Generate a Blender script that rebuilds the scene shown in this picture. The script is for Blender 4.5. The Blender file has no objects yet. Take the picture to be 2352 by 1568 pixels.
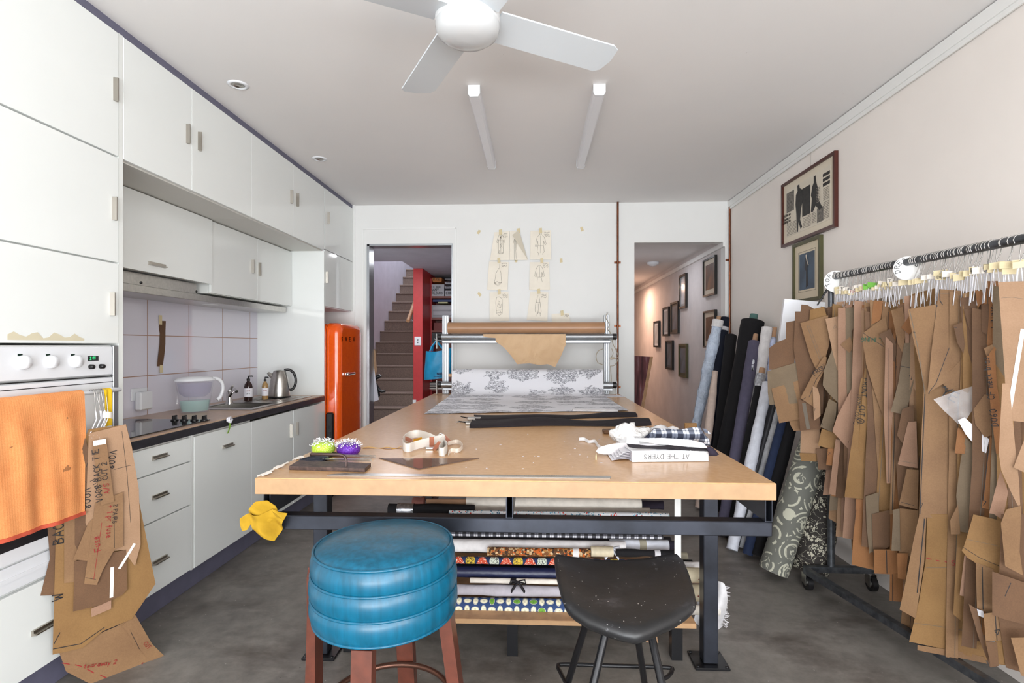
import bpy, math, random
from mathutils import Vector, Matrix, Euler
from mathutils.geometry import delaunay_2d_cdt
R = math.radians
scn = bpy.context.scene
COL = scn.collection
# ---------------------------------------------------------------- camera
FPX, YAW, CAMH, VY = 1239.0, 0.043, 1.325, 794.0
cam_data = bpy.data.cameras.new('camera')
cam_data.sensor_width = 36.0
cam_data.lens = FPX / 2352.0 * 36.0
cam_data.shift_y = (VY - 784.0) / 2352.0
cam_data.clip_start = 0.02
cam = bpy.data.objects.new('camera', cam_data)
cam.location = (0, 0, CAMH)
cam.rotation_euler = (R(90), 0, YAW)
COL.objects.link(cam)
scn.camera = cam
scn.view_settings.view_transform = 'Standard'
scn.view_settings.look = 'None'
scn.view_settings.exposure = 0.12
scn.view_settings.gamma = 1.0
scn.view_settings.use_curve_mapping = False
# ---------------------------------------------------------------- daylight
wd = bpy.data.worlds.new('daylight'); scn.world = wd; wd.use_nodes = True
wn = wd.node_tree.nodes; wn['Background'].inputs[0].default_value = (0.80, 0.90, 1.0, 1); wn['Background'].inputs[1].default_value = 1.6
def area(name, loc, rot, sx, sy, power, colr=(1, 1, 1), spread=180):
    l = bpy.data.lights.new(name, 'AREA'); l.shape = 'RECTANGLE'; l.size = sx; l.size_y = sy
    l.energy = power; l.color = colr; l.spread = R(spread)
    o = bpy.data.objects.new(name, l); o.location = loc; o.rotation_euler = rot; COL.objects.link(o); return o
# daylight through the wide shop window behind the camera
area('window_daylight', (0.0, -3.78, 1.55), (R(90), 0, R(-2)), 4.0, 2.2, 190, (0.97, 0.985, 1.0))
# low upward fill added to lift the ceiling, like daylight bounced off pavement
area('ceiling_fill', (0.0, -3.70, 0.35), (R(124), 0, R(-2)), 4.0, 0.5, 190, (0.93, 0.97, 1.0))
# fill added on the right behind the camera to brighten the kitchen tiles
area('side_fill', (1.885, -1.7, 1.45), (R(90), 0, R(90)), 2.4, 1.7, 105, (0.96, 0.985, 1.0))
# the corridor's and stair hall's own ceiling lamps, and one added fill
area('corridor_lamp', (1.40, 8.9, 2.28), (0, 0, 0), 0.3, 0.3, 18, (1.0, 0.64, 0.45))
area('corridor_mouth_fill', (1.35, 6.4, 2.38), (0, 0, 0), 0.3, 0.5, 4, (0.88, 0.92, 1.0))  # cool fill added for the daylight reaching the corridor mouth
area('stair_skylight', (-2.1, 9.0, 4.9), (0, 0, 0), 0.7, 2.4, 60, (0.92, 0.94, 1.0))
area('hall_lamp', (-1.6, 6.1, 2.34), (0, 0, 0), 0.4, 0.4, 14, (0.95, 0.95, 1.0))

# ---------------------------------------------------------------- sight lines (pixel -> point on a real plane)
_c, _s = math.cos(YAW), math.sin(YAW)
def ray(u, v):
    x = (u - 1176) / FPX
    return Vector((x * _c - _s, x * _s + _c, (VY - v) / FPX))
def aty(u, v, Y): r = ray(u, v); t = Y / r.y; return Vector((r.x * t, Y, CAMH + r.z * t))
def atx(u, v, X): r = ray(u, v); t = X / r.x; return Vector((X, r.y * t, CAMH + r.z * t))
def atz(u, v, Z): r = ray(u, v); t = (Z - CAMH) / r.z; return Vector((r.x * t, r.y * t, Z))
def atp(u, v, P, n):
    r = ray(u, v); C = Vector((0, 0, CAMH)); t = (Vector(P) - C).dot(n) / r.dot(n); return C + r * t

# ---------------------------------------------------------------- materials
def srgb(c):
    if isinstance(c, str): c = tuple(int(c[i:i + 2], 16) for i in (0, 2, 4))
    return tuple(((x / 255) / 12.92 if x / 255 <= 0.04045 else ((x / 255 + 0.055) / 1.055) ** 2.4) for x in c) + (1,)
class NT:
    def __init__(s, name):
        s.m = bpy.data.materials.new(name); s.m.use_nodes = True; s.t = s.m.node_tree; s.n = s.t.nodes
        s.b = s.n['Principled BSDF']
    def new(s, typ, **kw):
        n = s.n.new(typ)
        for k, v in kw.items():
            if k in n.inputs: n.inputs[k].default_value = v
            else: setattr(n, k, v)
        return n
    def ln(s, a, b): s.t.links.new(a, b)
    def tex(s, which='Object', scale=(1, 1, 1), rot=(0, 0, 0), loc=(0, 0, 0)):
        tc = s.new('ShaderNodeTexCoord'); mp = s.new('ShaderNodeMapping')
        mp.inputs['Scale'].default_value = scale; mp.inputs['Rotation'].default_value = rot; mp.inputs['Location'].default_value = loc
        s.ln(tc.outputs[which], mp.inputs['Vector']); return mp.outputs['Vector']
    def noise(s, vec, scale, detail=3, rough=0.55, dist=0.0):
        n = s.new('ShaderNodeTexNoise'); n.inputs['Scale'].default_value = scale; n.inputs['Detail'].default_value = detail
        n.inputs['Roughness'].default_value = rough; n.inputs['Distortion'].default_value = dist
        s.ln(vec, n.inputs['Vector']); return n.outputs['Fac']
    def vor(s, vec, scale, feature='F1', rnd=1.0, out='Distance'):
        n = s.new('ShaderNodeTexVoronoi'); n.feature = feature; n.inputs['Scale'].default_value = scale
        n.inputs['Randomness'].default_value = rnd; s.ln(vec, n.inputs['Vector']); return n.outputs[out]
    def ramp(s, fac, stops, interp='LINEAR'):
        n = s.new('ShaderNodeValToRGB'); n.color_ramp.interpolation = interp
        cr = n.color_ramp
        while len(cr.elements) < len(stops): cr.elements.new(0.5)
        for e, (p, c) in zip(cr.elements, stops):
            e.position = p; e.color = srgb(c) if not isinstance(c, (int, float)) else (c, c, c, 1)
        s.ln(fac, n.inputs['Fac']); return n.outputs['Color']
    def math(s, op, a, b=None, c=None, clamp=False):
        n = s.new('ShaderNodeMath'); n.operation = op; n.use_clamp = clamp
        for i, x in enumerate((a, b, c)):
            if x is None: continue
            if isinstance(x, (int, float)): n.inputs[i].default_value = x
            else: s.ln(x, n.inputs[i])
        return n.outputs[0]
    def mix(s, fac, a, b):
        n = s.new('ShaderNodeMix'); n.data_type = 'RGBA'
        if isinstance(fac, (int, float)): n.inputs[0].default_value = fac
        else: s.ln(fac, n.inputs[0])
        for i, x in ((6, a), (7, b)):
            if isinstance(x, (str, tuple)): n.inputs[i].default_value = srgb(x)
            else: s.ln(x, n.inputs[i])
        return n.outputs[2]
    def sep(s, vec):
        n = s.new('ShaderNodeSeparateXYZ'); s.ln(vec, n.inputs[0]); return n.outputs
    def col(s, c):
        if isinstance(c, (str, tuple)): s.b.inputs['Base Color'].default_value = srgb(c)
        else: s.ln(c, s.b.inputs['Base Color'])
    def bump(s, h, strength=0.3, dist=0.002):
        n = s.new('ShaderNodeBump'); n.inputs['Strength'].default_value = strength; n.inputs['Distance'].default_value = dist
        s.ln(h, n.inputs['Height']); s.ln(n.outputs['Normal'], s.b.inputs['Normal'])
    def set(s, rough=0.5, metal=0.0, spec=None, **kw):
        s.b.inputs['Roughness'].default_value = rough; s.b.inputs['Metallic'].default_value = metal
        if spec is not None: s.b.inputs['Specular IOR Level'].default_value = spec
        for k, v in kw.items(): s.b.inputs[k].default_value = v
        return s.m
def simple(name, c, rough=0.5, metal=0.0, spec=None, var=0.0, vs=8.0, bump=0.0, bs=200.0, bd=0.001, which='Object', **kw):
    t = NT(name)
    if var > 0:
        v = t.tex(which); f = t.noise(v, vs, 4)
        c0 = srgb(c)
        def sc(k): return tuple(max(0, min(255, (int(c[i:i + 2], 16) if isinstance(c, str) else c[i // 2]) * k)) for i in (0, 2, 4))
        t.col(t.ramp(f, [(0.3, sc(1 - var)), (0.7, sc(1 + var * 0.6))]))
    else: t.col(c)
    if bump > 0:
        v = t.tex(which); t.bump(t.noise(v, bs, 3), bump, bd)
    return t.set(rough, metal, spec, **kw)

# ---------------------------------------------------------------- mesh building
class MB:
    def __init__(s): s.v = []; s.f = []; s.uv = []; s.mi = []; s.sm = []
    def add(s, vs, fs, uvs=None, mi=0, smooth=False):
        o = len(s.v); s.v += [Vector(v) for v in vs]; s.uv += (uvs if uvs else [(0.0, 0.0)] * len(vs))
        for f in fs: s.f.append([i + o for i in f]); s.mi.append(mi); s.sm.append(smooth)
        return s
    def box(s, lo, hi, M=None, mi=0, bev=0.0):
        x0, y0, z0 = lo; x1, y1, z1 = hi
        if bev > 0:
            b = min(bev, abs(x1 - x0) / 2.01, abs(y1 - y0) / 2.01, abs(z1 - z0) / 2.01)
            vs = []
            for sx, X in ((1, x0), (-1, x1)):
                for sy, Y in ((1, y0), (-1, y1)):
                    for sz, Z in ((1, z0), (-1, z1)):
                        vs += [(X, Y + sy * b, Z + sz * b), (X + sx * b, Y, Z + sz * b), (X + sx * b, Y + sy * b, Z)]
            def I(ix, iy, iz, k): return (ix * 4 + iy * 2 + iz) * 3 + k
            fs = [[I(0, 0, 0, 0), I(0, 0, 1, 0), I(0, 1, 1, 0), I(0, 1, 0, 0)], [I(1, 0, 0, 0), I(1, 1, 0, 0), I(1, 1, 1, 0), I(1, 0, 1, 0)],
                  [I(0, 0, 0, 1), I(1, 0, 0, 1), I(1, 0, 1, 1), I(0, 0, 1, 1)], [I(0, 1, 0, 1), I(0, 1, 1, 1), I(1, 1, 1, 1), I(1, 1, 0, 1)],
                  [I(0, 0, 0, 2), I(0, 1, 0, 2), I(1, 1, 0, 2), I(1, 0, 0, 2)], [I(0, 0, 1, 2), I(1, 0, 1, 2), I(1, 1, 1, 2), I(0, 1, 1, 2)]]
            for a in (0, 1):
                for b_ in (0, 1):
                    fs.append([I(0, a, b_, 1), I(1, a, b_, 1), I(1, a, b_, 2), I(0, a, b_, 2)])
                    fs.append([I(a, 0, b_, 0), I(a, 1, b_, 0), I(a, 1, b_, 2), I(a, 0, b_, 2)])
                    fs.append([I(a, b_, 0, 0), I(a, b_, 1, 0), I(a, b_, 1, 1), I(a, b_, 0, 1)])
                    for c_ in (0, 1): fs.append([I(a, b_, c_, 0), I(a, b_, c_, 1), I(a, b_, c_, 2)])
        else:
            vs = [(x0, y0, z0), (x1, y0, z0), (x1, y1, z0), (x0, y1, z0), (x0, y0, z1), (x1, y0, z1), (x1, y1, z1), (x0, y1, z1)]
            fs = [[0, 3, 2, 1], [4, 5, 6, 7], [0, 1, 5, 4], [1, 2, 6, 5], [2, 3, 7, 6], [3, 0, 4, 7]]
        if M is not None: vs = [M @ Vector(v) for v in vs]
        return s.add(vs, fs, None, mi)
    def tube(s, pts, r, n=8, cap=True, mi=0, closed=False, ell=None, vscale=1.0):
        pts = [Vector(p) for p in pts]; m = len(pts)
        rs = r if isinstance(r, (list, tuple)) else [r] * m
        up = None; vs = []; uv = []; L = 0
        for i, p in enumerate(pts):
            if closed: d = pts[(i + 1) % m] - pts[i - 1]
            else: d = pts[min(i + 1, m - 1)] - pts[max(i - 1, 0)]
            d.normalize()
            if up is None:
                up = Vector((0, 0, 1)) if abs(d.z) < 0.9 else Vector((0, 1, 0))
            a = up - d * up.dot(d)
            if a.length < 1e-5: a = d.orthogonal()
            a.normalize(); b = d.cross(a); up = a
            if i: L += (pts[i] - pts[i - 1]).length
            for k in range(n + 1):
                t = 2 * math.pi * k / n
                ea, eb = (1, 1) if ell is None else ell
                vs.append(p + (a * math.cos(t) * ea + b * math.sin(t) * eb) * rs[i]); uv.append((L * vscale, rs[0] * t))
        fs = []; w = n + 1
        for i in range(m if closed else m - 1):
            for k in range(n):
                j = (i + 1) % m
                fs.append([i * w + k, i * w + k + 1, j * w + k + 1, j * w + k])
        s.add(vs, fs, uv, mi, True)
        if cap and not closed:
            for i, rev in ((0, False), (m - 1, True)):
                ring = [vs[i * w + k] for k in range(n)]
                s.add(ring, [list(range(n))[::-1] if not rev else list(range(n))], [(uv[i * w + k][0], uv[i * w + k][1]) for k in range(n)], mi)
        return s
    def cyl(s, p0, p1, r, r1=None, n=24, mi=0, vscale=1.0): return s.tube([p0, p1], [r, r if r1 is None else r1], n, True, mi, vscale=vscale)
    def lathe(s, prof, c=(0, 0, 0), n=32, M=None, mi=0, smooth=True):
        vs = []; uv = []
        for (r, z) in prof:
            for k in range(n):
                t = 2 * math.pi * k / n; vs.append(Vector((r * math.cos(t), r * math.sin(t), z))); uv.append((r * t, z))
        if M is not None: vs = [M @ v for v in vs]
        vs = [v + Vector(c) for v in vs]
        fs = []
        for i in range(len(prof) - 1):
            for k in range(n):
                a, b = i * n + k, i * n + (k + 1) % n
                fs.append([a, b, b + n, a + n])
        s.add(vs, fs, uv, mi, smooth)
        if prof[0][0] > 1e-4: s.add([vs[k] for k in range(n)], [list(range(n))[::-1]], None, mi)
        if prof[-1][0] > 1e-4: o = (len(prof) - 1) * n; s.add([vs[o + k] for k in range(n)], [list(range(n))], None, mi)
        return s
    def prism(s, outline, h, M=None, mi=0):
        n = len(outline); vs = [Vector((x, y, 0)) for x, y in outline] + [Vector((x, y, h)) for x, y in outline]
        if M is not None: vs = [M @ v for v in vs]
        fs = [list(range(n))[::-1], [n + i for i in range(n)]] + [[i, (i + 1) % n, n + (i + 1) % n, n + i] for i in range(n)]
        uv = [(x, y) for x, y in outline] * 2
        return s.add(vs, fs, uv, mi)
    def grid(s, fn, nu, nv, thick=0.0, mi=0, uvf=None, smooth=True):
        P = [[Vector(fn(i / nu, j / nv)) for i in range(nu + 1)] for j in range(nv + 1)]
        w = nu + 1
        uv = [(uvf(i / nu, j / nv) if uvf else (i / nu, j / nv)) for j in range(nv + 1) for i in range(nu + 1)]
        fs = [[j * w + i, j * w + i + 1, (j + 1) * w + i + 1, (j + 1) * w + i] for j in range(nv) for i in range(nu)]
        top = [P[j][i] for j in range(nv + 1) for i in range(nu + 1)]
        if thick <= 0: return s.add(top, fs, uv, mi, smooth)
        bot = []
        for j in range(nv + 1):
            for i in range(nu + 1):
                a = P[j][min(i + 1, nu)] - P[j][max(i - 1, 0)]; b = P[min(j + 1, nv)][i] - P[max(j - 1, 0)][i]
                nn = a.cross(b)
                if nn.length > 1e-9: nn.normalize()
                bot.append(P[j][i] - nn * thick)
        s.add(top, fs, uv, mi, smooth); s.add(bot, [f[::-1] for f in fs], uv, mi, smooth)
        edge = [i for i in range(w)] + [j * w + nu for j in range(1, nv + 1)] + [nv * w + i for i in range(nu - 1, -1, -1)] + [j * w for j in range(nv - 1, 0, -1)]
        m = len(edge)
        s.add([top[e] for e in edge] + [bot[e] for e in edge], [[k, m + k, m + (k + 1) % m, (k + 1) % m] for k in range(m)], [uv[e] for e in edge] * 2, mi)
        return s
    def panel(s, outline, P0, ax, ay, thick=0.0012, bend=None, step=0.05, mi=0):
        """flat outline (metres, 2-D) cut from card: placed at P0 along ax / ay, bent out of plane by bend(x, y)"""
        ax = Vector(ax); ay = Vector(ay); nn = ax.cross(ay).normalized()
        pts = []
        n = len(outline)
        for i in range(n):
            a = Vector(outline[i]); b = Vector(outline[(i + 1) % n]); k = max(1, int((b - a).length / step)) if bend else 1
            for q in range(k): pts.append(a.lerp(b, q / k))
        m = len(pts); inner = []
        if bend:
            xs = [p.x for p in pts]; ys = [p.y for p in pts]
            x = min(xs) + step * 0.5
            while x < max(xs):
                y = min(ys) + step * 0.5
                while y < max(ys):
                    q = Vector((x, y)); c = False
                    for i in range(m):
                        a, b = pts[i], pts[i - 1]
                        if (a.y > y) != (b.y > y) and x < (b.x - a.x) * (y - a.y) / (b.y - a.y) + a.x: c = not c
                    if c and min((q - p).length for p in pts) > step * 0.4: inner.append(q)
                    y += step
                x += step
        V2, E2, F2, _, _, _ = delaunay_2d_cdt(pts + inner, [(i, (i + 1) % m) for i in range(m)], [list(range(m))], 1, 1e-5)
        bz = bend if bend else (lambda x, y: 0.0)
        top = [Vector(P0) + ax * p.x + ay * p.y + nn * bz(p.x, p.y) for p in V2]
        uv = [(p.x, p.y) for p in V2]
        F = []
        for f in F2:
            a, b, c = (V2[i] for i in f[:3])
            ar = (b.x - a.x) * (c.y - a.y) - (c.x - a.x) * (b.y - a.y)
            F.append(list(f) if ar > 0 else list(f)[::-1])
        s.add(top, F, uv, mi, bool(bend))
        if thick > 0:
            bot = [p - nn * thick for p in top]
            s.add(bot, [f[::-1] for f in F], uv, mi, bool(bend))
            t2 = [Vector(P0) + ax * p.x + ay * p.y + nn * bz(p.x, p.y) for p in pts]
            s.add(t2 + [p - nn * thick for p in t2], [[k, m + k, m + (k + 1) % m, (k + 1) % m] for k in range(m)], None, mi)
        return s
    def build(s, name, mats, parent=None, local=False, base=None):
        me = bpy.data.meshes.new(name)
        vs = s.v
        loc = Vector((0, 0, 0))
        if parent is not None and not local:
            Mi = WM[parent.name].inverted(); vs = [Mi @ v for v in vs]
        elif parent is None and vs and not local:
            xs = [v.x for v in vs]; ys = [v.y for v in vs]; zs = [v.z for v in vs]
            loc = Vector(base) if base else Vector(((min(xs) + max(xs)) / 2, (min(ys) + max(ys)) / 2, min(zs)))
            vs = [v - loc for v in vs]
        me.from_pydata([tuple(v) for v in vs], [], s.f)
        ul = me.uv_layers.new(name='UVMap')
        for p in me.polygons:
            p.material_index = s.mi[p.index]; p.use_smooth = s.sm[p.index]
            for li in p.loop_indices: ul.data[li].uv = s.uv[me.loops[li].vertex_index]
        for m in (mats if isinstance(mats, (list, tuple)) else [mats]): me.materials.append(m)
        me.update()
        o = bpy.data.objects.new(name, me); o.location = loc
        if parent is not None: o.parent = parent
        COL.objects.link(o)
        WM[o.name] = (WM[parent.name] if parent is not None else Matrix.Identity(4)) @ Matrix.Translation(loc)
        return o
WM = {}
def tag(o, label=None, cat=None, group=None, kind=None):
    if label: o['label'] = label
    if cat: o['category'] = cat
    if group: o['group'] = group
    if kind: o['kind'] = kind
    return o
def thing(name, label, cat, loc=(0, 0, 0), rz=0.0, group=None, rot=None):
    o = bpy.data.objects.new(name, None); COL.objects.link(o)
    o.location = loc; o.rotation_euler = rot if rot else (0, 0, rz); o.empty_display_size = 0.1
    WM[o.name] = Matrix.LocRotScale(Vector(loc), Euler(rot if rot else (0, 0, rz)), None)
    return tag(o, label, cat, group)
def struct(name, mb, m, parent=None):
    o = mb.build(name, m, parent)
    if parent is None: o['kind'] = 'structure'
    return o
def copy_tree(root, loc, rz=None, rot=None, label=None, cat=None, group=None):
    def cp(o, par):
        c = o.copy(); COL.objects.link(c)
        if par is not None: c.parent = par
        for ch in [x for x in KIDS.get(o.name, [])]: cp(ch, c)
        return c
    KIDS.clear()
    for x in bpy.data.objects:
        if x.parent: KIDS.setdefault(x.parent.name, []).append(x)
    r = cp(root, None); r.location = loc
    if rz is not None: r.rotation_euler = (0, 0, rz)
    if rot is not None: r.rotation_euler = rot
    if label: r['label'] = label
    if cat: r['category'] = cat
    if group: r['group'] = group
    return r
KIDS = {}
# ---------------------------------------------------------------- marker handwriting
GL = {
'A': [[(0,0),(2,6),(4,0)],[(1,2),(3.2,2)]], 'B': [[(0,0),(0,6),(2.6,5.6),(3,4.4),(0.4,3.2),(3.4,2.6),(3.6,1),(2,0),(0,0)]], 'C': [[(3.8,5),(2,6),(0.3,4),(0.3,1.8),(2,0),(3.8,0.8)]],
'D': [[(0,0),(0,6),(2.6,5.4),(3.8,3),(2.6,0.6),(0,0)]], 'E': [[(3.6,6),(0,6),(0,0),(3.8,0)],[(0,3.1),(3,3.1)]], 'F': [[(3.8,6),(0,6),(0,0)],[(0,3.1),(3,3.2)]],
'G': [[(3.8,5),(2,6),(0.2,4),(0.4,1),(2.2,0),(3.8,1),(3.8,2.8),(2.2,2.8)]], 'H': [[(0,0),(0,6)],[(3.8,0),(3.8,6)],[(0,3),(3.8,3.1)]], 'I': [[(2,0),(2,6)]],
'J': [[(3,6),(3,1),(1.6,0),(0.2,1)]], 'K': [[(0,0),(0,6)],[(3.6,6),(0,2.6),(3.8,0)]], 'L': [[(0,6),(0,0),(3.6,0)]], 'M': [[(0,0),(0.4,6),(2,2),(3.8,6),(4.2,0)]],
'N': [[(0,0),(0,6),(3.8,0),(3.8,6)]], 'O': [[(2,6),(0.2,4.4),(0.2,1.6),(2,0),(3.8,1.6),(3.8,4.4),(2,6)]], 'P': [[(0,0),(0,6),(2.8,5.8),(3.6,4.4),(2.6,3.1),(0,2.8)]],
'R': [[(0,0),(0,6),(2.8,5.8),(3.4,4.4),(2.4,3.1),(0,2.8)],[(1.6,2.9),(3.9,0)]], 'S': [[(3.6,5),(2,6),(0.4,4.8),(1,3.4),(3.2,2.6),(3.6,1.2),(2,0),(0.2,0.9)]],
'T': [[(0,6),(4,6)],[(2,6),(2,0)]], 'U': [[(0,6),(0.2,1.2),(2,0),(3.6,1.2),(3.8,6)]], 'V': [[(0,6),(2,0),(4,6)]], 'W': [[(0,6),(1,0),(2.2,4),(3.4,0),(4.4,6)]],
'X': [[(0,0),(4,6)],[(0,6),(4,0)]], 'Y': [[(0,6),(2,3),(4,6)],[(2,3),(2,0)]], 'Z': [[(0,6),(4,6),(0,0),(4,0)]],
'0': [[(2,6),(0.4,4.4),(0.4,1.6),(2,0),(3.6,1.6),(3.6,4.4),(2,6)]], '1': [[(1,4.8),(2.2,6),(2.2,0)]], '2': [[(0.3,4.8),(2,6),(3.6,4.6),(0.2,0),(3.8,0)]],
'3': [[(0.4,5.4),(2.4,6),(3.4,4.6),(1.6,3.2),(3.6,1.8),(2.2,0),(0.2,0.6)]], '4': [[(2.8,0),(2.8,6),(0,2),(4,2)]], '5': [[(3.6,6),(0.6,6),(0.4,3.4),(2.8,3.6),(3.6,1.6),(2,0),(0.2,0.6)]],
'6': [[(3,6),(0.8,3.6),(0.4,1.4),(2,0),(3.6,1.4),(2.4,3),(0.6,2.2)]], '8': [[(2,3.2),(0.6,4.6),(2,6),(3.4,4.6),(2,3.2),(0.4,1.4),(2,0),(3.6,1.4),(2,3.2)]],
'9': [[(3.4,4),(2,3),(0.6,4.4),(2,6),(3.4,4.8),(3.2,0)]], ':': [[(1.6,4),(1.8,4.4)],[(1.6,1),(1.8,1.4)]], '.': [[(1,0),(1.4,0.3)]], '/': [[(0,0),(3,6)]], '+': [[(0.4,3),(3.6,3)],[(2,1.4),(2,4.6)]],
'a': [[(3,3.6),(1,3.6),(0.4,1.2),(1.6,0),(3,1.6),(3,3.8),(3.2,0)]], 'b': [[(0.4,6),(0.4,0),(2.6,0.2),(3,2.6),(1.8,3.8),(0.4,2.4)]], 'c': [[(3,3.2),(1.6,3.9),(0.4,2),(1.6,0),(3,0.6)]],
'e': [[(0.4,2),(3,2.2),(2,3.9),(0.6,2.6),(1,0.2),(3,0.5)]], 'f': [[(3,5.6),(1.8,6),(1.4,4),(1.4,-1)],[(0.4,3),(2.8,3)]], 'i': [[(1.4,3.6),(1.4,0)],[(1.4,5),(1.5,5.2)]], 'k': [[(0.4,6),(0.4,0)],[(2.8,3.8),(0.4,1.8),(3,0)]],
'n': [[(0.4,3.8),(0.4,0)],[(0.4,2.6),(1.8,3.8),(3,2.6),(3,0)]], 'o': [[(1.8,3.8),(0.4,2),(1.8,0),(3.2,2),(1.8,3.8)]], 'p': [[(0.4,3.8),(0.4,-2)],[(0.4,3),(2,3.8),(3,2),(1.6,0.2),(0.4,0.8)]], 'r': [[(0.4,3.8),(0.4,0)],[(0.4,2.4),(1.6,3.7),(2.6,3.5)]],
's': [[(2.8,3.4),(1.4,3.8),(0.8,2.6),(2.6,1.4),(1.8,0),(0.3,0.4)]], 't': [[(1.6,5.4),(1.6,0.6),(2.6,0)],[(0.4,3.8),(2.8,3.8)]], 'u': [[(0.4,3.8),(0.6,0.6),(1.8,0),(3,1),(3,3.8)]], 'w': [[(0.2,3.8),(1,0),(2,3),(3,0),(3.8,3.8)]],
'y': [[(0.4,3.8),(1.6,0.6)],[(3.2,3.8),(1,-2)]], 'd': [[(3,2.6),(1.6,3.8),(0.4,2),(1.6,0),(3,0.8)],[(3,6),(3,0)]], 'l': [[(1.4,6),(1.4,0)]], 'g': [[(3,3.4),(1.4,3.8),(0.4,2),(1.6,0.2),(3,1)],[(3,3.8),(2.8,-1.6),(0.8,-1.6)]], 'm': [[(0,3.8),(0,0)],[(0,3),(1,3.8),(1.8,2.6),(1.8,0)],[(1.8,3),(3,3.8),(3.6,2.6),(3.6,0)]], 'h': [[(0.4,6),(0.4,0)],[(0.4,2.4),(1.8,3.6),(3,2.4),(3,0)]]}
def strokes(mb, lines, P0, ax, ay, w, off=0.0008, closed=False):
    ax = Vector(ax); ay = Vector(ay); nn = ax.cross(ay).normalized(); P0 = Vector(P0)
    for ln in lines:
        for (a, b) in zip(ln[:-1], ln[1:]):
            A = P0 + ax * a[0] + ay * a[1] + nn * off; B = P0 + ax * b[0] + ay * b[1] + nn * off
            d = B - A
            if d.length < 1e-7: continue
            d.normalize(); q = nn.cross(d) * (w / 2); e = d * (w * 0.35)
            mb.add([A - q - e, B - q + e, B + q + e, A + q - e], [[0, 1, 2, 3]])
def write(txt, P0, ax, ay, size, mat, parent, w=None, name='lettering', off=0.0008, label=None):
    """handwritten marker text: P0 is the lower left of the first letter, ax/ay unit directions, size the letter height"""
    mb = MB(); k = size / 6.0; x = 0; rnd = random.Random(len(txt) * 7 + int(size * 1e4)); ax = Vector(ax).normalized(); ay = Vector(ay).normalized()
    for ch in txt:
        if ch == ' ': x += 3.4 * k; continue
        if ch == '@':   # a circled 1
            g = [[(2 + 3 * math.cos(t * math.pi / 5), 3 + 4.2 * math.sin(t * math.pi / 5)) for t in range(11)], [(2, 1.4), (2, 4.6)]]
        else: g = GL.get(ch, GL['O'])
        j = rnd.uniform(-.3, .3)
        strokes(mb, [[(x + px * k, (py + j) * k) for px, py in ln] for ln in g], P0, ax, ay, w or size * 0.13, off)
        x += (5.3 if ch.isupper() or ch.isdigit() else 4.3) * k if ch not in 'Iil:.1' else 3.4 * k
    o = mb.build(name, mat, parent)
    if label: o['label'] = label
    return o
def smoothp(P, k=5):
    out = []
    for i in range(len(P) - 1):
        p0, p1, p2, p3 = P[max(i - 1, 0)], P[i], P[i + 1], P[min(i + 2, len(P) - 1)]
        for q in range(k):
            t_ = q / k; out.append(0.5 * ((2 * p1) + (p2 - p0) * t_ + (2 * p0 - 5 * p1 + 4 * p2 - p3) * t_ ** 2 + (3 * p1 - p0 - 3 * p2 + p3) * t_ ** 3))
    return out + [P[-1]]
cordm = simple('beige_cord', 'a69a86', 0.5)
# ================================================================ MATERIALS
M = {}
M['wall'] = simple('wall_paint', 'e9e9e7', 0.6, var=0.012, vs=2)
M['wall_warm'] = simple('wall_paint_warm', 'f2ebe5', 0.7, var=0.015, vs=1.5, bump=0.05, bs=300)
t = NT('ceiling_paint'); v = t.tex(); n1 = t.noise(v, 1.2, 3); sp = t.vor(v, 9.0); sm = t.math('LESS_THAN', sp, 0.018)
t.col(t.mix(t.math('MULTIPLY', sm, 0.35), t.ramp(n1, [(0.3, 'ebe9e8'), (0.7, 'efecea')]), '8a837c')); M['ceiling'] = t.set(0.75)
M['purple'] = simple('grey_purple_board', '67667a', 0.5, var=0.05, vs=12)
M['white_lam'] = simple('white_laminate', 'eff2f0', 0.10, spec=0.5, var=0.006, vs=2)
M['white_body'] = simple('white_carcass', 'e9ebe8', 0.35)
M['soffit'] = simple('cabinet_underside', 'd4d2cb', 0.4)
M['white_sat'] = simple('white_satin', 'eeeeec', 0.35)
M['white_gloss'] = simple('white_gloss_plastic', 'e8eaee', 0.15)
M['steel'] = simple('brushed_steel', 'b9b6b1', 0.28, 1.0, var=0.05, vs=60)
M['nickel'] = simple('nickel_handle', 'b3ada4', 0.3, 1.0)
M['chrome'] = simple('chrome', 'd5d5d5', 0.08, 1.0)
M['alu'] = simple('anodised_aluminium', 'a3a6aa', 0.34, 0.8)
M['black'] = simple('black_plastic', '151416', 0.35)
M['black_gloss'] = simple('black_glass', '26262a', 0.05)
M['blackmetal'] = simple('black_painted_metal', '18181b', 0.32, 0.3)
M['ink'] = simple('black_marker_ink', '1d1a1c', 0.6)
M['ink_red'] = simple('red_marker_ink', '8f2020', 0.6)
M['ink_green'] = simple('green_marker_ink', '14503a', 0.6)
M['pencil'] = simple('pencil_line', '6a6054', 0.7)
M['wood'] = simple('light_wood', 'c49a72', 0.5, var=0.12, vs=14)
M['cardcore'] = simple('brown_cardboard_tube', 'b08a6c', 0.75, var=0.06, vs=20)
M['masking'] = simple('masking_tape', 'd8c8a0', 0.6)
M['whitetape'] = simple('white_paper_tape', 'ece4da', 0.6)
M['paper'] = simple('white_paper', 'eceaf0', 0.6)
# copper pipe
M['copper'] = simple('aged_copper', '7a4a34', 0.38, 0.85, var=0.35, vs=9)
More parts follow.
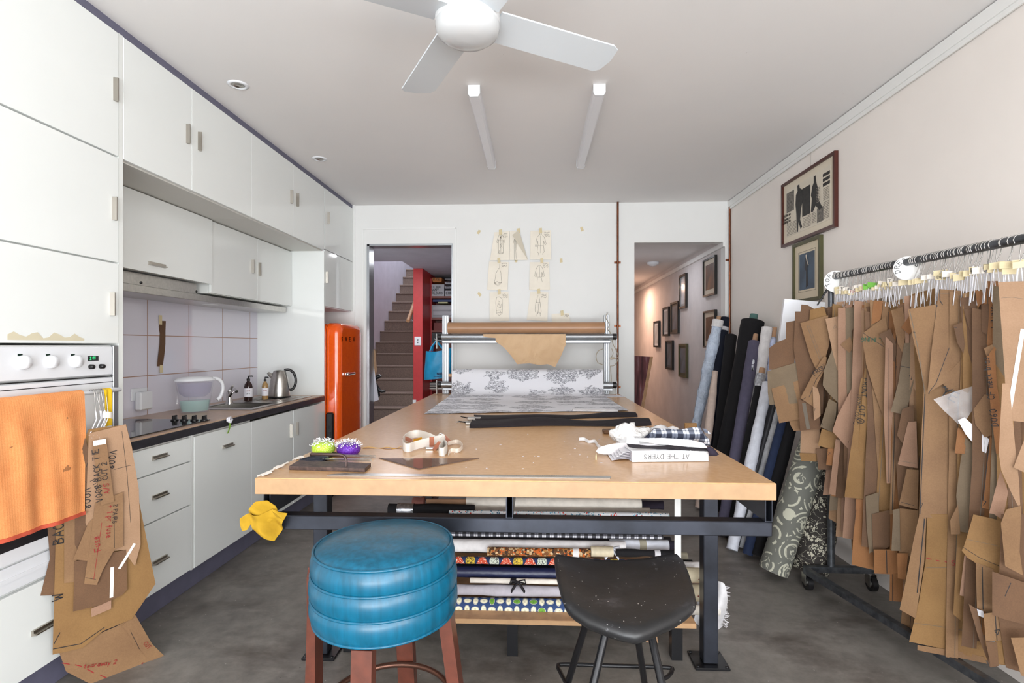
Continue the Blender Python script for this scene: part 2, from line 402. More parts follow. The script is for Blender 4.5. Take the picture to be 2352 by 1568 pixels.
# concrete floor
t = NT('concrete'); v = t.tex()
n1 = t.noise(v, 1.1, 6, 0.62, 0.15); n2 = t.noise(v, 11.0, 6, 0.72, 0.0); n3 = t.noise(v, 60.0, 3)
c1 = t.ramp(n1, [(0.28, '4f4b48'), (0.48, '736f6a'), (0.72, '8b8681')])
c2 = t.ramp(n2, [(0.33, '524e4a'), (0.50, '7b7671'), (0.70, '9a958f')])
c3 = t.mix(0.42, c1, c2)
st_ = t.ramp(t.noise(t.tex(loc=(5.1, 2.3, 0), scale=(0.9, 1.6, 1)), 1.8, 6, 0.68, 0.1), [(0.50, 0.0), (0.68, 0.7)]); c3 = t.mix(st_, c3, '3f352d')
spk = t.math('LESS_THAN', t.vor(v, 16.0), 0.045)
spk2 = t.math('LESS_THAN', t.vor(t.tex(loc=(3.3, 1.7, 0)), 9.0), 0.03)
c4 = t.mix(t.math('MULTIPLY', spk, 0.55), c3, 'b5b0a8'); c4 = t.mix(t.math('MULTIPLY', spk2, 0.6), c4, '2c2826')
t.col(c4); t.bump(n3, 0.12, 0.002)
t.ln(t.ramp(n2, [(0.3, 0.42), (0.7, 0.62)]), t.b.inputs['Roughness']); M['floor'] = t.set(0.5)
# splashback tiles (400 x 250) with brown grout
t = NT('splashback_tiles'); v = t.tex('Object'); s3 = t.sep(v)
def groove(t, comp, period, off, w):
    f = t.math('FRACT', t.math('DIVIDE', t.math('ADD', comp, off), period)); d = t.math('ABSOLUTE', t.math('SUBTRACT', f, 0.5))
    return t.math('GREATER_THAN', d, 0.5 - w / period / 2)
gy = groove(t, s3[1], 0.4055, 0.0, 0.005); gz = groove(t, s3[2], 0.252, 0.0, 0.005); g = t.math('MAXIMUM', gy, gz)
t.col(t.mix(g, 'e2dfea', 'a57d66')); t.ln(t.math('ADD', t.math('MULTIPLY', g, 0.5), 0.05), t.b.inputs['Roughness'])
t.bump(t.math('SUBTRACT', 1.0, g), 0.4, 0.001); M['tiles'] = t.set(0.06)
# table board
t = NT('tan_table_lino'); v = t.tex(); n1 = t.noise(v, 55, 3); n2 = t.noise(v, 2.0, 4)
c = t.mix(0.5, t.ramp(n1, [(0.35, 'c4976a'), (0.65, 'd3a87b')]), t.ramp(n2, [(0.3, 'c0935f'), (0.7, 'd4a97c')]))
spk = t.math('LESS_THAN', t.vor(v, 5.5), 0.02); c = t.mix(t.math('MULTIPLY', spk, 0.7), c, 'efe6dc')
t.col(c); t.bump(n1, 0.05, 0.001); M['tabletop'] = t.set(0.26, 0.0, 0.5)
M['tableedge'] = simple('ply_edge', 'a98661', 0.45, var=0.05, vs=25)
M['worktop'] = simple('worktop_laminate', 'c2a38a', 0.3, var=0.06, vs=30)
M['worktopedge'] = simple('worktop_dark_edge', '2e2d33', 0.4, var=0.25, vs=18)
M['carpet'] = simple('stair_carpet', '857469', 0.95, var=0.22, vs=140, bump=0.5, bs=220)
M['red'] = simple('red_paint', 'c02a2c', 0.45, var=0.04, vs=20)
M['darkred'] = simple('dark_red_shelf', '7a3a2c', 0.5, var=0.15, vs=12)
M['hallgrey'] = simple('stair_wall_paint', 'd3d2da', 0.8, var=0.03, vs=5)
M['corr'] = simple('corridor_wall_paint', 'd9d3d2', 0.8, var=0.04, vs=4)
t = NT('orange_enamel'); v = t.tex(); n1 = t.noise(v, 40, 2); t.col(t.ramp(n1, [(0.3, 'ec560c'), (0.7, 'f45f10')])); M['orange'] = t.set(0.16, 0, 0.5, **{'Coat Weight': 0.5, 'Coat Roughness': 0.05})
# kraft card in several tones
def kraft(name, a, b):
    t = NT(name); v = t.tex('Object'); n1 = t.noise(v, 6, 5, 0.6); n2 = t.noise(v, 220, 2)
    c = t.mix(0.35, t.ramp(n1, [(0.3, a), (0.7, b)]), t.ramp(n2, [(0.3, a), (0.7, b)])); t.col(c); t.bump(n1, 0.12, 0.004); return t.set(0.72)
KR = [kraft('kraft_card_%s' % n, a, b) for n, a, b in (('tan', '755539', '8c6b49'), ('pale', '8f6f53', 'a58367'), ('brown', '573c27', '6f5036'),
      ('grey', '655542', '7a6852'), ('golden', '78562f', '8d6a3e'), ('orange', '7f512b', '95653a'), ('pink', '8c6a54', 'a27e67'))]
M['kraftroll'] = simple('brown_kraft_paper', 'a67d5c', 0.38, var=0.06, vs=3, bump=0.05, bs=600)
t = NT('kraft_sheet'); v = t.tex(); n1 = t.noise(v, 5, 4, 0.5, 1.2); t.col(t.ramp(n1, [(0.3, 'bd9a73'), (0.7, 'cba982')])); t.bump(n1, 0.8, 0.02); M['kraftsheet'] = t.set(0.6)
def glassy(name, c, alpha, rough=0.1):
    m = simple(name, c, rough); m.node_tree.nodes['Principled BSDF'].inputs['Alpha'].default_value = alpha; return m
M['clear'] = glassy('clear_plastic_film', 'f2f0f2', 0.22, 0.12)
M['perspex'] = glassy('smoky_perspex', '8d7060', 0.55, 0.04)
M['jugclear'] = glassy('clear_jug_plastic', 'd6d4e4', 0.22, 0.05)

# ================================================================ SETTING
XW, XF, XR, YB, HC = -2.436, -1.836, 1.907, 5.38, 2.742
Y0, Y1, Y2, Y3, Y4 = 2.33, 2.81, 3.415, 4.02, 4.62
struct('floor', MB().box((-2.7, -3.7, -0.1), (2.5, 13.2, 0)), M['floor'])
struct('ceiling', MB().box((-2.6, -3.7, HC), (2.1, YB + 0.12, HC + 0.1)), M['ceiling'])
struct('wall_left', MB().box((XW - 0.12, -3.7, 0), (XW, YB + 0.12, HC)), M['wall'])
struct('wall_right', MB().box((XR, -3.7, 0), (XR + 0.12, YB + 0.0, HC)), M['wall_warm'])
mb = MB()      # shop-front wall behind the camera with its wide window opening
mb.box((XW, -3.7, 0), (-2.1, -3.58, HC)).box((1.85, -3.7, 0), (XR, -3.58, HC)).box((-2.1, -3.7, 2.66), (1.85, -3.58, HC)).box((-2.1, -3.7, 0), (1.85, -3.58, 0.2))
struct('wall_front', mb, M['wall'])
mb = MB()
for x in (-2.1, -0.80, 0.50, 1.80): mb.box((x, -3.66, 0.2), (x + 0.05, -3.62, 2.66))
for z in (0.2, 0.95, 1.80, 2.61): mb.box((-2.1, -3.66, z), (1.85, -3.62, z + 0.05))
struct('window_1', mb, M['alu'])
mb = MB()  # unseen window frame, added to go with the side fill light
for y in (-2.95, -1.72, -0.50): mb.box((XR - 0.05, y, 0.55), (XR - 0.027, y + 0.05, 2.35))
for z in (0.55, 1.45, 2.30): mb.box((XR - 0.05, -2.95, z), (XR - 0.027, -0.45, z + 0.05))
struct('added_side_window', mb, M['alu'])
# back wall with stair doorway and corridor opening
OA0, OA1, OAT = -1.690, -0.826, 2.345
OB0, OB1, OBT = 0.979, 1.862, 2.345
mb = MB(); t_ = 0.12
mb.box((XW, YB, 0), (OA0, YB + t_, HC)).box((OA0, YB, OAT), (OA1, YB + t_, HC)).box((OA1, YB, 0), (OB0, YB + t_, HC)).box((OB0, YB, OBT), (OB1, YB + t_, HC)).box((OB1, YB, 0), (XR + 0.12, YB + t_, HC))
struct('wall_back', mb, M['wall'])
# thin architrave lines round the stair doorway
mb = MB(); g_ = 0.004
a0 = aty(835, 526, YB); a1 = aty(1047, 526, YB)
for x in (a0.x, a1.x): mb.box((x - 0.006, YB - 0.012, 0), (x + 0.006, YB + 0.01, a0.z))
mb.box((a0.x, YB - 0.012, a0.z - 0.006), (a1.x, YB + 0.01, a0.z + 0.006))
struct('trim_1', mb, M['white_sat'])
mb = MB(); mb.box((OA0 - 0.005, YB - 0.02, 0), (OA0 + 0.022, YB + 0.13, OAT)).box((OA0, YB - 0.02, OAT - 0.015), (OA1, YB + 0.13, OAT + 0.004)).box((OA1 - 0.012, YB - 0.01, 0), (OA1 + 0.002, YB + 0.13, OAT))
struct('door_1', mb, M['alu'])
# picture rail along the right wall, and in the corridor
struct('trim_2', MB().box((XR - 0.022, -3.5, HC - 0.062), (XR, YB, HC - 0.006)).box((XR - 0.014, -3.5, HC - 0.085), (XR - 0.006, YB, HC - 0.062)), M['white_sat'])
# purple-grey strip over the cupboards
struct('trim_3', MB().box((XW, 1.3, 2.7065), (XF - 0.004, YB - 0.021, HC)), M['purple'])
# wall lining strip left of the stair doorway (end panel by the fridge)
struct('trim_4', MB().box((XW, YB - 0.02, 0), (XF + 0.02, YB, HC)), M['white_sat'])
# stair hall behind
struct('wall_stair_left', MB().box((-2.66, YB + 0.12, 0), (-2.54, 12.2, 5.2)), M['hallgrey'])
struct('wall_stair_end', MB().box((-2.6, 11.6, 0), (0.9, 11.72, 5.2)), M['hallgrey'])
struct('ceiling_stair_hall', MB().box((-2.54, YB + 0.12, 2.368), (-0.3, 6.6, 5.1)).box((-1.64, 6.6, 2.368), (-0.3, 11.6, 5.1)), M['hallgrey'])
struct('ceiling_stairwell', MB().box((-2.6, 6.6, 5.1), (-1.64, 11.7, 5.2)), M['hallgrey'])
struct('wall_stair_right', MB().box((-0.3, YB + 0.12, 0), (-0.2, 11.6, 5.1)), M['hallgrey'])
struct('wall_stair_partition', MB().box((-1.64, 7.2, 0), (-1.515, 11.6, 2.366)), M['red'])
# corridor behind the right opening
struct('wall_corridor_left', MB().box((OB0 - 0.14, YB + 0.12, 0), (OB0 - 0.02, 12.8, 2.5)), M['corr'])
struct('wall_corridor_right', MB().box((OB1 + 0.0, YB + 0.12, 0), (OB1 + 0.12, 12.8, 2.5)), M['corr'])
struct('wall_corridor_end', MB().box((OB0 - 0.14, 12.6, 0), (OB1 + 0.1, 12.7, 2.5)), M['corr'])
struct('ceiling_corridor', MB().box((OB0 - 0.14, YB + 0.12, 2.40), (OB1 + 0.12, 12.8, 2.5)), M['ceiling'])
mb = MB().box((OB1 - 0.02, YB - 0.0, 2.30), (OB1, 12.6, 2.345))
struct('trim_5', mb, M['white_sat'])

# ================================================================ KITCHEN
def handle(mb, c, ax, L, w=0.020, out=0.020):
    """solid bar pull on a front facing +X, centred at c (on the face); ax 'z' upright or 'y' horizontal"""
    x, y, z = c
    if ax == 'z': pr = [(0, -w / 2), (out, -w / 2 + 0.003), (out, -w * 0.1), (out * 0.45, 0), (out * 0.45, w / 2), (0, w / 2)]
    else: pr = [(0, -w / 2), (out, -w / 2 + 0.003), (out, -w * 0.1), (out * 0.45, 0), (out * 0.45, w / 2), (0, w / 2)]
    if ax == 'z': Mx = Matrix.Translation((x, y, z - L / 2)); mb.prism(pr, L, Mx)
    else: Mx = Matrix.Translation((x, y + L / 2, z)) @ Matrix.Rotation(R(90), 4, 'X'); mb.prism(pr, L, Mx)
    return mb
G = 0.0018
def door(parent, y0, y1, z0, z1, x=XF, hy=None, hz=None, hax='z', L=0.10, name='door'):
    d = MB().box((x - 0.018, y0 + G, z0 + G), (x, y1 - G, z1 - G), bev=0.0012).build(name, M['white_lam'], parent)
    if hy is not None: handle(MB(), (x, hy, hz), hax, L).build('handle', M['nickel'], d)
    return d
def Yat(u, v=800, X=XF): return atx(u, v, X).y
def Zat(u, v, X=XF): return atx(u, v, X).z
# tall oven tower
tw = thing('oven_tower_cabinet', 'tall white gloss cabinet around the built-in oven, nearest on the left', 'cabinet', (XW, 1.72, 0))
mb = MB().box((XW + 0.001, 1.72, 1.335), (XF - 0.02, Y0 - 0.001, 2.705)).box((XW + 0.001, 1.72, 0.12), (XF - 0.02, Y0 - 0.001, 0.50)).box((XW + 0.001, 2.305, 0.12), (XF - 0.001, Y0 - 0.001, 2.705)).box((XW + 0.001, 1.72, 0.5), (XF - 0.02, 1.74, 1.335))
mb.box((XW + 0.002, 1.74, 0.5), (XW + 0.02, 2.305, 1.335))
mb.build('body', M['white_body'], tw)
door(tw, 1.72, 2.305, 2.158, 2.705, hy=Yat(264), hz=Zat(264, 206))
door(tw, 1.72, 2.305, 1.690, 2.154, hy=Yat(261), hz=Zat(261, 479))
d3 = door(tw, 1.72, 2.305, 1.334, 1.687, hy=Yat(256), hz=Zat(256, 698))
rng = random.Random(5); pts = []
ya, yb, zc = 1.80, 2.12, 1.352
top = [(ya + (yb - ya) * i / 14, zc + 0.012 + 0.010 * math.sin(i * 1.7) + rng.uniform(-.004, .004)) for i in range(15)]
MB().panel([(y - ya, z - zc) for y, z in top][::-1] + [(0, -0.006), (yb - ya, -0.004)][:1] + [(yb - ya, -0.006)], (XF + 0.0012, ya, zc), (0, 1, 0), (0, 0, 1), 0.0006).build('chipped_laminate_patch', simple('bare_board', 'd8cfb4', 0.7), d3)
dr = door(tw, 1.72, 2.305, 0.125, 0.452, hy=1.955, hz=0.275, hax='y', L=0.13, name='drawer')
# oven
ov = thing('built_in_oven', 'white built-in oven with three round knobs and a green clock', 'oven', (XF, 2.03, 0.46))
ya, yb = 1.735, 2.285
MB().box((XF - 0.5, ya + 0.005, 0.505), (XF - 0.012, yb, 1.327)).build('oven_body', M['white_sat'], ov)
cp = MB().box((XF - 0.012, ya, 1.200), (XF + 0.006, 2.262, 1.322), bev=0.004).build('control_panel', M['white_gloss'], ov)
MB().box((XF - 0.012, 2.268, 0.50), (XF + 0.004, 2.296, 1.327), bev=0.003).build('side_trim', M['alu'], ov)
for u, v in ((52, 832), (115, 831), (172, 830)):
    p = atx(u, v, XF + 0.006)
    MB().lathe([(0.026, 0), (0.026, 0.006), (0.023, 0.016), (0.019, 0.022), (0.0, 0.024)], (0, 0, 0), 24, M=Matrix.Translation(p) @ Matrix.Rotation(R(90), 4, 'Y')).build('knob', M['white_gloss'], cp)
for u, v in ((207, 842), (231, 841)):
    p = atx(u, v, XF + 0.006)
    MB().lathe([(0.010, 0), (0.009, 0.016), (0.006, 0.018), (0.0, 0.018)], (0, 0, 0), 14, M=Matrix.Translation(p) @ Matrix.Rotation(R(90), 4, 'Y')).build('small_knob', M['black'], cp)
for u in (46, 110, 167):
    p = atx(u, 815, XF + 0.0065); MB().box((p.x, p.y - 0.009, p.z - 0.004), (p.x + 0.001, p.y + 0.009, p.z + 0.004)).build('indicator_light', simple('indicator_dark', '102a20', 0.3), cp)
p0 = atx(201, 829, XF + 0.0065); p1 = atx(226, 817, XF + 0.0065)
ck = MB().box((p0.x, p0.y, p0.z), (p0.x + 0.001, p1.y, p1.z)).build('clock_display', M['black_gloss'], cp)
t = NT('green_clock_digits'); t.col('20c060'); t.b.inputs['Emission Color'].default_value = (0.05, 0.8, 0.3, 1); t.b.inputs['Emission Strength'].default_value = 1.0; M['led'] = t.set(0.5)
write('2:11', (p0.x + 0.001, p0.y + 0.010, p0.z + 0.006), (0, 1, 0), (0, 0, 1), (p1.z - p0.z) * 0.55, M['led'], ck, w=0.0022, name='clock_digits')
dm = MB().box((XF - 0.012, ya, 0.560), (XF + 0.008, 2.262, 1.192), bev=0.005)
od = dm.build('oven_door', M['white_gloss'], ov)
MB().box((XF + 0.0082, ya, 0.612), (XF + 0.0095, 2.08, 1.02)).build('oven_window', M['black_gloss'], od)
for z in (1.172, 1.196): MB().box((XF - 0.004, ya, z - 0.003), (XF + 0.0088, 2.262, z)).build('vent_slot', M['black'], od)
MB().box((XF - 0.012, ya, 0.462), (XF + 0.002, 2.262, 0.552), bev=0.004).box((XF + 0.002, ya, 0.500), (XF + 0.006, 2.262, 0.515)).build('lower_vent', M['white_gloss'], ov)
RX, RZ = -1.775, 1.138
mb = MB().tube([(XF + 0.006, 2.245, RZ), (RX - 0.01, 2.245, RZ), (RX, 2.235, RZ), (RX, 1.6, RZ)], 0.008, 10); mb.build('oven_handle', M['white_gloss'], od)
# upper cupboards
uc = thing('upper_cupboard', 'pair of white high cupboard doors next to the oven tower', 'cupboard', (XW, Y0, 2.156))
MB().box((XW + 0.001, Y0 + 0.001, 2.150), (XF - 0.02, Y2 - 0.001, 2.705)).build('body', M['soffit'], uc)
door(uc, Y0, Y1, 2.156, 2.705, hy=Yat(430), hz=Zat(430, 308)); door(uc, Y1, Y2, 2.156, 2.705, hy=Yat(457), hz=Zat(457, 325))
uc = thing('upper_cupboard', 'pair of white high cupboard doors in the middle of the row', 'cupboard', (XW, Y2, 2.156))
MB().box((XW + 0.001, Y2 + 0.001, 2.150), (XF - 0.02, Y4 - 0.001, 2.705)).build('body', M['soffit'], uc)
door(uc, Y2, Y3, 2.156, 2.705, hy=Yat(668), hz=Zat(668, 452)); door(uc, Y3, Y4, 2.156, 2.705, hy=Yat(682), hz=Zat(682, 459))
fc = thing('fridge_surround_cupboard', 'white cupboard with two stacked doors above the orange fridge', 'cupboard', (XW, Y4, 1.66))
MB().box((XW + 0.001, Y4 + 0.02, 1.665), (XF - 0.02, YB - 0.022, 2.705)).build('body', simple('niche_pink_reflection', 'f0e6ea', 0.4), fc)  # pink reflection tint painted into the niche colour
door(fc, Y4 + 0.018, YB - 0.022, 2.170, 2.705, hy=Yat(753), hz=Zat(753, 501)); door(fc, Y4 + 0.018, YB - 0.022, 1.672, 2.166, hy=Yat(750), hz=Zat(750, 637))
# end panel facing the room
tag(MB().box((XW + 0.001, Y4, 0.0), (XF - 0.0005, Y4 + 0.018, 2.150)).build('end_panel', M['white_lam'], None), 'tall white gloss end panel between the worktop and the orange fridge', 'panel')
# lower wall cabinets
XL = -2.12
wc = thing('wall_cabinet', 'white lift-up wall cabinet with a flap door above the range hood', 'cabinet', (XW, Y0, 1.67))
MB().box((XW + 0.001, Y0 + 0.001, 1.73), (XL - 0.02, 3.43, 2.149)).build('body', M['white_body'], wc)
door(wc, Y0 + 0.002, 3.44, 1.725, 2.147, x=XL + 0.012, hy=Yat(355, 608, XL), hz=Zat(355, 608, XL), hax='y', L=0.13)
wc = thing('wall_cabinet', 'white wall cabinet with two upright doors beside the end panel', 'cabinet', (XW, 3.43, 1.67))
MB().box((XW + 0.001, 3.445, 1.668), (XL - 0.02, Y4 - 0.002, 2.149)).build('body', M['white_body'], wc)
door(wc, 3.442, 4.03, 1.670, 2.145, x=XL, hy=Yat(579, 612, XL), hz=Zat(579, 612, XL)); door(wc, 4.03, Y4 - 0.001, 1.670, 2.145, x=XL, hy=Yat(595, 618, XL), hz=Zat(595, 618, XL))
# range hood
rh = thing('range_hood', 'slim stainless steel slide-out range hood under the wall cabinets', 'hood', (XW, Y0, 1.6))
MB().box((XW + 0.001, Y0 + 0.003, 1.612), (-2.145, 4.56, 1.655), bev=0.002).build('hood_body', M['steel'], rh)
MB().box((-2.42, Y0 + 0.003, 1.657), (-2.165, 3.36, 1.722)).build('slide_panel', M['steel'], rh)
for u, v in ((324, 646), (451, 667)):
    p = atx(u, v, -2.165); MB().lathe([(0.008, 0), (0.007, 0.004), (0.0, 0.005)], n=14, M=Matrix.Translation((-2.1648, p.y, 1.672)) @ Matrix.Rotation(R(90), 4, 'Y')).build('button', M['black'], rh)
for y in (2.75, 3.65): MB().lathe([(0.05, 0), (0.048, -0.003), (0.0, -0.004)], (-2.25, y, 1.6118), 24).build('hood_lamp', M['white_sat'], rh)
# tiled splashback
o = MB().box((0, 0, 0), (0.008, Y4 - Y0, 0.76)).build('wall_splashback', M['tiles'], None, local=True); o.location = (XW, Y0, 0.885); o['kind'] = 'structure'
# shift the tile pattern so the joints fall where they stand
tt = M['tiles'].node_tree.nodes
for n_ in tt:
    if n_.bl_idname == 'ShaderNodeMapping': n_.inputs['Location'].default_value = (0, -(3.279 - Y0) + 0.4055 * 3, -(1.138 - 0.885) + 0.252 * 2)
# worktop
wt = thing('worktop', 'long brown laminate kitchen worktop with a dark front edge', 'worktop', (XW, Y0, 0.845))
MB().box((XW + 0.009, Y0 + 0.001, 0.850), (-2.30, Y4 - 0.001, 0.895)).box((-2.30, Y0 + 0.001, 0.850), (-1.93, 3.60, 0.895)).box((-2.30, 3.96, 0.850), (-1.93, Y4 - 0.001, 0.895)).box((-1.93, Y0 + 0.001, 0.850), (XF + 0.002, Y4 - 0.001, 0.895)).build('top', M['worktop'], wt)
MB().box((XF + 0.002, Y0 + 0.001, 0.848), (XF + 0.008, Y4 - 0.001, 0.888), bev=0.001).build('front_edge', M['worktopedge'], wt)
# base cabinets
db = thing('drawer_unit', 'white base cabinet of three drawers beside the oven tower', 'drawers', (XW, Y0, 0.1))
MB().box((XW + 0.001, Y0 + 0.001, 0.12), (XF - 0.02, Y1 - 0.001, 0.849)).build('body', M['white_body'], db)
for z0, z1, v in ((0.711, 0.838, 1048), (0.479, 0.708, 1137), (0.130, 0.476, 1286)): door(db, Y0 + 0.003, Y1 - 0.006, z0, z1, hy=Yat(365), hz=Zat(365, v), hax='y', L=0.10, name='drawer')
dw = thing('dishwasher', 'white panelled dishwasher with one horizontal handle next to the drawers', 'dishwasher', (XW, Y1, 0.1))
MB().box((XW + 0.001, Y1 + 0.001, 0.125), (XF - 0.02, Y2 - 0.001, 0.849)).box((XF - 0.02, Y1, 0.125), (XF - 0.002, Y1 + 0.018, 0.849)).build('body', M['white_body'], dw)
door(dw, Y1 + 0.02, Y2, 0.125, 0.836, hy=Yat(522), hz=Zat(522, 1023), hax='y', L=0.10)
bc = thing('base_cabinet', 'white sink base cabinet with two upright doors beside the fridge', 'cabinet', (XW, Y2, 0.1))
MB().box((XW + 0.001, Y2 + 0.001, 0.125), (XF - 0.02, Y4 - 0.001, 0.60)).box((XW + 0.001, Y2 + 0.001, 0.60), (XW + 0.02, Y4 - 0.001, 0.849)).box((XW + 0.02, Y2 + 0.001, 0.6), (XF - 0.02, Y2 + 0.02, 0.849)).box((XW + 0.02, Y4 - 0.02, 0.6), (XF - 0.02, Y4 - 0.001, 0.849)).build('body', M['white_body'], bc)
door(bc, Y2, Y3 - 0.004, 0.125, 0.836, hy=Yat(667), hz=Zat(667, 989)); door(bc, Y3 + 0.006, Y4, 0.125, 0.836, hy=Yat(681), hz=Zat(681, 984))
kb = MB().box((XW + 0.001, 1.73, 0.001), (XF - 0.05, Y4, 0.12)); kb = kb.build('baseboard_left', M['purple'], None); kb['kind'] = 'structure'
# cooktop
ct = thing('ceramic_cooktop', 'black glass cooktop with four black knobs set in the worktop', 'cooktop', (-2.1, 2.75, 0.895))
MB().box((-2.36, 2.40, 0.8955), (-1.875, 3.04, 0.901), bev=0.001).build('glass', M['black_gloss'], ct)
for u in (358, 382, 407, 432):
    p = atz(u, 974, 0.901); k = MB()
    k.lathe([(0.020, 0), (0.021, 0.004), (0.014, 0.008), (0.013, 0.022), (0.0, 0.023)], (p.x, 2.985, 0.901), 20); k.box((p.x - 0.004, 2.985 - 0.018, 0.910), (p.x + 0.004, 2.985 + 0.018, 0.930), bev=0.001); k.build('knob', M['black'], ct)
# sink
sk = thing('kitchen_sink', 'stainless steel sink with drainer in the worktop', 'sink', (-2.1, 4.0, 0.895))
mb = MB(); bx0, bx1, by0, by1 = -2.29, -1.94, 3.61, 3.95
mb.box((-2.33, 3.52, 0.8955), (bx0, 4.50, 0.900)).box((bx1, 3.52, 0.8955), (-1.89, 4.50, 0.900)).box((bx0, 3.52, 0.8955), (bx1, by0, 0.900)).box((bx0, by1, 0.8955), (bx1, 4.50, 0.900))
mb.build('rim', M['steel'], sk)
mb = MB().box((bx0, by0, 0.745), (bx1, by1, 0.748)).box((bx0 - 0.002, by0, 0.745), (bx0, by1, 0.899)).box((bx1, by0, 0.745), (bx1 + 0.002, by1, 0.899)).box((bx0, by0 - 0.002, 0.745), (bx1, by0, 0.899)).box((bx0, by1, 0.745), (bx1, by1 + 0.002, 0.899))
mb.build('bowl', M['steel'], sk)
mb = MB()
for i in range(7): mb.box((-2.27 + i * 0.05, 4.06, 0.9002), (-2.255 + i * 0.05, 4.44, 0.9035), bev=0.001)
mb.build('drainer_ridges', M['steel'], sk)
tp = thing('mixer_tap', 'chrome lever mixer tap behind the sink bowl', 'tap', (-2.24, 3.86, 0.9))
MB().lathe([(0.027, 0), (0.026, 0.01), (0.021, 0.03), (0.020, 0.085), (0.0, 0.095)], (-2.24, 3.86, 0.900), 20).build('tap_body', M['chrome'], tp)
MB().tube([(-2.24, 3.86, 0.955), (-2.20, 3.82, 0.985), (-2.14, 3.76, 1.01), (-2.12, 3.745, 1.0)], [0.014, 0.013, 0.012, 0.011], 12).build('spout', M['chrome'], tp)
MB().tube([(-2.24, 3.86, 0.985), (-2.235, 3.87, 1.01), (-2.20, 3.84, 1.035)], [0.016, 0.014, 0.007], 10).build('lever', M['chrome'], tp)
# pump bottles
def pump_bottle(p, name, label, mb_mat, h, r, labtext, head_dir, cap):
    t = thing(name, label, 'bottle', p); x, y, z = p
    MB().lathe([(r * 0.93, 0), (r, 0.006), (r, h * 0.55), (r * 0.85, h * 0.66), (r * 0.4, h * 0.76), (r * 0.38, h * 0.80), (0, h * 0.80)], p, 24).build('glass_body', mb_mat, t)
    MB().lathe([(r * 0.44, h * 0.79), (r * 0.44, h * 0.87), (r * 0.15, h * 0.88), (r * 0.14, h * 0.97), (0, h * 0.97)], p, 16).tube([(x, y, z + h * 0.965), (x + head_dir[0] * 0.035, y + head_dir[1] * 0.035, z + h * 0.97), (x + head_dir[0] * 0.042, y + head_dir[1] * 0.042, z + h * 0.945)], 0.005, 8).build('pump', cap, t)
    lb = MB().tube([(x, y, z + h * 0.16), (x, y, z + h * 0.50)], r + 0.0006, 24, cap=False).build('paper_label', M['paper'], t)
    d = Vector((-x, -y, 0)).normalized(); ax = Vector((-d.y, d.x, 0)); ax = Vector((0, 0, 1)).cross(d) * 1
    for k, s_ in enumerate(labtext): write(s_, Vector((x, y, z + h * (0.38 - 0.11 * k))) + d * (r + 0.0014) - ax * r * 0.6, ax, (0, 0, 1), h * 0.055, M['ink_red'] if k == 0 else M['ink'], lb, w=0.0013)
pump_bottle((-2.20, 4.05, 0.9035), 'pump_soap_bottle', 'dark brown pump bottle with a white label on the drainer', simple('brown_glass', '2a1512', 0.1), 0.195, 0.030, ['hand', 'care'], (0.7, 0.3), M['black'])
pump_bottle((-2.13, 4.17, 0.9035), 'pump_soap_bottle', 'clear pump bottle with amber liquid standing beside the kettle', glassy('amber_bottle', 'b08a52', 0.75, 0.05), 0.180, 0.024, ['soap'], (0.8, -0.4), M['black'])
tag(MB().lathe([(0.02, 0), (0.022, 0.004), (0.022, 0.12), (0.012, 0.15), (0.012, 0.17), (0, 0.17)], (-2.29, 4.25, 0.9035), 18).build('clear_bottle', M['jugclear'], None), 'small clear bottle standing behind the two pump bottles', 'bottle')
# kettle
kp = (-2.09, 4.33, 0.9035)
kt = thing('electric_kettle', 'brushed steel kettle with a black loop handle on the drainer', 'kettle', kp)
MB().lathe([(0.083, 0.012), (0.084, 0.02), (0.078, 0.08), (0.068, 0.15), (0.055, 0.20), (0.050, 0.208)], kp, 36).build('steel_body', M['steel'], kt)
MB().lathe([(0.082, 0), (0.086, 0.004), (0.086, 0.012), (0.08, 0.013)], kp, 36).build('base', M['black'], kt)
MB().lathe([(0.050, 0.206), (0.046, 0.218), (0.02, 0.226), (0.0, 0.227)], kp, 30).build('lid', M['steel'], kt)
hd = Vector((0.93, 0.36, 0)).normalized(); K = Vector(kp)
def kpt(r, z): return K + hd * r + Vector((0, 0, z))
MB().tube(smoothp([kpt(0.035, 0.222), kpt(0.07, 0.226), kpt(0.105, 0.200), kpt(0.122, 0.150), kpt(0.118, 0.100), kpt(0.098, 0.065), kpt(0.078, 0.06)], 4), 0.0105, 12, ell=(1, 1.3)).build('handle', M['black'], kt)
MB().tube([kpt(-0.045, 0.165), kpt(-0.075, 0.190), kpt(-0.088, 0.205)], [0.024, 0.016, 0.010], 10).build('spout', M['steel'], kt)
# water filter jug
jp = Vector((-2.20, 3.40, 0.896)); jt = thing('water_filter_jug', 'clear water filter jug with a white lid and handle on the worktop', 'jug', jp)
def ov(r0x, r0y, z, n=28): return [(r0x * math.cos(2 * math.pi * k / n), r0y * math.sin(2 * math.pi * k / n), z) for k in range(n)]
def loft(mb, rings, c, M_=None, mi=0, cap=True):
    n = len(rings[0]); vs = [Vector(p) for r in rings for p in r]
    if M_ is not None: vs = [M_ @ v for v in vs]
    vs = [v + Vector(c) for v in vs]
    mb.add(vs, [[i * n + k, i * n + (k + 1) % n, (i + 1) * n + (k + 1) % n, (i + 1) * n + k] for i in range(len(rings) - 1) for k in range(n)], None, mi, True)
    if cap: mb.add(vs[:n], [list(range(n))[::-1]], None, mi); mb.add(vs[-n:], [list(range(n))], None, mi)
    return mb
JM = Matrix.Rotation(R(52), 3, 'Z').to_4x4()
loft(MB(), [ov(0.082, 0.05, 0.0), ov(0.088, 0.054, 0.03), ov(0.10, 0.06, 0.12), ov(0.115, 0.066, 0.205)], jp, JM, cap=False).build('jug_body', M['jugclear'], jt)
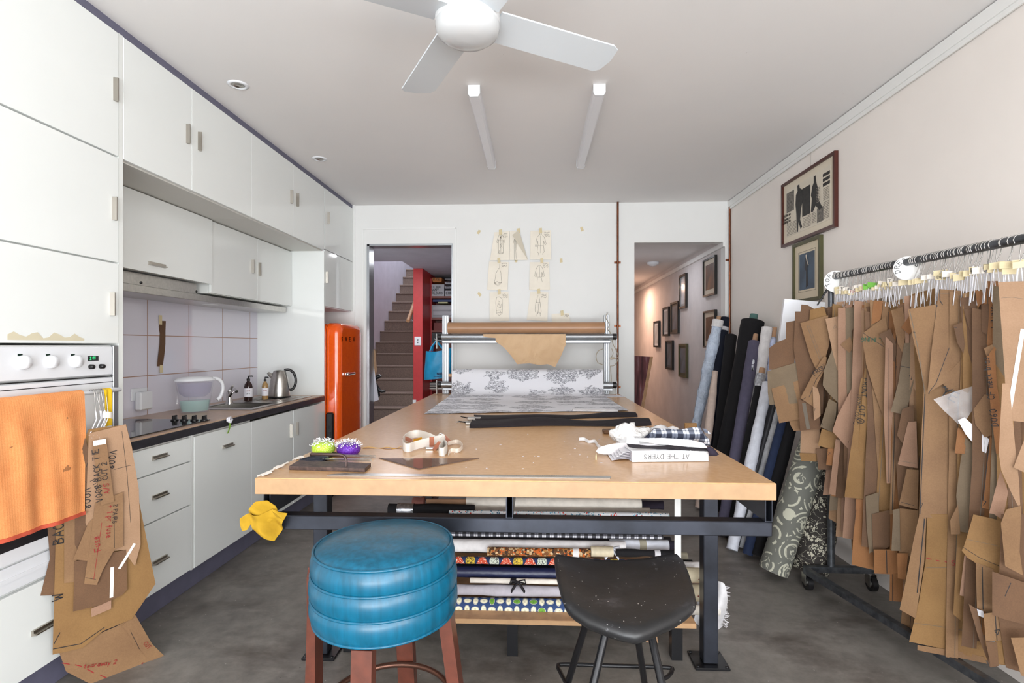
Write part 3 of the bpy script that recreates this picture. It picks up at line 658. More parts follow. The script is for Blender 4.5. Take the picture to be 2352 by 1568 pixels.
loft(MB(), [ov(0.076, 0.045, 0.008), ov(0.082, 0.049, 0.03), ov(0.088, 0.053, 0.078)], jp, JM).build('water', glassy('pale_green_water', 'a8d8cc', 0.6, 0.05), jt)
loft(MB(), [ov(0.06, 0.035, 0.10), ov(0.092, 0.055, 0.125), ov(0.104, 0.060, 0.19)], jp, JM).build('filter_funnel', glassy('lilac_funnel', 'a9a5c4', 0.4, 0.1), jt)
loft(MB(), [ov(0.120, 0.070, 0.203), ov(0.122, 0.071, 0.210), ov(0.10, 0.06, 0.225), ov(0.05, 0.03, 0.232)], jp, JM).build('lid', M['white_gloss'], jt)
jd = JM.to_3x3() @ Vector((1, 0, 0))
def jpt(r, z): return jp + jd * r + Vector((0, 0, z))
MB().tube(smoothp([jpt(0.105, 0.214), jpt(0.14, 0.208), jpt(0.165, 0.18), jpt(0.17, 0.14), jpt(0.155, 0.09), jpt(0.135, 0.07)], 4), 0.0115, 12).build('handle', M['white_gloss'], jt)
# socket + plug-in adapter
sp_ = thing('power_socket', 'white wall power socket low on the tiles', 'socket', (XW + 0.008, 3.13, 1.0))
p0 = atx(300, 921, XW + 0.009); p1 = atx(336, 889, XW + 0.009)
MB().box((XW + 0.0085, p0.y, p0.z), (XW + 0.017, p1.y, p1.z), bev=0.002).build('face_plate', M['white_gloss'], sp_)
p0 = atx(309, 943, XW + 0.02); p1 = atx(338, 897, XW + 0.02)
tag(MB().box((XW + 0.0175, p0.y, p0.z), (XW + 0.06, p1.y, p1.z), bev=0.008).build('plug_in_adapter', M['white_gloss'], None), 'white rounded plug-in adapter in the wall socket', 'adapter')
# taped strip of card on the tiles
cs = thing('taped_card_strip', 'narrow brown card strip taped upright to the splashback', 'pattern strip', (XW + 0.01, 3.4, 1.2))
px = [(368, 736), (382, 737), (381, 760), (379, 790), (376, 815), (374, 841), (361, 841), (362, 820), (366, 790), (368, 765), (366, 750)]
w0 = atx(361, 841, XW + 0.012)
MB().panel([((lambda q: (q.y - w0.y, q.z - w0.z))(atx(u, v, XW + 0.012))) for u, v in px][::-1], (XW + 0.0125, w0.y, w0.z), (0, 1, 0), (0, 0, 1), 0.0015, bend=lambda x, y: 0.004 * math.sin(y * 18)).build('card_strip', KR[2], cs)
for u0, u1, v0, v1 in ((366, 373, 724, 745), (368, 375, 838, 856)):
    a, b = atx(u0, v1, XW + 0.02), atx(u1, v0, XW + 0.02); MB().box((XW + 0.0175, a.y, a.z), (XW + 0.0182, b.y, b.z)).build('tape', M['masking'], cs)
# ribbon scrap pinched over the worktop edge
rs = thing('ribbon_scrap', 'small white and green ribbon scrap caught on the worktop edge', 'ribbon', (XF, 3.13, 0.9))
p = atx(525, 965, XF + 0.02); mb = MB()
for k in range(5):
    a = k * 1.25; mb.tube([p + Vector((0, 0.02 * math.cos(a + q * 0.9), 0.004 + 0.016 * math.sin(a + q * 0.9))) + Vector((0.004 * q, 0, 0)) for q in range(5)], 0.004, 6, ell=(0.3, 1.6))
mb.build('white_knot', M['paper'], rs)
MB().grid(lambda a, b: Vector((XF + 0.022 + 0.006 * math.sin(b * 4), p.y + 0.004 + (a - 0.5) * 0.02 * (1 - 0.4 * b) - 0.01 * b, p.z - 0.002 - 0.075 * b)), 2, 8, 0.001).build('green_tail', simple('green_ribbon', '8cb848', 0.6), rs)
# orange retro fridge
fr = thing('retro_fridge', 'orange rounded retro fridge standing at the end of the kitchen run', 'fridge', (-2.05, 4.98, 0))
def rrect(y0, y1, z0, z1, r, n=8):
    out = []
    for cy, cz, a0 in ((y1 - r, z1 - r, 0), (y0 + r, z1 - r, 90), (y0 + r, z0 + r * 0.4, 180), (y1 - r, z0 + r * 0.4, 270)):
        rr = r if a0 < 180 else r * 0.4
        cy2 = cy if a0 < 180 else (y0 + rr if a0 == 180 else y1 - rr)
        for k in range(n + 1): t = R(a0 + 90 * k / n); out.append((cy2 + rr * math.cos(t), cz + rr * math.sin(t)))
    return out
def fbody(x0, x1, y0, y1, z0, z1, r, edge):
    mb = MB(); rings = []
    for x, ins in ((x0, 0), (x1 - edge, 0), (x1 - edge * 0.5, edge * 0.13), (x1 - edge * 0.15, edge * 0.45), (x1, edge)):
        rings.append([(x, y, z) for y, z in rrect(y0 + ins, y1 - ins, z0 + ins, z1 - ins, max(r - ins, 0.01))])
    return loft(mb, rings, (0, 0, 0))
fbody(-2.38, -1.845, 4.685, 5.285, 0.03, 1.520, 0.07, 0.004).build('cabinet_body', M['orange'], fr)
fd = fbody(-1.838, -1.715, 4.68, 5.29, 0.05, 1.530, 0.09, 0.05).build('fridge_door', M['orange'], fr)
hp = atx(793, 861, -1.71)
mb = MB().box((-1.716, 4.78, 1.055), (-1.69, 4.84, 1.085), bev=0.006).box((-1.705, 4.80, 1.058), (-1.678, 4.99, 1.082), bev=0.008)
mb.build('door_handle', M['chrome'], fd)
for k, ch in enumerate('SMEG'):
    q = atx(785 + k * 9, 783, -1.713); write(ch, (-1.7135, q.y, q.z), (0, 1, 0), (0, 0, 1), 0.034, M['chrome'], fd, w=0.008, name='badge_letter', off=0.001)
for y in (4.74, 5.2): MB().box((-2.3, y, 0.001), (-1.86, y + 0.05, 0.035)).build('foot', M['black'], fr)
ss = thing('folded_step_stool', 'black folded plastic step stool standing in front of the orange fridge', 'step stool', (-1.8, 4.655, 0))
mb = MB().box((-1.832, 4.642, 0.001), (-1.765, 4.674, 0.74), bev=0.012); mb.build('panel', M['black'], ss)
for k in range(6): MB().box((-1.81, 4.638, 0.30 + k * 0.06), (-1.785, 4.642, 0.33 + k * 0.06)).build('grip_ridge', M['blackmetal'], ss)
# ================================================================ PRINTED CLOTH (woven / printed patterns, laid out on the UVs in metres)
def cellpat(name, size, build, rough=0.8):
    t = NT(name); tc = t.new('ShaderNodeTexCoord'); s = t.sep(tc.outputs['UV'])
    U = t.math('DIVIDE', s[0], size); V = t.math('DIVIDE', s[1], size)
    build(t, U, V, tc.outputs['UV']); return t.set(rough)
def f_(t, x): return t.math('SUBTRACT', t.math('FRACT', x), 0.5)
def sq(t, x, k): return t.math('POWER', t.math('ABSOLUTE', t.math('DIVIDE', x, k)), 2)
def batik(t, U, V, uv):
    p, q = f_(t, U), f_(t, V)
    par = t.math('MODULO', t.math('ABSOLUTE', t.math('ADD', t.math('FLOOR', U), t.math('FLOOR', V))), 2)
    a = t.math('ADD', sq(t, p, 0.44), sq(t, q, 0.30)); b = t.math('ADD', sq(t, p, 0.30), sq(t, q, 0.44))
    e = t.math('ADD', t.math('MULTIPLY', a, par), t.math('MULTIPLY', b, t.math('SUBTRACT', 1, par)))
    ins = t.math('LESS_THAN', e, 0.8); ring = t.math('MULTIPLY', t.math('GREATER_THAN', e, 0.95), t.math('LESS_THAN', e, 1.15))
    dots = t.math('LESS_THAN', t.math('ABSOLUTE', t.math('SUBTRACT', t.math('ADD', sq(t, p, 0.1), sq(t, q, 0.1)), 0.7)), 0.35)
    cr = t.math('MINIMUM', t.math('ABSOLUTE', p), t.math('ABSOLUTE', q)); dots = t.math('MULTIPLY', dots, t.math('GREATER_THAN', cr, 0.03))
    wn_ = t.new('ShaderNodeTexWhiteNoise'); wn_.noise_dimensions = '2D'; cm = t.new('ShaderNodeCombineXYZ'); t.ln(t.math('FLOOR', U), cm.inputs[0]); t.ln(t.math('FLOOR', V), cm.inputs[1]); t.ln(cm.outputs[0], wn_.inputs['Vector'])
    gr = t.math('GREATER_THAN', wn_.outputs['Value'], 0.88)
    base = t.mix(ring, '26406f', 'e6e2c8'); oc = t.mix(gr, 'e9e4c6', '6aa032'); oc = t.mix(dots, oc, '1e2a44')
    t.col(t.mix(ins, base, oc))
M['batik'] = cellpat('oval_batik_print', 0.036, batik)
def wax(t, U, V, uv):
    p, q = f_(t, U), f_(t, V)
    w = t.math('MULTIPLY', t.math('SINE', t.math('MULTIPLY', U, 6.2832)), 0.34)
    d = t.math('ABSOLUTE', t.math('SUBTRACT', q, w)); band = t.math('LESS_THAN', d, 0.17)
    dots = t.math('LESS_THAN', t.vor(uv, 190), 0.35)
    c = t.mix(band, '1a2a52', t.mix(dots, 'c8482a', 'e8d8c8'))
    p2, q2 = f_(t, t.math('ADD', U, 0.25)), t.math('ADD', q, 0.28); p3, q3 = f_(t, t.math('ADD', U, 0.75)), t.math('SUBTRACT', q, 0.28)
    e1 = t.math('ADD', sq(t, p2, 0.2), sq(t, q2, 0.28)); e2 = t.math('ADD', sq(t, p3, 0.2), sq(t, q3, 0.28))
    alt = t.math('GREATER_THAN', t.math('FRACT', t.math('MULTIPLY', t.math('FLOOR', U), 0.5)), 0.25)
    c = t.mix(t.math('LESS_THAN', e1, 1.0), c, t.mix(alt, 'd9b93c', 'c9d0c0')); c = t.mix(t.math('LESS_THAN', e2, 1.0), c, t.mix(alt, 'c9d0c0', 'd9b93c'))
    cr = t.math('LESS_THAN', t.vor(uv, 90, 'DISTANCE_TO_EDGE'), 0.05); inc = t.math('LESS_THAN', t.math('MINIMUM', e1, e2), 0.9)
    t.col(t.mix(t.math('MULTIPLY', cr, inc), c, '22202a'))
M['wax'] = cellpat('orange_navy_wax_print', 0.105, wax)
def mosaic(cols, sc, edge='1e1410', ew=0.03):
    def f(t, U, V, uv):
        n = t.new('ShaderNodeTexVoronoi'); n.inputs['Scale'].default_value = sc; t.ln(uv, n.inputs['Vector']); s = t.sep(n.outputs['Color'])
        k = len(cols); c = t.ramp(s[0], [(i / k, x) for i, x in enumerate(cols)], 'CONSTANT')
        e = t.math('LESS_THAN', t.vor(uv, sc, 'DISTANCE_TO_EDGE'), ew); t.col(t.mix(e, c, edge))
    return f
M['mosaic'] = cellpat('brown_orange_mosaic_print', 1, mosaic(['3a2416', 'b07a40', 'd2b48a', 'c8601c', '7a4a22', '5c3c20'], 110))
M['brownprint'] = cellpat('brown_gold_print', 1, mosaic(['24140e', '8a4a20', 'b8863a', '401c10', 'a83c20'], 75))
def libertyf(cols, sc, base, th=0.42):
    def f(t, U, V, uv):
        n = t.new('ShaderNodeTexVoronoi'); n.inputs['Scale'].default_value = sc; t.ln(uv, n.inputs['Vector']); s = t.sep(n.outputs['Color'])
        k = len(cols); c = t.ramp(s[1], [(i / k, x) for i, x in enumerate(cols)], 'CONSTANT')
        t.col(t.mix(t.math('LESS_THAN', n.outputs['Distance'], th), base, c))
    return f
M['floral'] = cellpat('tiny_floral_print', 1, libertyf(['c23c34', '5c94b4', 'e6ded8', '3e6480', '8fbcc8'], 120, 'd8dce0'))
M['feather'] = cellpat('beige_leaf_print', 1, libertyf(['3a2a20', 'c8bda6', '6c2a22', 'c8bda6', 'c8bda6'], 45, 'c2b69c', 0.25))
def plaid(light, mid, dark):
    def f(t, U, V, uv):
        p, q = t.math('FRACT', U), t.math('FRACT', V)
        def st(x): return t.math('ADD', t.math('MULTIPLY', t.math('LESS_THAN', x, 0.5), 0.5), t.math('MULTIPLY', t.math('LESS_THAN', t.math('ABSOLUTE', t.math('SUBTRACT', x, 0.75)), 0.04), 0.3))
        t.col(t.ramp(t.math('ADD', st(p), st(q)), [(0.0, light), (0.5, mid), (1.0, dark)]))
    return f
M['plaid'] = cellpat('black_white_plaid', 0.034, plaid('d8d8de', '55555e', '18181c'))
M['plaidblue'] = cellpat('navy_white_plaid', 0.045, plaid('dfe2ea', '6c7282', '23283a'))
def stripe(cols):
    def f(t, U, V, uv):
        k = len(cols); t.col(t.ramp(t.math('FRACT', V), [(i / k, x) for i, x in enumerate(cols)], 'CONSTANT'))
    return f
M['mustard'] = cellpat('mustard_black_stripe', 0.06, stripe(['7c6a24', '1e1c1c', '8a7830', 'd0ccc0', '1e1c1c']))
M['blackstripe'] = cellpat('black_grey_stripe', 0.03, stripe(['1a1a1e', '3c3c40', '1a1a1e', '16161a']))
M['shirting'] = cellpat('thin_blue_stripe', 0.006, stripe(['e2e2e4', 'e2e2e4', '9a9ea8']))
def scroll(t, U, V, uv):
    mp = t.new('ShaderNodeMapping'); t.ln(uv, mp.inputs['Vector']); mp.inputs['Scale'].default_value = (1, 1, 1)
    d1 = t.vor(mp.outputs[0], 7.5, rnd=0.55); w = t.math('SINE', t.math('MULTIPLY', d1, 36.0)); ln1 = t.math('GREATER_THAN', w, 0.55)
    n1 = t.noise(mp.outputs[0], 9, 2, 0.5, 1.5); gap = t.math('GREATER_THAN', n1, 0.46)
    pet = t.math('LESS_THAN', t.math('ABSOLUTE', t.math('SUBTRACT', t.noise(mp.outputs[0], 14, 1, 0.4, 2.0), 0.5)), 0.035)
    m_ = t.math('MAXIMUM', t.math('MULTIPLY', ln1, gap), t.math('MULTIPLY', pet, t.math('LESS_THAN', d1, 0.42)))
    t.col(t.mix(m_, '66665f', 'b6b4a2'))
M['scroll'] = cellpat('grey_scroll_print', 1, scroll)
def darkflor(t, U, V, uv):
    cl = t.math('GREATER_THAN', t.noise(uv, 9, 2), 0.5); d = t.math('LESS_THAN', t.math('ABSOLUTE', t.math('SUBTRACT', t.vor(uv, 62), 0.32)), 0.14)
    st_ = t.math('LESS_THAN', t.math('ABSOLUTE', t.math('SUBTRACT', t.noise(uv, 22, 1, 0.3, 1.5), 0.5)), 0.012)
    t.col(t.mix(t.math('MAXIMUM', t.math('MULTIPLY', cl, d), st_), '2b2623', 'b9b4a2'))
M['darkfloral'] = cellpat('dark_floral_print', 1, darkflor)
def toile(t, U, V, uv):
    mp = t.new('ShaderNodeMapping'); mp.inputs['Scale'].default_value = (0.62, 1.0, 1); t.ln(uv, mp.inputs['Vector'])
    d = t.vor(mp.outputs[0], 5.2, rnd=0.45); blob = t.math('LESS_THAN', t.math('ADD', d, t.math('MULTIPLY', t.noise(mp.outputs[0], 24, 3), 0.5)), 0.74)
    mp2 = t.new('ShaderNodeMapping'); mp2.inputs['Scale'].default_value = (0.7, 1.9, 1); t.ln(uv, mp2.inputs['Vector'])
    sc_ = t.noise(mp2.outputs[0], 210, 6, 0.85, 0.3); k = t.math('GREATER_THAN', sc_, 0.485)
    big = t.math('GREATER_THAN', t.noise(mp2.outputs[0], 20, 3, 0.6), 0.42)
    pen = t.math('LESS_THAN', t.math('ABSOLUTE', t.math('SUBTRACT', t.noise(mp2.outputs[0], 42, 4, 0.7, 0.6), 0.5)), 0.035)
    fine = t.math('MULTIPLY', t.math('GREATER_THAN', t.noise(mp2.outputs[0], 75, 4, 0.75, 0.2), 0.56), t.math('GREATER_THAN', t.noise(mp.outputs[0], 16, 3, 0.6), 0.50))
    m_ = t.math('MULTIPLY', blob, t.math('MAXIMUM', pen, fine)); t.col(t.mix(t.math('MULTIPLY', m_, 0.85), 'eeeef4', '262c42'))
M['toile'] = cellpat('black_and_white_toile', 1, toile, 0.7)
def cloth(name, c, rough=0.85, var=0.06, spec=0.3): return simple(name, c, rough, spec=spec, var=var, vs=25, bump=0.6, bs=24, bd=0.006)
CL = {k: cloth('cloth_' + k, c) for k, c in dict(cream='ddd6cc', greybeige='b5aca2', white='e4e1e2', lilacgrey='b3aeb6', paleblue='c8d2ea', black='18171a', navy='1b2038', darknavy='161a28', purple='585468',
      blush='c9b4a8', denim='27324e', yellow='a9841c', charcoal='2a272b', greywhite='c4c2c6', khaki='a39c8a', green='4f6f69', darkpurple='2c2634', softwhite='d6d8e2', rose='b07a72').items()}
M['polythene'] = simple('pale_blue_polythene', 'c9d6ea', 0.2, var=0.08, vs=10, bump=1.0, bs=16, bd=0.03)
M['fraywhite'] = cloth('frayed_white', 'dcdadc')
M['silver'] = simple('silver_tape', 'b9bcc4', 0.2, 0.8, var=0.3, vs=60)

# ================================================================ STAIR HALL
sm = thing('carpeted_staircase', 'brown carpeted staircase climbing behind the left doorway', 'staircase', (-2.0, 7.0, 0))
rr, gg = 0.18, 0.2538
for k in range(-2, 14):
    z1 = 0.49 + k * rr; y = 7.22 + k * gg
    x0, x1 = -2.538, -1.642
    if z1 < 0.1: continue
    mb = MB().box((x0, y, z1 - rr if k > -2 else 0.0), (x1, y + gg, z1), bev=0.0)
    mb.tube([(x0, y + 0.002, z1 - 0.014), (x1, y + 0.002, z1 - 0.014)], 0.015, 10)
    mb.build('stair_step', M['carpet'], sm)
hr = thing('stair_handrail', 'wooden handrail fixed to the left face of the red wall', 'handrail', (-1.7, 8.0, 1.2))
p0 = aty(937, 737, 7.50)
MB().cyl(p0, p0 + Vector((0, 2.6, 2.6 * rr / gg)), 0.026, n=16).build('rail', M['wood'], hr)
MB().tube([p0 + Vector((0, 0.1, 0.05)), p0 + Vector((0.05, 0.1, 0.0)), Vector((-1.641, 7.6, p0.z))], 0.006, 8).build('bracket', M['alu'], hr)
ls = thing('light_switch', 'white double light switch on the end of the red wall', 'switch', (-1.575, 7.198, 1.2))
a, b = aty(952, 793, 7.19), aty(967, 773, 7.19)
pl = MB().box((a.x, 7.190, a.z), (b.x, 7.199, b.z), bev=0.002).build('face_plate', M['white_gloss'], ls)
for k in (0.35, 0.65): MB().lathe([(0.010, 0), (0.010, 0.004), (0, 0.005)], n=14, M=Matrix.Translation(((a.x + b.x) / 2, 7.190, a.z + (b.z - a.z) * k)) @ Matrix.Rotation(R(90), 4, 'X')).build('switch_button', M['alu'], ls)
struct('baseboard_stair', MB().box((-1.645, 7.185, 0), (-1.60, 7.199, 0.60)), M['white_sat'])
# shelf unit under the stairs
SY = 7.75
sh = thing('haberdashery_shelves', 'dark red shelves of boxes beyond the left doorway', 'shelves', (-1.1, SY, 0))
MB().box((-1.50, SY + 0.34, 0.0), (-0.31, SY + 0.36, 2.3)).build('back_board', M['darkred'], sh)
zz = [aty(1000, v, SY).z for v in (680, 729, 758, 787, 893)]
for z in zz: MB().box((-1.50, SY, z - 0.03), (-0.31, SY + 0.34, z)).build('shelf', M['darkred'], sh)
MB().box((-1.512, SY, 0), (-1.50, SY + 0.36, 2.3)).build('side_panel', M['red'], sh)
def fbox(name, label, cat, u0, v0, u1, v1, mat, Y=SY + 0.02, dep=0.22, text=None, lid=True, group=None, tmat=None, zbot=None):
    a, b = aty(u0, v1, Y), aty(u1, v0, Y); zb = zbot if zbot is not None else a.z
    t = thing(name, label, cat, ((a.x + b.x) / 2, Y, zb), group=group)
    MB().box((a.x, Y, zb), (b.x, Y + dep, b.z)).build('box_body', mat, t)
    if lid: MB().box((a.x - 0.004, Y - 0.004, b.z - 0.045), (b.x + 0.004, Y + dep + 0.004, b.z + 0.002)).build('lid', mat, t)
    if text:
        n_ = len(text)
        for i, s_ in enumerate(text):
            h = (b.z - zb) * 0.6 / max(n_, 1); w_ = (b.x - a.x) * 0.86; sz = min(h, w_ / len(s_) * 1.12)
            write(s_, (a.x + (b.x - a.x) * 0.08, Y - 0.005, b.z - (b.z - zb) * (0.12 + 0.8 * (i + 0.85) / n_) + 0.01), (1, 0, 0), (0, 0, 1), sz, tmat or M['ink'], t, w=sz * 0.16)
    return t
greyb = simple('grey_card_box', 'b9b9be', 0.6)
fbox('trim_box', 'grey card box marked RIC RAC MANY COLOURS on the top shelf', 'box', 987, 653, 1020, 678, greyb, text=['RIC RAC', 'MANY', 'COLOURS'], zbot=zz[0])
ob = aty(990, 637, SY + 0.02)
fbox('trim_box', 'small orange box sitting on the grey RIC RAC box', 'box', 994, 638, 1014, 652, simple('orange_card', 'b9702c', 0.6), zbot=aty(1, 653, SY + 0.02).z + 0.003, text=['RICE'])
for k, (v0, v1, tx, w_) in enumerate(((667, 680, 'CORDS', 'bottom'), (657, 667, 'BANDS', 'second'), (647, 657, 'SOLIDS', 'third'), (640, 647, 'PINS', 'top'))):
    z1_ = zz[0] if k == 0 else None
    fbox('trim_box', 'pale card box, %s of the stack right of the RIC RAC box' % w_, 'box', 1022, v0, 1052, v1, greyb, text=[tx], group='card boxes stacked on the top shelf', lid=False, zbot=z1_ if z1_ else aty(1, v1, SY + 0.02).z + 0.001)
db_ = fbox('plastic_drawer_box', 'grey two-drawer plastic box on the second shelf', 'drawers', 991, 700, 1050, 728, simple('grey_plastic', '8f8c90', 0.4), lid=False, zbot=zz[1])
for v in (702, 714): a, b = aty(994, v + 10, SY + 0.014), aty(1048, v, SY + 0.014); MB().box((a.x, SY + 0.008, a.z), (b.x, SY + 0.019, b.z), bev=0.004).build('drawer', simple('clear_drawer', 'a9a7ac', 0.2), db_)
zt_ = aty(1, 700, SY + 0.02).z
for k, (c, u0, u1, nm) in enumerate((('2c3c6a', 994, 1036, 'navy blue'), ('c8c89a', 1006, 1028, 'pale yellow'))):
    a, b = aty(u0, 700, SY + 0.03), aty(u1, 697, SY + 0.03); z0 = zt_ + 0.002 + (0 if k else 0.024)
    if k == 0: tag(MB().box((a.x, SY + 0.03, z0), (b.x, SY + 0.2, z0 + 0.03)).build('folder', simple('folder_' + nm.replace(' ', '_'), c, 0.6), None), nm + ' folder lying on top of the grey drawer box', 'folder')
    else: tag(MB().box((a.x, SY + 0.03, z0), (b.x, SY + 0.2, z0 + 0.021)).build('folder', simple('folder_' + nm.replace(' ', '_'), c, 0.6), None), nm + ' folder under the navy folder on the drawer box', 'folder')
fbox('trim_box', 'dark red box on the third shelf', 'box', 996, 741, 1050, 757, simple('dark_red_card', '6f2a24', 0.6), lid=False, zbot=zz[2])
fbox('wire_basket', 'black basket on the fourth shelf', 'basket', 992, 764, 1050, 786, M['blackmetal'], lid=False, zbot=zz[3])
for k in range(6):
    a, b = aty(978, 893, SY - 0.1), aty(1050, 880, SY - 0.1)
    tag(MB().box((a.x + 0.01 * (k % 3), SY - 0.06 + 0.01 * (k % 2), zz[4] + 0.002 + k * 0.017), (a.x + 0.38 - 0.012 * (k % 2), SY + 0.2, zz[4] + 0.017 + k * 0.017)).build('magazine', simple('magazine_%d' % k, ['c9c6bd', '3a3634', 'b3aca0', '6a6a68', 'd2cfc8', '4a4038'][k], 0.5), None), ['pale magazine at the bottom of the flat pile behind the blue bag', 'dark magazine second from the bottom of the pile behind the blue bag', 'beige magazine third from the bottom of the pile behind the blue bag', 'grey magazine fourth from the bottom of the pile behind the blue bag', 'whitish magazine just below the topmost one behind the blue bag', 'brown magazine topmost of the pile behind the blue bag'][k], 'magazine', 'magazines piled on the lowest visible shelf')
# turquoise bag hanging in the doorway
bg = thing('shopping_bag', 'turquoise blue shopping bag hanging in the left doorway behind the roll stand', 'bag', aty(1005, 877, 5.44))
def bagpt(u, v, Y=5.44): return aty(u, v, Y)
tl, tr2, bl, br = bagpt(978, 806), bagpt(1037, 798), bagpt(974, 872), bagpt(1036, 866)
def bagside(sgn):
    def fn(a, b):
        p = (tl.lerp(tr2, a)).lerp(bl.lerp(br, a), b); dep = 0.075 * math.sin(math.pi * min(max(a, 0.0), 1.0)) ** 0.5
        return p + Vector((0, sgn * dep * (0.7 + 0.3 * b) + 0.006 * math.sin(a * 9 + b * 7), -0.02 * math.sin(math.pi * a) * (1 - b)))
    return fn
mb = MB(); mb.grid(bagside(-1), 14, 10); mb.grid(bagside(1), 14, 10)
M['turq'] = simple('turquoise_bag', '1c9cd0', 0.45, var=0.08, vs=12, bump=0.5, bs=18)
b1 = bagside(-1); b2 = bagside(1); mb.grid(lambda a, b: b1(a, 1.0).lerp(b2(a, 1.0), b), 14, 2)
mb.build('bag_body', M['turq'], bg)
hp_ = aty(1002, 782, 5.44)
for s in (-1, 1): MB().tube([bagpt(990, 806) + Vector((0, s * 0.06, 0)), bagpt(993, 795) + Vector((0, s * 0.03, 0)), hp_ + Vector((0, s * 0.004, 0.0)), bagpt(1012, 794) + Vector((0, s * 0.03, 0)), bagpt(1022, 803) + Vector((0, s * 0.06, 0))], 0.008, 6, ell=(0.3, 1.3)).build('bag_handle', M['turq'], bg)
p = bagpt(1004, 861, 5.355); write('BUSY', p, (1, 0, 0.05), (0, 0, 1), 0.022, simple('navy_print', '1d2a5e', 0.6), bg, w=0.005)
p = bagpt(996, 866, 5.355); write('CHILDRENS WEAR', p, (1, 0, 0.05), (0, 0, 1), 0.010, simple('navy_print_small', '1d2a5e', 0.6), bg, w=0.002)
tag(MB().tube([(-0.830, 5.44, hp_.z + 0.002), (hp_.x, 5.44, hp_.z + 0.002), (hp_.x - 0.02, 5.44, hp_.z + 0.02)], 0.005, 8).build('coat_hook', M['alu'], None), 'small metal hook on the door jamb holding the blue bag', 'hook')
# card bundle, clear sheet and black strap behind the left jamb
def poly_on(mb, px, P, n, thick=0.0012, bend=None, step=0.05, axv=None):
    n = Vector(n).normalized(); ay = Vector((0, 0, 1)); ay = (ay - n * ay.dot(n)).normalized(); ax = ay.cross(n).normalized()
    W = [atp(u, v, P, n) for u, v in px]; o = Vector(P); pts = [((w - o).dot(ax), (w - o).dot(ay)) for w in W]
    ar = sum(pts[i - 1][0] * pts[i][1] - pts[i][0] * pts[i - 1][1] for i in range(len(pts)))
    if ar < 0: pts = pts[::-1]
    return mb.panel(pts, o, ax, ay, thick, bend, step), ax, ay
cbn = thing('card_pattern_bundle', 'brown card patterns hanging just inside the left doorway', 'pattern bundle', aty(855, 900, 5.53))
for k in range(4):
    mb = MB(); poly_on(mb, [(838 + k, 802 + 2 * k), (858 + 2 * k, 800 + k), (862 + k, 806), (866 - k, 850 + 5 * k), (852, 905 - 8 * k), (836, 880)], (-1.69, 5.512 + 0.012 * k, 1), (0.02, -1, 0)); mb.build('card_piece', KR[(k * 2 + 1) % 5], cbn)
mb = MB(); poly_on(mb, [(846, 838), (858, 838), (870, 918), (846, 927)], (-1.69, 5.507, 1), (0.0, -1, 0)); tag(mb.build('clear_sheet', glassy('frosted_sheet', 'd5d2dc', 0.8, 0.3), None), 'frosted plastic sheet hanging in front of the doorway card patterns', 'sheet')
a = aty(868, 867, 5.565); mb = MB().tube([aty(862, 868, 5.565), aty(872, 863, 5.565), aty(874, 866, 5.565)], 0.022, 8); mb.tube([aty(862, 880, 5.565), aty(866, 895, 5.565), aty(868, 908, 5.565), aty(864, 916, 5.565)], [0.02, 0.03, 0.024, 0.012], 8).tube([aty(866, 890, 5.565), aty(876, 899, 5.565), aty(885, 898, 5.565)], [0.02, 0.015, 0.012], 8)
mb.tube([aty(862, 868, 5.565), aty(862, 880, 5.565)], 0.01, 8)
tag(mb.build('black_strap', M['black'], None), 'black cloth strap hanging against the carpeted stairs', 'strap')

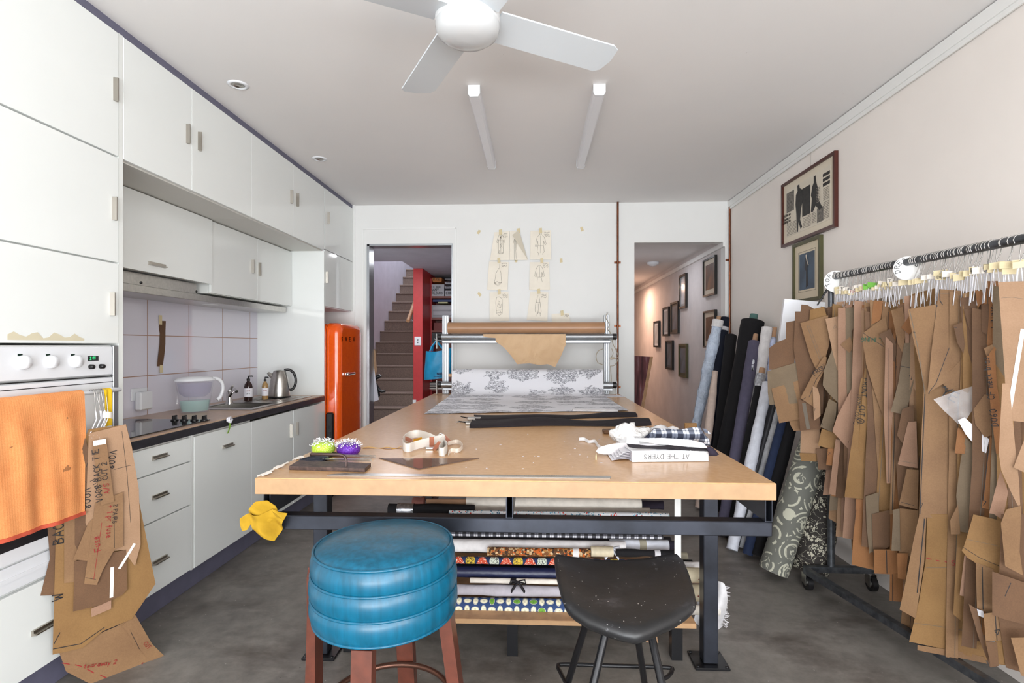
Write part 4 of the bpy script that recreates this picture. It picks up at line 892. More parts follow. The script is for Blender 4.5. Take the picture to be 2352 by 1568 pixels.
# ================================================================ BACK WALL
WY = YB - 0.003
M['sketchpaper'] = simple('aged_sketch_paper', 'f1e9da', 0.7, var=0.03, vs=5)
def z5(X, Y): return (800 + X / 2.903, 440 + Y / 2.904)
gar = dict(
 coat=[[(-.2,.9),(-.45,.75),(-.75,.3),(-.6,.25),(-.38,.5),(-.45,-.5),(-.3,-.62),(.3,-.62),(.45,-.5),(.38,.5),(.6,.25),(.75,.3),(.45,.75),(.2,.9),(-.2,.9)],[(0,.85),(0,-.6)],[(-.2,.9),(0,.6),(.2,.9)]],
 dress=[[(-.15,.8),(-.3,.2),(-.25,-.9),(.35,-.9),(.2,.2),(.15,.8)],[(-.7,.35),(-.4,.6),(-.15,.75)],[(.15,.75),(.5,.3),(.55,-.1)]],
 figure=[[(-.25,.75),(-.5,.6),(-.75,-.1),(-.6,-.12),(-.4,.3),(-.35,0),(-.5,-.5),(-.3,-.62),(-.25,-.9)],[(.25,.75),(.5,.6),(.75,.1),(.6,.0),(.4,.3),(.35,0),(.5,-.5),(.3,-.62),(.25,-.9)],[(0,.7),(0,-.6)],[(-.12,.95),(-.12,.78),(.12,.78),(.12,.95),(-.12,.95)],[(-.4,-.05),(.4,-.05)]],
 bag=[[(.1,.6),(-.3,.2),(-.5,-.5),(-.3,-.7),(.2,-.75),(.5,-.5),(.4,.2),(.2,.6)],[(.2,.6),(.25,.95)],[(-.5,-.5),(-.1,-.45),(.1,-.55),(.5,-.5)]],
 jacket=[[(-.2,.8),(-.5,.55),(-.7,0),(-.5,-.1),(-.35,.3),(-.35,-.1),(.35,-.1),(.35,.3),(.5,-.1),(.7,0),(.5,.55),(.2,.8),(-.2,.8)],[(0,.75),(0,-.1)],[(-.3,-.2),(-.35,-.45)],[(.3,-.2),(.4,-.5)]],
 swirl=[[(-.5,.3),(-.4,.7),(0,.75),(.4,.6),(.5,.1),(.45,-.5),(0,-.7),(-.4,-.5),(-.5,.3)],[(-.2,.3),(0,.1),(.1,.35),(-.15,.45),(-.25,0),(.2,-.1),(.3,.2)],[(-.4,-.3),(.4,-.25)],[(-.3,-.45),(.3,-.5),(.1,-.3)]],
 trousers=[[(-.4,.3),(-.5,-.3),(-.4,-.5),(-.3,-.9)],[(.3,.3),(.45,-.4),(.3,-.6),(.35,-.9)],[(0,.2),(.0,-.3),(-.1,-.6),(.1,-.4),(.3,-.6)],[(-.4,.3),(.3,.3)],[(-.1,.9),(-.3,.3)],[(.1,.9),(.25,.3)]])
def circ(cx, cy, r): return [(cx + r * math.cos(k * .9), cy + r * math.sin(k * .9)) for k in range(8)]
sk_ = [([(975,272),(1075,265),(1073,458),(945,460)], 'coat', 'sketch of a spotted coat, top left of the wall', 1),
 ([(1077,265),(1130,262),(1195,457),(1075,457)], 'dress', 'sketch with a folded-over corner, beside the spotted coat', 0),
 ([(1215,263),(1350,258),(1353,455),(1213,455)], 'figure', 'sketch of a long buttoned coat, top right of the wall', 0),
 ([(940,466),(1070,470),(1062,657),(926,655)], 'bag', 'sketch of a pear-shaped bag below the spotted coat', 1),
 ([(1210,470),(1338,470),(1345,655),(1206,655)], 'jacket', 'sketch of a short buttoned jacket below the long coat', 0),
 ([(942,672),(1068,668),(1075,862),(943,865)], 'swirl', 'sketch of a swirly vest, bottom left of the wall group', 0),
 ([(1215,668),(1334,672),(1328,865),(1190,855)], 'trousers', 'sketch of wide-legged trousers above the brown paper roll', 0),
 ([(1355,815),(1470,810),(1490,905),(1358,905)], None, 'small sketch half hidden behind the brown paper roll', 0)]
tape_at = [(1015,272),(1135,264),(1282,262),(1005,460),(1290,462),(1007,668),(1270,665),(1425,810)]
rs_ = random.Random(3)
for i, (q, g_, lab, spots) in enumerate(sk_):
    P = [aty(*z5(*c), WY) for c in q]; c0 = sum((p for p in P), Vector()) / 4
    t = thing('fashion_sketch', 'taped paper ' + lab, 'drawing', (c0.x, WY, P[3].z), group='sketches taped to the back wall')
    bw = rs_.uniform(2, 5)
    mb = MB().panel([(p.x - c0.x, p.z - c0.z) for p in P[::-1]], (c0.x, WY - 0.008, c0.z), (1, 0, 0), (0, 0, 1), 0.0005, bend=lambda x, y, bw=bw: 0.006 * math.cos(x * 9 * bw * .3) * max(0, -y * 4 + .4) + 0.001)
    sh_ = mb.build('paper', M['sketchpaper'], t)
    W_ = (P[1].x - P[0].x) / 2; H_ = (P[0].z - P[3].z) / 2
    if i == 1:   # turned-down corner showing the grey back
        f0 = [aty(*z5(*c), WY) for c in ((1095, 292), (1133, 262), (1150, 300), (1197, 457))]
        MB().panel([(p.x - c0.x, p.z - c0.z) for p in (f0[0], f0[3], f0[2], f0[1])], (c0.x, WY - 0.022, c0.z), (1, 0, 0), (0, 0, 1), 0.0005, bend=lambda x, y: 0.02 * x).build('folded_corner', simple('paper_back', 'cfc6b4', 0.7), t)
        c0 = c0 + Vector((-0.01, 0, -0.03))
    lm = MB(); o_ = Vector((c0.x, WY - 0.0225, c0.z))
    if g_:
        ls_ = [[(x * W_ * 0.72, y * H_ * 0.9) for x, y in l] for l in gar[g_]]
        strokes(lm, ls_, o_, (1, 0, 0), (0, 0, 1), 0.0022)
    if spots: strokes(lm, [circ(rs_.uniform(-.3, .3) * W_, y * H_, 0.008) for y in ([.6, .4, .1, -.1, -.35, -.5, -.5] if i == 0 else [-.5, -.55, -.6, -.5])], o_, (1, 0, 0), (0, 0, 1), 0.002)
    for r_ in range(3): strokes(lm, [[(W_ * (0.35 + 0.09 * k), H_ * (0.84 - 0.1 * r_) + rs_.uniform(-.008, .008)) for k in range(7)]], o_, (1, 0, 0), (0, 0, 1), 0.0022)
    for v_ in lm.v: v_.y = WY - 0.0135 if i != 1 else WY - 0.0145
    lm.build('pencil_drawing', M['pencil'], t)
    tx, tz = aty(*z5(*tape_at[i]), WY).x, aty(*z5(*tape_at[i]), WY).z
    MB().panel([(-.012, -.028), (.016, -.022), (.012, .028), (-.016, .022)], (tx, WY - 0.018, tz), (1, 0, 0), (0, 0, 1), 0.0004).build('tape', M['masking'], t)
for k, ((X, Y), lab) in enumerate((((870, 270), 'left of the spotted coat sketch'), ((1120, 458), 'below the folded sketch'), ((1420, 459), 'right of the jacket sketch'), ((1558, 250), 'high on the wall near the copper pipe'), ((875, 684), 'left of the swirly vest sketch'))):
    p = aty(*z5(X, Y), WY); a = (k - 2) * 0.3
    tag(MB().panel([(-.012, -.022), (.014, -.018), (.010, .024), (-.014, .02)], p, (math.cos(a), 0, math.sin(a)), (-math.sin(a), 0, math.cos(a)), 0.0006).build('tape_scrap', M['masking'], None), 'scrap of old masking tape ' + lab, 'tape', 'leftover tape scraps on the back wall')
# copper pipes
for nm, u, vb, zt2, cl in (('thin copper pipe with clamps right of the roll stand', 1419, 930, HC, (602, 748, 889)), ('copper pipe in the corner beside the corridor opening', 1676, 790, HC, (596, 741))):
    p = aty(u, 600, YB - 0.03); t = thing('copper_pipe', nm, 'pipe', (p.x, YB - 0.03, 0.01))
    MB().cyl((p.x, YB - 0.03, 0.01), (p.x, YB - 0.03, zt2 - 0.001), 0.0095, n=14).build('pipe', M['copper'], t)
    for v in cl: z = aty(u, v, YB - 0.03).z; MB().box((p.x - 0.032, YB - 0.012, z - 0.010), (p.x + 0.032, YB - 0.006, z + 0.010)).cyl((p.x, YB - 0.03, z - 0.009), (p.x, YB - 0.03, z + 0.009), 0.0125, n=14).box((p.x - 0.011, YB - 0.03, z - 0.009), (p.x + 0.011, YB - 0.008, z + 0.009)).build('clamp', M['copper'], t)

# ================================================================ FRAMES
def frame_on_wall(px, X, fmat, mat_w, art, label, fw=0.022, dep=0.02, tilt=0.0, name='framed_picture', group=None, artfn=None, matc='d9cfbc'):
    P = [atx(u, v, X) for u, v in px]           # tl(far-top) tr(near-top) br bl in the picture
    yf = (P[0].y + P[3].y) / 2; yn = (P[1].y + P[2].y) / 2; zt = (P[0].z + P[1].z) / 2; zb = (P[3].z + P[2].z) / 2
    yc, zc = (yf + yn) / 2, (zt + zb) / 2; w = abs(yf - yn); h = zt - zb
    t = thing(name, label, 'picture', (X, yc, zc), group=group, rot=(tilt, 0, 0))
    # local: x out of wall is -X, width along -Y (far to near)
    def bx(y0, y1, z0, z1, d0, d1, mb): return mb.box((-d1, y0, z0), (-d0, y1, z1))
    mb = MB(); a, b = w / 2, h / 2
    for s in (-1, 1): mb.box((-dep, s * a - (fw if s > 0 else 0), -b), (-0.001, s * a + (0 if s > 0 else fw), b)); mb.box((-dep, -a + fw, s * b - (fw if s > 0 else 0)), (-0.001, a - fw, s * b + (0 if s > 0 else fw)))
    mb.build('frame', fmat, t, local=True)
    MB().box((-dep * 0.5, -a + fw, -b + fw), (-0.001, a - fw, b - fw)).build('mount', simple('mount_board', matc, 0.6), t, local=True)
    aw, ah = a - fw - mat_w, b - fw - mat_w
    MB().box((-dep * 0.5 - 0.0015, -aw, -ah), (-dep * 0.5, aw, ah)).build('artwork', art, t, local=True)
    return t, aw, ah, dep
fblack = simple('black_frame', '171412', 0.35); fbrown = simple('dark_brown_frame', '4a2018', 0.3); fgreen = simple('olive_green_frame', '4c4a2a', 0.45, var=0.1, vs=20)
newsp = simple('newspaper', 'dcd3c2', 0.6, var=0.04, vs=10)
tN, aw, ah, dp = frame_on_wall([(1799,423),(1923,352),(1929,521),(1804,567)], XR, fbrown, 0.045, newsp, 'large brown-framed newspaper page hanging highest on the right wall', 0.020, 0.026, matc='ded3bf')
xo = -dp * 0.5 - 0.0018
def art_rect(t, y0, y1, z0, z1, mat, name): return MB().box((xo - 0.0006, y0, z0), (xo, y1, z1)).build(name, mat, t, local=True)
gp = simple('dark_print', '2b2928', 0.6, var=0.3, vs=40); lg = simple('grey_print', '6f6a63', 0.6, var=0.4, vs=60)
# in the wall's frame +Y is to the left as seen from the room
def fx(a): return aw * (1 - 2 * a)
def fz(b): return ah * (1 - 2 * b)
art_rect(tN, fx(.40), fx(.58), fz(.72), fz(.15), gp, 'photo_print'); art_rect(tN, fx(.20), fx(.01), fz(.48), fz(.06), lg, 'photo_print'); art_rect(tN, fx(.86), fx(.73), fz(.97), fz(.70), lg, 'photo_print')
for k in range(3): art_rect(tN, fx(.99), fx(.85), fz(.16 + .09 * k), fz(.10 + .09 * k), gp, 'headline_block')
def silh(pts, name):
    m = MB(); q = [(fx(a), fz(b)) for a, b in pts]
    ar = sum(q[i - 1][0] * q[i][1] - q[i][0] * q[i - 1][1] for i in range(len(q)))
    if ar > 0: q = q[::-1]
    m.panel([(-y, z) for y, z in q], (xo - 0.001, 0, 0), (0, -1, 0), (0, 0, 1), 0.0006); m.build(name, gp, tN, local=True)
silh([(.28,.02),(.33,.02),(.34,.10),(.40,.16),(.42,.35),(.37,.55),(.35,.75),(.40,.92),(.36,.94),(.31,.78),(.30,.98),(.27,.98),(.26,.6),(.24,.4),(.25,.2),(.29,.14)], 'figure_silhouette')
silh([(.66,.04),(.70,.04),(.72,.2),(.76,.35),(.75,.5),(.84,.72),(.78,.74),(.70,.62),(.64,.72),(.60,.7),(.62,.45),(.60,.38),(.63,.22),(.66,.16)], 'figure_silhouette')
for (a0, a1, b0, b1) in ((.02,.14,.72,.97),(.16,.26,.72,.97),(.42,.50,.76,.97),(.52,.60,.74,.97),(.62,.71,.74,.95),(.86,.98,.38,.62),(.86,.98,.64,.95),(.72,.80,.3,.6)):
    b = b0; m = MB()
    while b < b1: m.add([(xo - 0.0012, fx(a0), fz(b)), (xo - 0.0012, fx(a1), fz(b)), (xo - 0.0012, fx(a1), fz(b + .012)), (xo - 0.0012, fx(a0), fz(b + .012))], [[0, 1, 2, 3]]); b += .03
    m.build('text_column', simple('newsprint_text', '8d857a', 0.7), tN, local=True)
for k, s_ in enumerate(('Children win', 'Therese on', 'winning line')):
    kx = aw * 2 * .19; lo = MB(); write(s_.replace('C', 'C'), (0, 0, 0), (0, -1, 0), (0, 0, 1), 0.020, M['ink'], None, w=0.0048, name='headline')
    o = bpy.data.objects[-1] if False else [x for x in bpy.data.objects if x.name.startswith('headline') and x.parent is None and 'category' not in x][-1]
    # place on the page
    o.parent = tN; me = o.data; L = max(v.co.y for v in me.vertices) - min(v.co.y for v in me.vertices)
    o.location = (xo - 0.001, fx(.02), fz(.56 + .075 * k)); o.scale = (1, min(1, kx / max(L, 1e-3)), 1)
tB, aw, ah, dp = frame_on_wall([(1825,562),(1889,541),(1894,683),(1830,700)], XR, fgreen, 0.065, simple('blue_grey_painting', '3c5064', 0.5, var=0.25, vs=6), 'olive green framed picture of a standing figure, below the newspaper page', 0.022, 0.026, matc='d9ccb4')
xo = -dp * 0.5 - 0.0018
silh2 = [(.42,.12),(.52,.10),(.55,.2),(.62,.35),(.55,.42),(.60,.9),(.50,.95),(.46,.95),(.46,.5),(.36,.42),(.40,.25)]
m = MB(); m.panel([(-(aw * (1 - 2 * a)), ah * (1 - 2 * b)) for a, b in silh2][::-1], (xo - 0.001, 0, 0), (0, -1, 0), (0, 0, 1), 0.0006); m.build('painted_figure', simple('painted_dark', '1d1f26', 0.5), tB, local=True)
m = MB(); m.panel([(-(aw * (1 - 2 * a)), ah * (1 - 2 * b)) for a, b in ((.44,.06),(.54,.05),(.53,.12),(.58,.28),(.66,.36),(.60,.36),(.50,.22),(.45,.12))][::-1], (xo - 0.0018, 0, 0), (0, -1, 0), (0, 0, 1), 0.0004); m.build('painted_highlight', simple('painted_pale', 'cfc4b4', 0.5), tB, local=True)
m = MB(); q = 0.014
for s in (-1, 1): m.box((xo, s * (aw + q) - .001, -ah - q), (xo + .0008, s * (aw + q) + .001, ah + q)).box((xo, -aw - q, s * (ah + q) - .001), (xo + .0008, aw + q, s * (ah + q) + .001))
m.build('ruled_border', M['pencil'], tB, local=True)
p = atx(1861, 360, XR - 0.012); tag(MB().tube([(XR - 0.012, p.y, HC - 0.07), (XR - 0.012, p.y, atx(1861, 387, XR - 0.012).z)], 0.0015, 6).build('picture_cord', M['pencil'], None), 'thin hanging cord above the framed newspaper page', 'cord')
def zz1(X, Y): return (1400 + X / 2.904, 440 + Y / 2.904)
CX = OB1 - 0.004
amber = simple('amber_brown_art', '5c3a24', 0.5, var=0.4, vs=8); bluea = simple('slate_blue_art', '4d5f70', 0.4, var=0.3, vs=7); palea = simple('pale_print', 'c9d0d8', 0.2, var=0.1, vs=5)
for q, fm, a_, lab, mc in (([(635,455),(718,428),(720,685),(640,703)], fblack, amber, 'black framed amber picture nearest the corridor mouth, upper one', 'c9bfae'),
    ([(637,795),(718,790),(719,1040),(640,1040)], fblack, amber, 'black framed amber picture directly behind the leaning cloth rolls', 'c9b8a4'),
    ([(470,565),(513,545),(528,768),(483,785)], fblack, palea, 'tall black framed picture hanging highest of the middle corridor group', '9aa0a4'),
    ([(411,745),(462,728),(473,945),(425,950)], fblack, bluea, 'black framed dark print below and left of the highest corridor frame', '5a5248'),
    ([(361,775),(401,768),(408,962),(370,963)], fblack, palea, 'narrow framed pale print, second from the far end of the corridor', 'cdd6e0'),
    ([(302,866),(338,862),(340,1037),(306,1038)], fblack, palea, 'narrow framed pale print farthest down the corridor', 'd5dce6'),
    ([(379,993),(425,990),(434,1188),(390,1185)], fblack, bluea, 'black framed blue print in the lower row of the corridor', '47525c'),
    ([(463,1018),(515,1010),(536,1238),(484,1243)], fgreen, bluea, 'olive framed blue print in the lower row of the corridor', '4c4c3a')):
    frame_on_wall([zz1(*c) for c in q], CX, fm, 0.05 if lab.startswith('black framed amber') else 0.03, a_, lab, 0.018 if 'amber' in lab else 0.026, 0.028, matc=mc, group='pictures on the corridor wall')
# corridor: smoke detector and leaning board
p = atz(1499, 604, 2.39); tag(MB().lathe([(0.0, -0.05), (0.04, -0.045), (0.055, -0.03), (0.075, -0.026), (0.08, 0.0)], (p.x, p.y, 2.398), 24).build('smoke_detector', M['white_gloss'], None), 'round white smoke detector on the corridor ceiling', 'smoke detector')
lbn = thing('leaning_board', 'reddish wooden board leaning upright in the corridor', 'board', aty(1475, 1000, 6.4))
mb = MB(); Pq = (1.1, 6.4, 0); n_ = Vector((0.2, -1, 0.0)).normalized()
poly_on(mb, [(1440, 816), (1493, 819), (1452, 1046), (1425, 1046)], Pq, n_, 0.04); t = NT('red_brown_boards'); v = t.tex(scale=(1, 1, 0.12)); t.col(t.ramp(t.noise(v, 16, 4), [(0.35, '4a2a2e'), (0.5, '7c4a4c'), (0.62, 'a08a90')])); mb.build('painted_face', t.set(0.35), lbn)
mb = MB(); poly_on(mb, [(1493, 819), (1500, 819), (1460, 1046), (1452, 1046)], Pq, n_, 0.04); mb.build('pale_edge', M['wood'], lbn)

# ================================================================ CEILING
fan = thing('ceiling_fan', 'white four-blade ceiling fan with a domed hub', 'ceiling fan', (0, 0, 0)); 
fc_ = atz(1074, 58, 2.44); fan.location = (fc_.x, fc_.y, 2.44); WM[fan.name] = Matrix.Translation(fan.location)
MB().lathe([(0.0, -0.052), (0.045, -0.050), (0.080, -0.040), (0.104, -0.022), (0.112, 0.0), (0.112, 0.012)], (0, 0, -0.01), 48).build('hub_dome', simple('fan_hub_white', 'c9cacb', 0.12), fan, local=True)
MB().lathe([(0.108, 0.002), (0.112, 0.006), (0.112, 0.07), (0.10, 0.085), (0.05, 0.10), (0.035, 0.12), (0.035, 0.24), (0.07, 0.26), (0.075, HC - 2.44)], (0, 0, 0), 40).build('motor_housing', simple('fan_housing_white', 'd6d7d8', 0.3), fan, local=True)
M['blade'] = simple('fan_blade_white', 'd9dfe4', 0.25)
tipR = atz(1390, 148, 2.44) - Vector((fc_.x, fc_.y, 2.44)); a0 = math.atan2(tipR.y, tipR.x)
for k in range(4):
    a = a0 + k * math.pi / 2
    rot = Matrix.Rotation(a, 4, 'Z') @ Matrix.Rotation(R(-9), 4, 'X')
    mb = MB(); prf = [(0.10, -0.072), (0.10, 0.072), (0.58, 0.078), (0.602, 0.06), (0.612, 0.0), (0.60, -0.062), (0.575, -0.076)]
    mb.prism(prf[::-1][::-1], 0.006, Matrix.Translation((0, 0, 0.02)) @ rot); mb.build('fan_blade', M['blade'], fan, local=True)
for q, lab in (((1084, 1111, 195, 1113, 1131), 'white fluorescent batten on the ceiling, left one'), ((1370, 1396, 192, 1321, 1339), 'white fluorescent batten on the ceiling, right one, nearer the corridor')):
    a = atz((q[0] + q[1]) / 2, q[2], HC); b = atz((q[3] + q[4]) / 2, 366, HC); x = (a.x + b.x) / 2; y0 = a.y; w = 0.032
    t = thing('fluorescent_batten', lab, 'ceiling light', (x, y0 + 0.6, HC - 0.07), group='fluorescent battens on the ceiling')
    prof = [(-w, 0), (-w, -0.045), (-w * 0.7, -0.062), (w * 0.7, -0.062), (w, -0.045), (w, 0)]
    def cap(y, L, k, m, nm): MB().prism([(px_ * k, pz) for px_, pz in prof][::-1], L, Matrix.Translation((x, y, HC)) @ Matrix.Rotation(R(90), 4, 'X')).build(nm, m, t)
    cap(y0 + 0.02, 0.02, 1.04, M['white_gloss'], 'end_cap'); cap(y0 + 1.22, 0.02, 1.04, M['white_gloss'], 'end_cap'); cap(y0 + 1.20, 1.18, 0.97, simple('batten_diffuser', 'e6e6ea', 0.3), 'diffuser')
for (u, v), lab in (((547, 194), 'round white recessed downlight over the kitchen, nearer one'), ((734, 364), 'round white recessed downlight over the kitchen, farther one')):
    p = atz(u, v, HC); t = thing('downlight', lab, 'downlight', (p.x, p.y, HC), group='recessed downlights')
    MB().lathe([(0.034, -0.002), (0.036, -0.008), (0.050, -0.006), (0.054, 0.0)], (0, 0, -0.0005), 30).build('trim_ring', M['white_gloss'], t, local=True)
    MB().lathe([(0.0, -0.004), (0.022, -0.004), (0.024, -0.007), (0.034, -0.003), (0.034, -0.001)], (0, 0, -0.0005), 24).build('lamp', M['steel'], t, local=True)
# ================================================================ CUTTING TABLE
TZ, TX0, TX1, TY0, TY1 = 0.880, -0.945, 0.780, 1.778, 5.02
ct_ = thing('cutting_table', 'large tan-topped cutting table on a dark steel frame in the middle of the room', 'table', (-0.08, 3.4, 0))
MB().box((TX0, TY0 + 0.001, TZ - 0.055), (TX1, TY1, TZ), bev=0.0025).build('table_top', M['tabletop'], ct_)
MB().box((TX0 + 0.002, TY0 - 0.0008, TZ - 0.053), (TX1 - 0.002, TY0 + 0.0015, TZ - 0.003)).build('edge_banding', M['tableedge'], ct_)
M['tsteel'] = simple('dark_table_steel', '33363f', 0.36, 0.55, var=0.22, vs=9)
SH = TZ - 0.0555
def rhs(mb, x0, x1, y0, y1, z0, z1, t_=0.003):     # open-ended hollow section running along Y
    mb.box((x0, y0, z0), (x0 + t_, y1, z1)).box((x1 - t_, y0, z0), (x1, y1, z1)).box((x0 + t_, y0, z0), (x1 - t_, y1, z0 + t_)).box((x0 + t_, y0, z1 - t_), (x1 - t_, y1, z1))
    return mb
BZ1 = 0.748
for x in (-0.925, -0.098, 0.752): rhs(MB(), x, x + 0.024, 1.800, 4.98, BZ1 + 0.0005, SH).build('rail', M['tsteel'], ct_)
for y in (1.800, 4.55): MB().box((-0.925, y, BZ1 - 0.048), (0.776, y + 0.05, BZ1), bev=0.003).build('cross_beam', M['tsteel'], ct_)
for x in (-0.945, 0.695):
    for y in (2.26, 4.60):
        lg_ = MB().box((x, y, 0.012), (x + 0.06, y + 0.06, SH), bev=0.003).build('leg', M['tsteel'], ct_)
        mb = MB().box((x - 0.04, y - 0.03, 0.001), (x + 0.10, y + 0.10, 0.011), bev=0.002); mb.build('foot_plate', M['blackmetal'], lg_)
        for dx in (-0.028, 0.088):
            for dy in (-0.018, 0.088): MB().lathe([(0.006, 0), (0.006, 0.004), (0, 0.005)], (x + dx, y + dy, 0.011), 10).build('bolt', M['blackmetal'], lg_)
# shelf below
us = thing('under_table_shelf', 'long light wood shelf on black metal brackets below the cutting table', 'shelf', (0, 2.7, 0))
BZ = 0.182
MB().box((-0.80, 2.25, BZ - 0.020), (0.662, 3.10, BZ)).build('shelf_board', M['wood'], us)
MB().box((-0.80, 2.2485, BZ - 0.019), (0.662, 2.2500, BZ - 0.001)).build('raw_edge', M['tableedge'], us)
for x in (-0.83, -0.12, 0.575):
    for y in (2.30, 3.0): MB().box((x, y, 0.001), (x + 0.045, y + 0.004, BZ - 0.021)).box((x, y + 0.004, 0.001), (x + 0.004, y + 0.05, BZ - 0.021)).box((x + 0.041, y + 0.004, 0.001), (x + 0.045, y + 0.05, BZ - 0.021)).build('bracket_leg', M['blackmetal'], us)
tag(MB().box((0.578, 2.262, BZ + 0.001), (0.604, 2.272, SH - 0.001), bev=0.002).build('white_batten', M['white_sat'], None), 'white upright strip between the shelf and the table top, right of the cloth rolls', 'batten')
# ---------------------------------------------------------------- cloth rolls lying on the shelf
def bolt(name, label, a, b, r, mat, group=None, core=None, cr=0.35, ext=0.04, wob=0.04, seed=0, ties=(), n=28, flop=0.0, extra=None):
    """cloth wound on a tube between a and b, slightly uneven; core = (material, which ends)"""
    a = Vector(a); b = Vector(b); rnd = random.Random(seed + 17); L = (b - a).length; d = (b - a) / L
    t = thing(name, label, 'fabric roll', tuple((a + b) / 2 - Vector((0, 0, r))), group=group)
    k = max(6, int(L / 0.06)); pts = []; rs = []
    for i in range(k + 1):
        q = i / k; w = 1 + wob * math.sin(q * 9 + seed) * 0.5 + wob * rnd.uniform(-.5, .5)
        pts.append(a.lerp(b, q)); rs.append(r * w)
    rs[0] *= 0.985; rs[-1] *= 0.985
    MB().tube(pts, rs, n).build('cloth', mat, t)
    if core:
        if 'a' in core[1]: MB().tube([a + d * 0.01, a - d * ext], r * cr, 18).build('core', core[0], t)
        if 'b' in core[1]: MB().tube([b - d * 0.01, b + d * ext], r * cr, 18).build('core', core[0], t)
    for (q, w, m) in ties:
        p = a.lerp(b, q); MB().tube([p - d * w / 2, p + d * w / 2], r * 1.05, 24, cap=False).build('tie', m, t)
    if extra: extra(t, a, b, r, d)
    return t
def knot(m, q):
    def f(t, a, b, r, d):
        p = a.lerp(b, q) + Vector((0, -r * 0.9, r * 0.3)); mb = MB()
        for s in (-1, 1):
            mb.tube([p, p + d * s * 0.03 + Vector((0, -0.012, 0.012)), p + d * s * 0.035 + Vector((0, -0.012, -0.008)), p], 0.005, 6, ell=(0.35, 1.6))
            mb.tube([p, p + d * s * 0.015 + Vector((0, -0.01, -0.02)), p + d * s * 0.03 + Vector((0, -0.006, -0.045))], 0.005, 6, ell=(0.35, 1.8))
        mb.build('ribbon_bow', m, t)
    return f
def flat(nm, label, u0, u1, v0, v1, Y, mat, **kw):
    p = aty(u0, v0, Y); q = aty(u1, v1, Y); r = abs(p.z - q.z) / 2; zc = (p.z + q.z) / 2
    return bolt(nm, label, (p.x, Y, zc), (q.x, Y, zc), r, mat, group='cloth rolls stacked under the table', **kw)
RB = 'cloth_roll'
flat(RB, 'roll with navy and cream oval print and green spots, lowest on the shelf', 935, 1345, 1369, 1416, 2.36, M['batik'], seed=1, wob=0.03)
flat(RB, 'soft grey-lilac roll directly on top of the oval print roll', 980, 1300, 1340, 1370, 2.37, CL['lilacgrey'], seed=2, wob=0.14)
flat(RB, 'slim cream roll tied with a dark ribbon above the grey-lilac roll', 1080, 1320, 1326, 1342, 2.36, CL['cream'], seed=3, ties=((0.42, 0.022, CL['charcoal']),), extra=knot(CL['charcoal'], 0.46))
flat(RB, 'shiny navy blue roll below the orange and navy wax print', 990, 1320, 1299, 1329, 2.40, cloth('navy_satin', '1e2446', 0.4, spec=0.6), seed=4, wob=0.08)
flat(RB, 'orange, navy and yellow wax print roll with scalloped circles', 960, 1558, 1276, 1302, 2.38, M['wax'], seed=5, wob=0.03)
flat(RB, 'black roll with a pale tag lying right above the wax print', 1415, 1550, 1261, 1279, 2.36, CL['black'], seed=6, wob=0.18, ties=((0.70, 0.024, CL['greywhite']),))
flat(RB, 'brown and orange mosaic print roll with white band and paper wrapper', 1120, 1356, 1256, 1279, 2.34, M['mosaic'], seed=7, ties=((0.86, 0.026, CL['white']),))
flat(RB, 'end of the mosaic roll wrapped in printed cream paper', 1357, 1408, 1254, 1278, 2.34, simple('printed_wrapper', 'cfc2a6', 0.6, var=0.08, vs=40), seed=8, wob=0.01)
flat(RB, 'thick white roll with a white tie below the black plaid', 975, 1436, 1236, 1273, 2.40, CL['white'], seed=9, wob=0.05, extra=knot(CL['softwhite'], 0.93))
flat(RB, 'pale blue-white roll end with a khaki band at the right', 1400, 1535, 1238, 1264, 2.44, CL['softwhite'], seed=10, ties=((0.56, 0.030, CL['khaki']),), core=(CL['darkpurple'], 'b'), cr=0.8, ext=0.03)
flat(RB, 'black and white plaid roll just under the steel beam', 960, 1522, 1217, 1238, 2.42, M['plaid'], seed=11, wob=0.06)
flat(RB, 'dark brown and gold printed roll just above the steel beam', 930, 1372, 1181, 1203, 2.37, M['brownprint'], seed=12, wob=0.03)
flat(RB, 'tiny red and blue floral roll above the steel beam', 1032, 1536, 1171, 1193, 2.42, M['floral'], seed=13, wob=0.04, ties=((0.80, 0.07, M['shirting']),))
flat(RB, 'grey-beige roll showing under the large cream roll', 1080, 1492, 1160, 1178, 2.50, CL['greybeige'], seed=14, wob=0.04)
flat(RB, 'black roll bound with silver tape sticking out at the left', 893, 1090, 1156, 1184, 2.46, CL['black'], seed=15, wob=0.1, ties=((0.20, 0.075, M['silver']),))
flat(RB, 'large cream roll on a bare tube right below the table top', 1072, 1472, 1139, 1172, 2.52, CL['cream'], seed=16, wob=0.02, core=(M['cardcore'], 'a'), cr=0.5, ext=0.19)
flat(RB, 'near-black roll end poking out right of the large cream roll', 1440, 1523, 1149, 1169, 2.62, CL['darkpurple'], seed=17, wob=0.1)
flat(RB, 'dusty pink scrap roll end at the left above the black roll', 948, 975, 1142, 1165, 2.62, CL['rose'], seed=18, wob=0.1)
flat(RB, 'white roll end with a black edge beside the right table leg', 1560, 1612, 1290, 1316, 2.52, CL['white'], seed=19, core=(M['cardcore'], 'b'), cr=0.4, ext=0.006)
flat(RB, 'beige leaf print roll end, upper one, right of the black stool', 1330, 1607, 1299, 1337, 2.44, M['feather'], seed=20, wob=0.02)
flat(RB, 'beige leaf print roll end, lower one, right of the black stool', 1330, 1613, 1337, 1380, 2.46, M['feather'], seed=21, wob=0.02)
flat(RB, 'cream roll with a pale core right behind the table leg', 1340, 1652, 1384, 1412, 2.52, CL['cream'], seed=22, wob=0.02)
flat(RB, 'bare brown tube between the leaf print roll and the leg', 1540, 1622, 1325, 1339, 2.60, M['cardcore'], seed=23, wob=0.0)
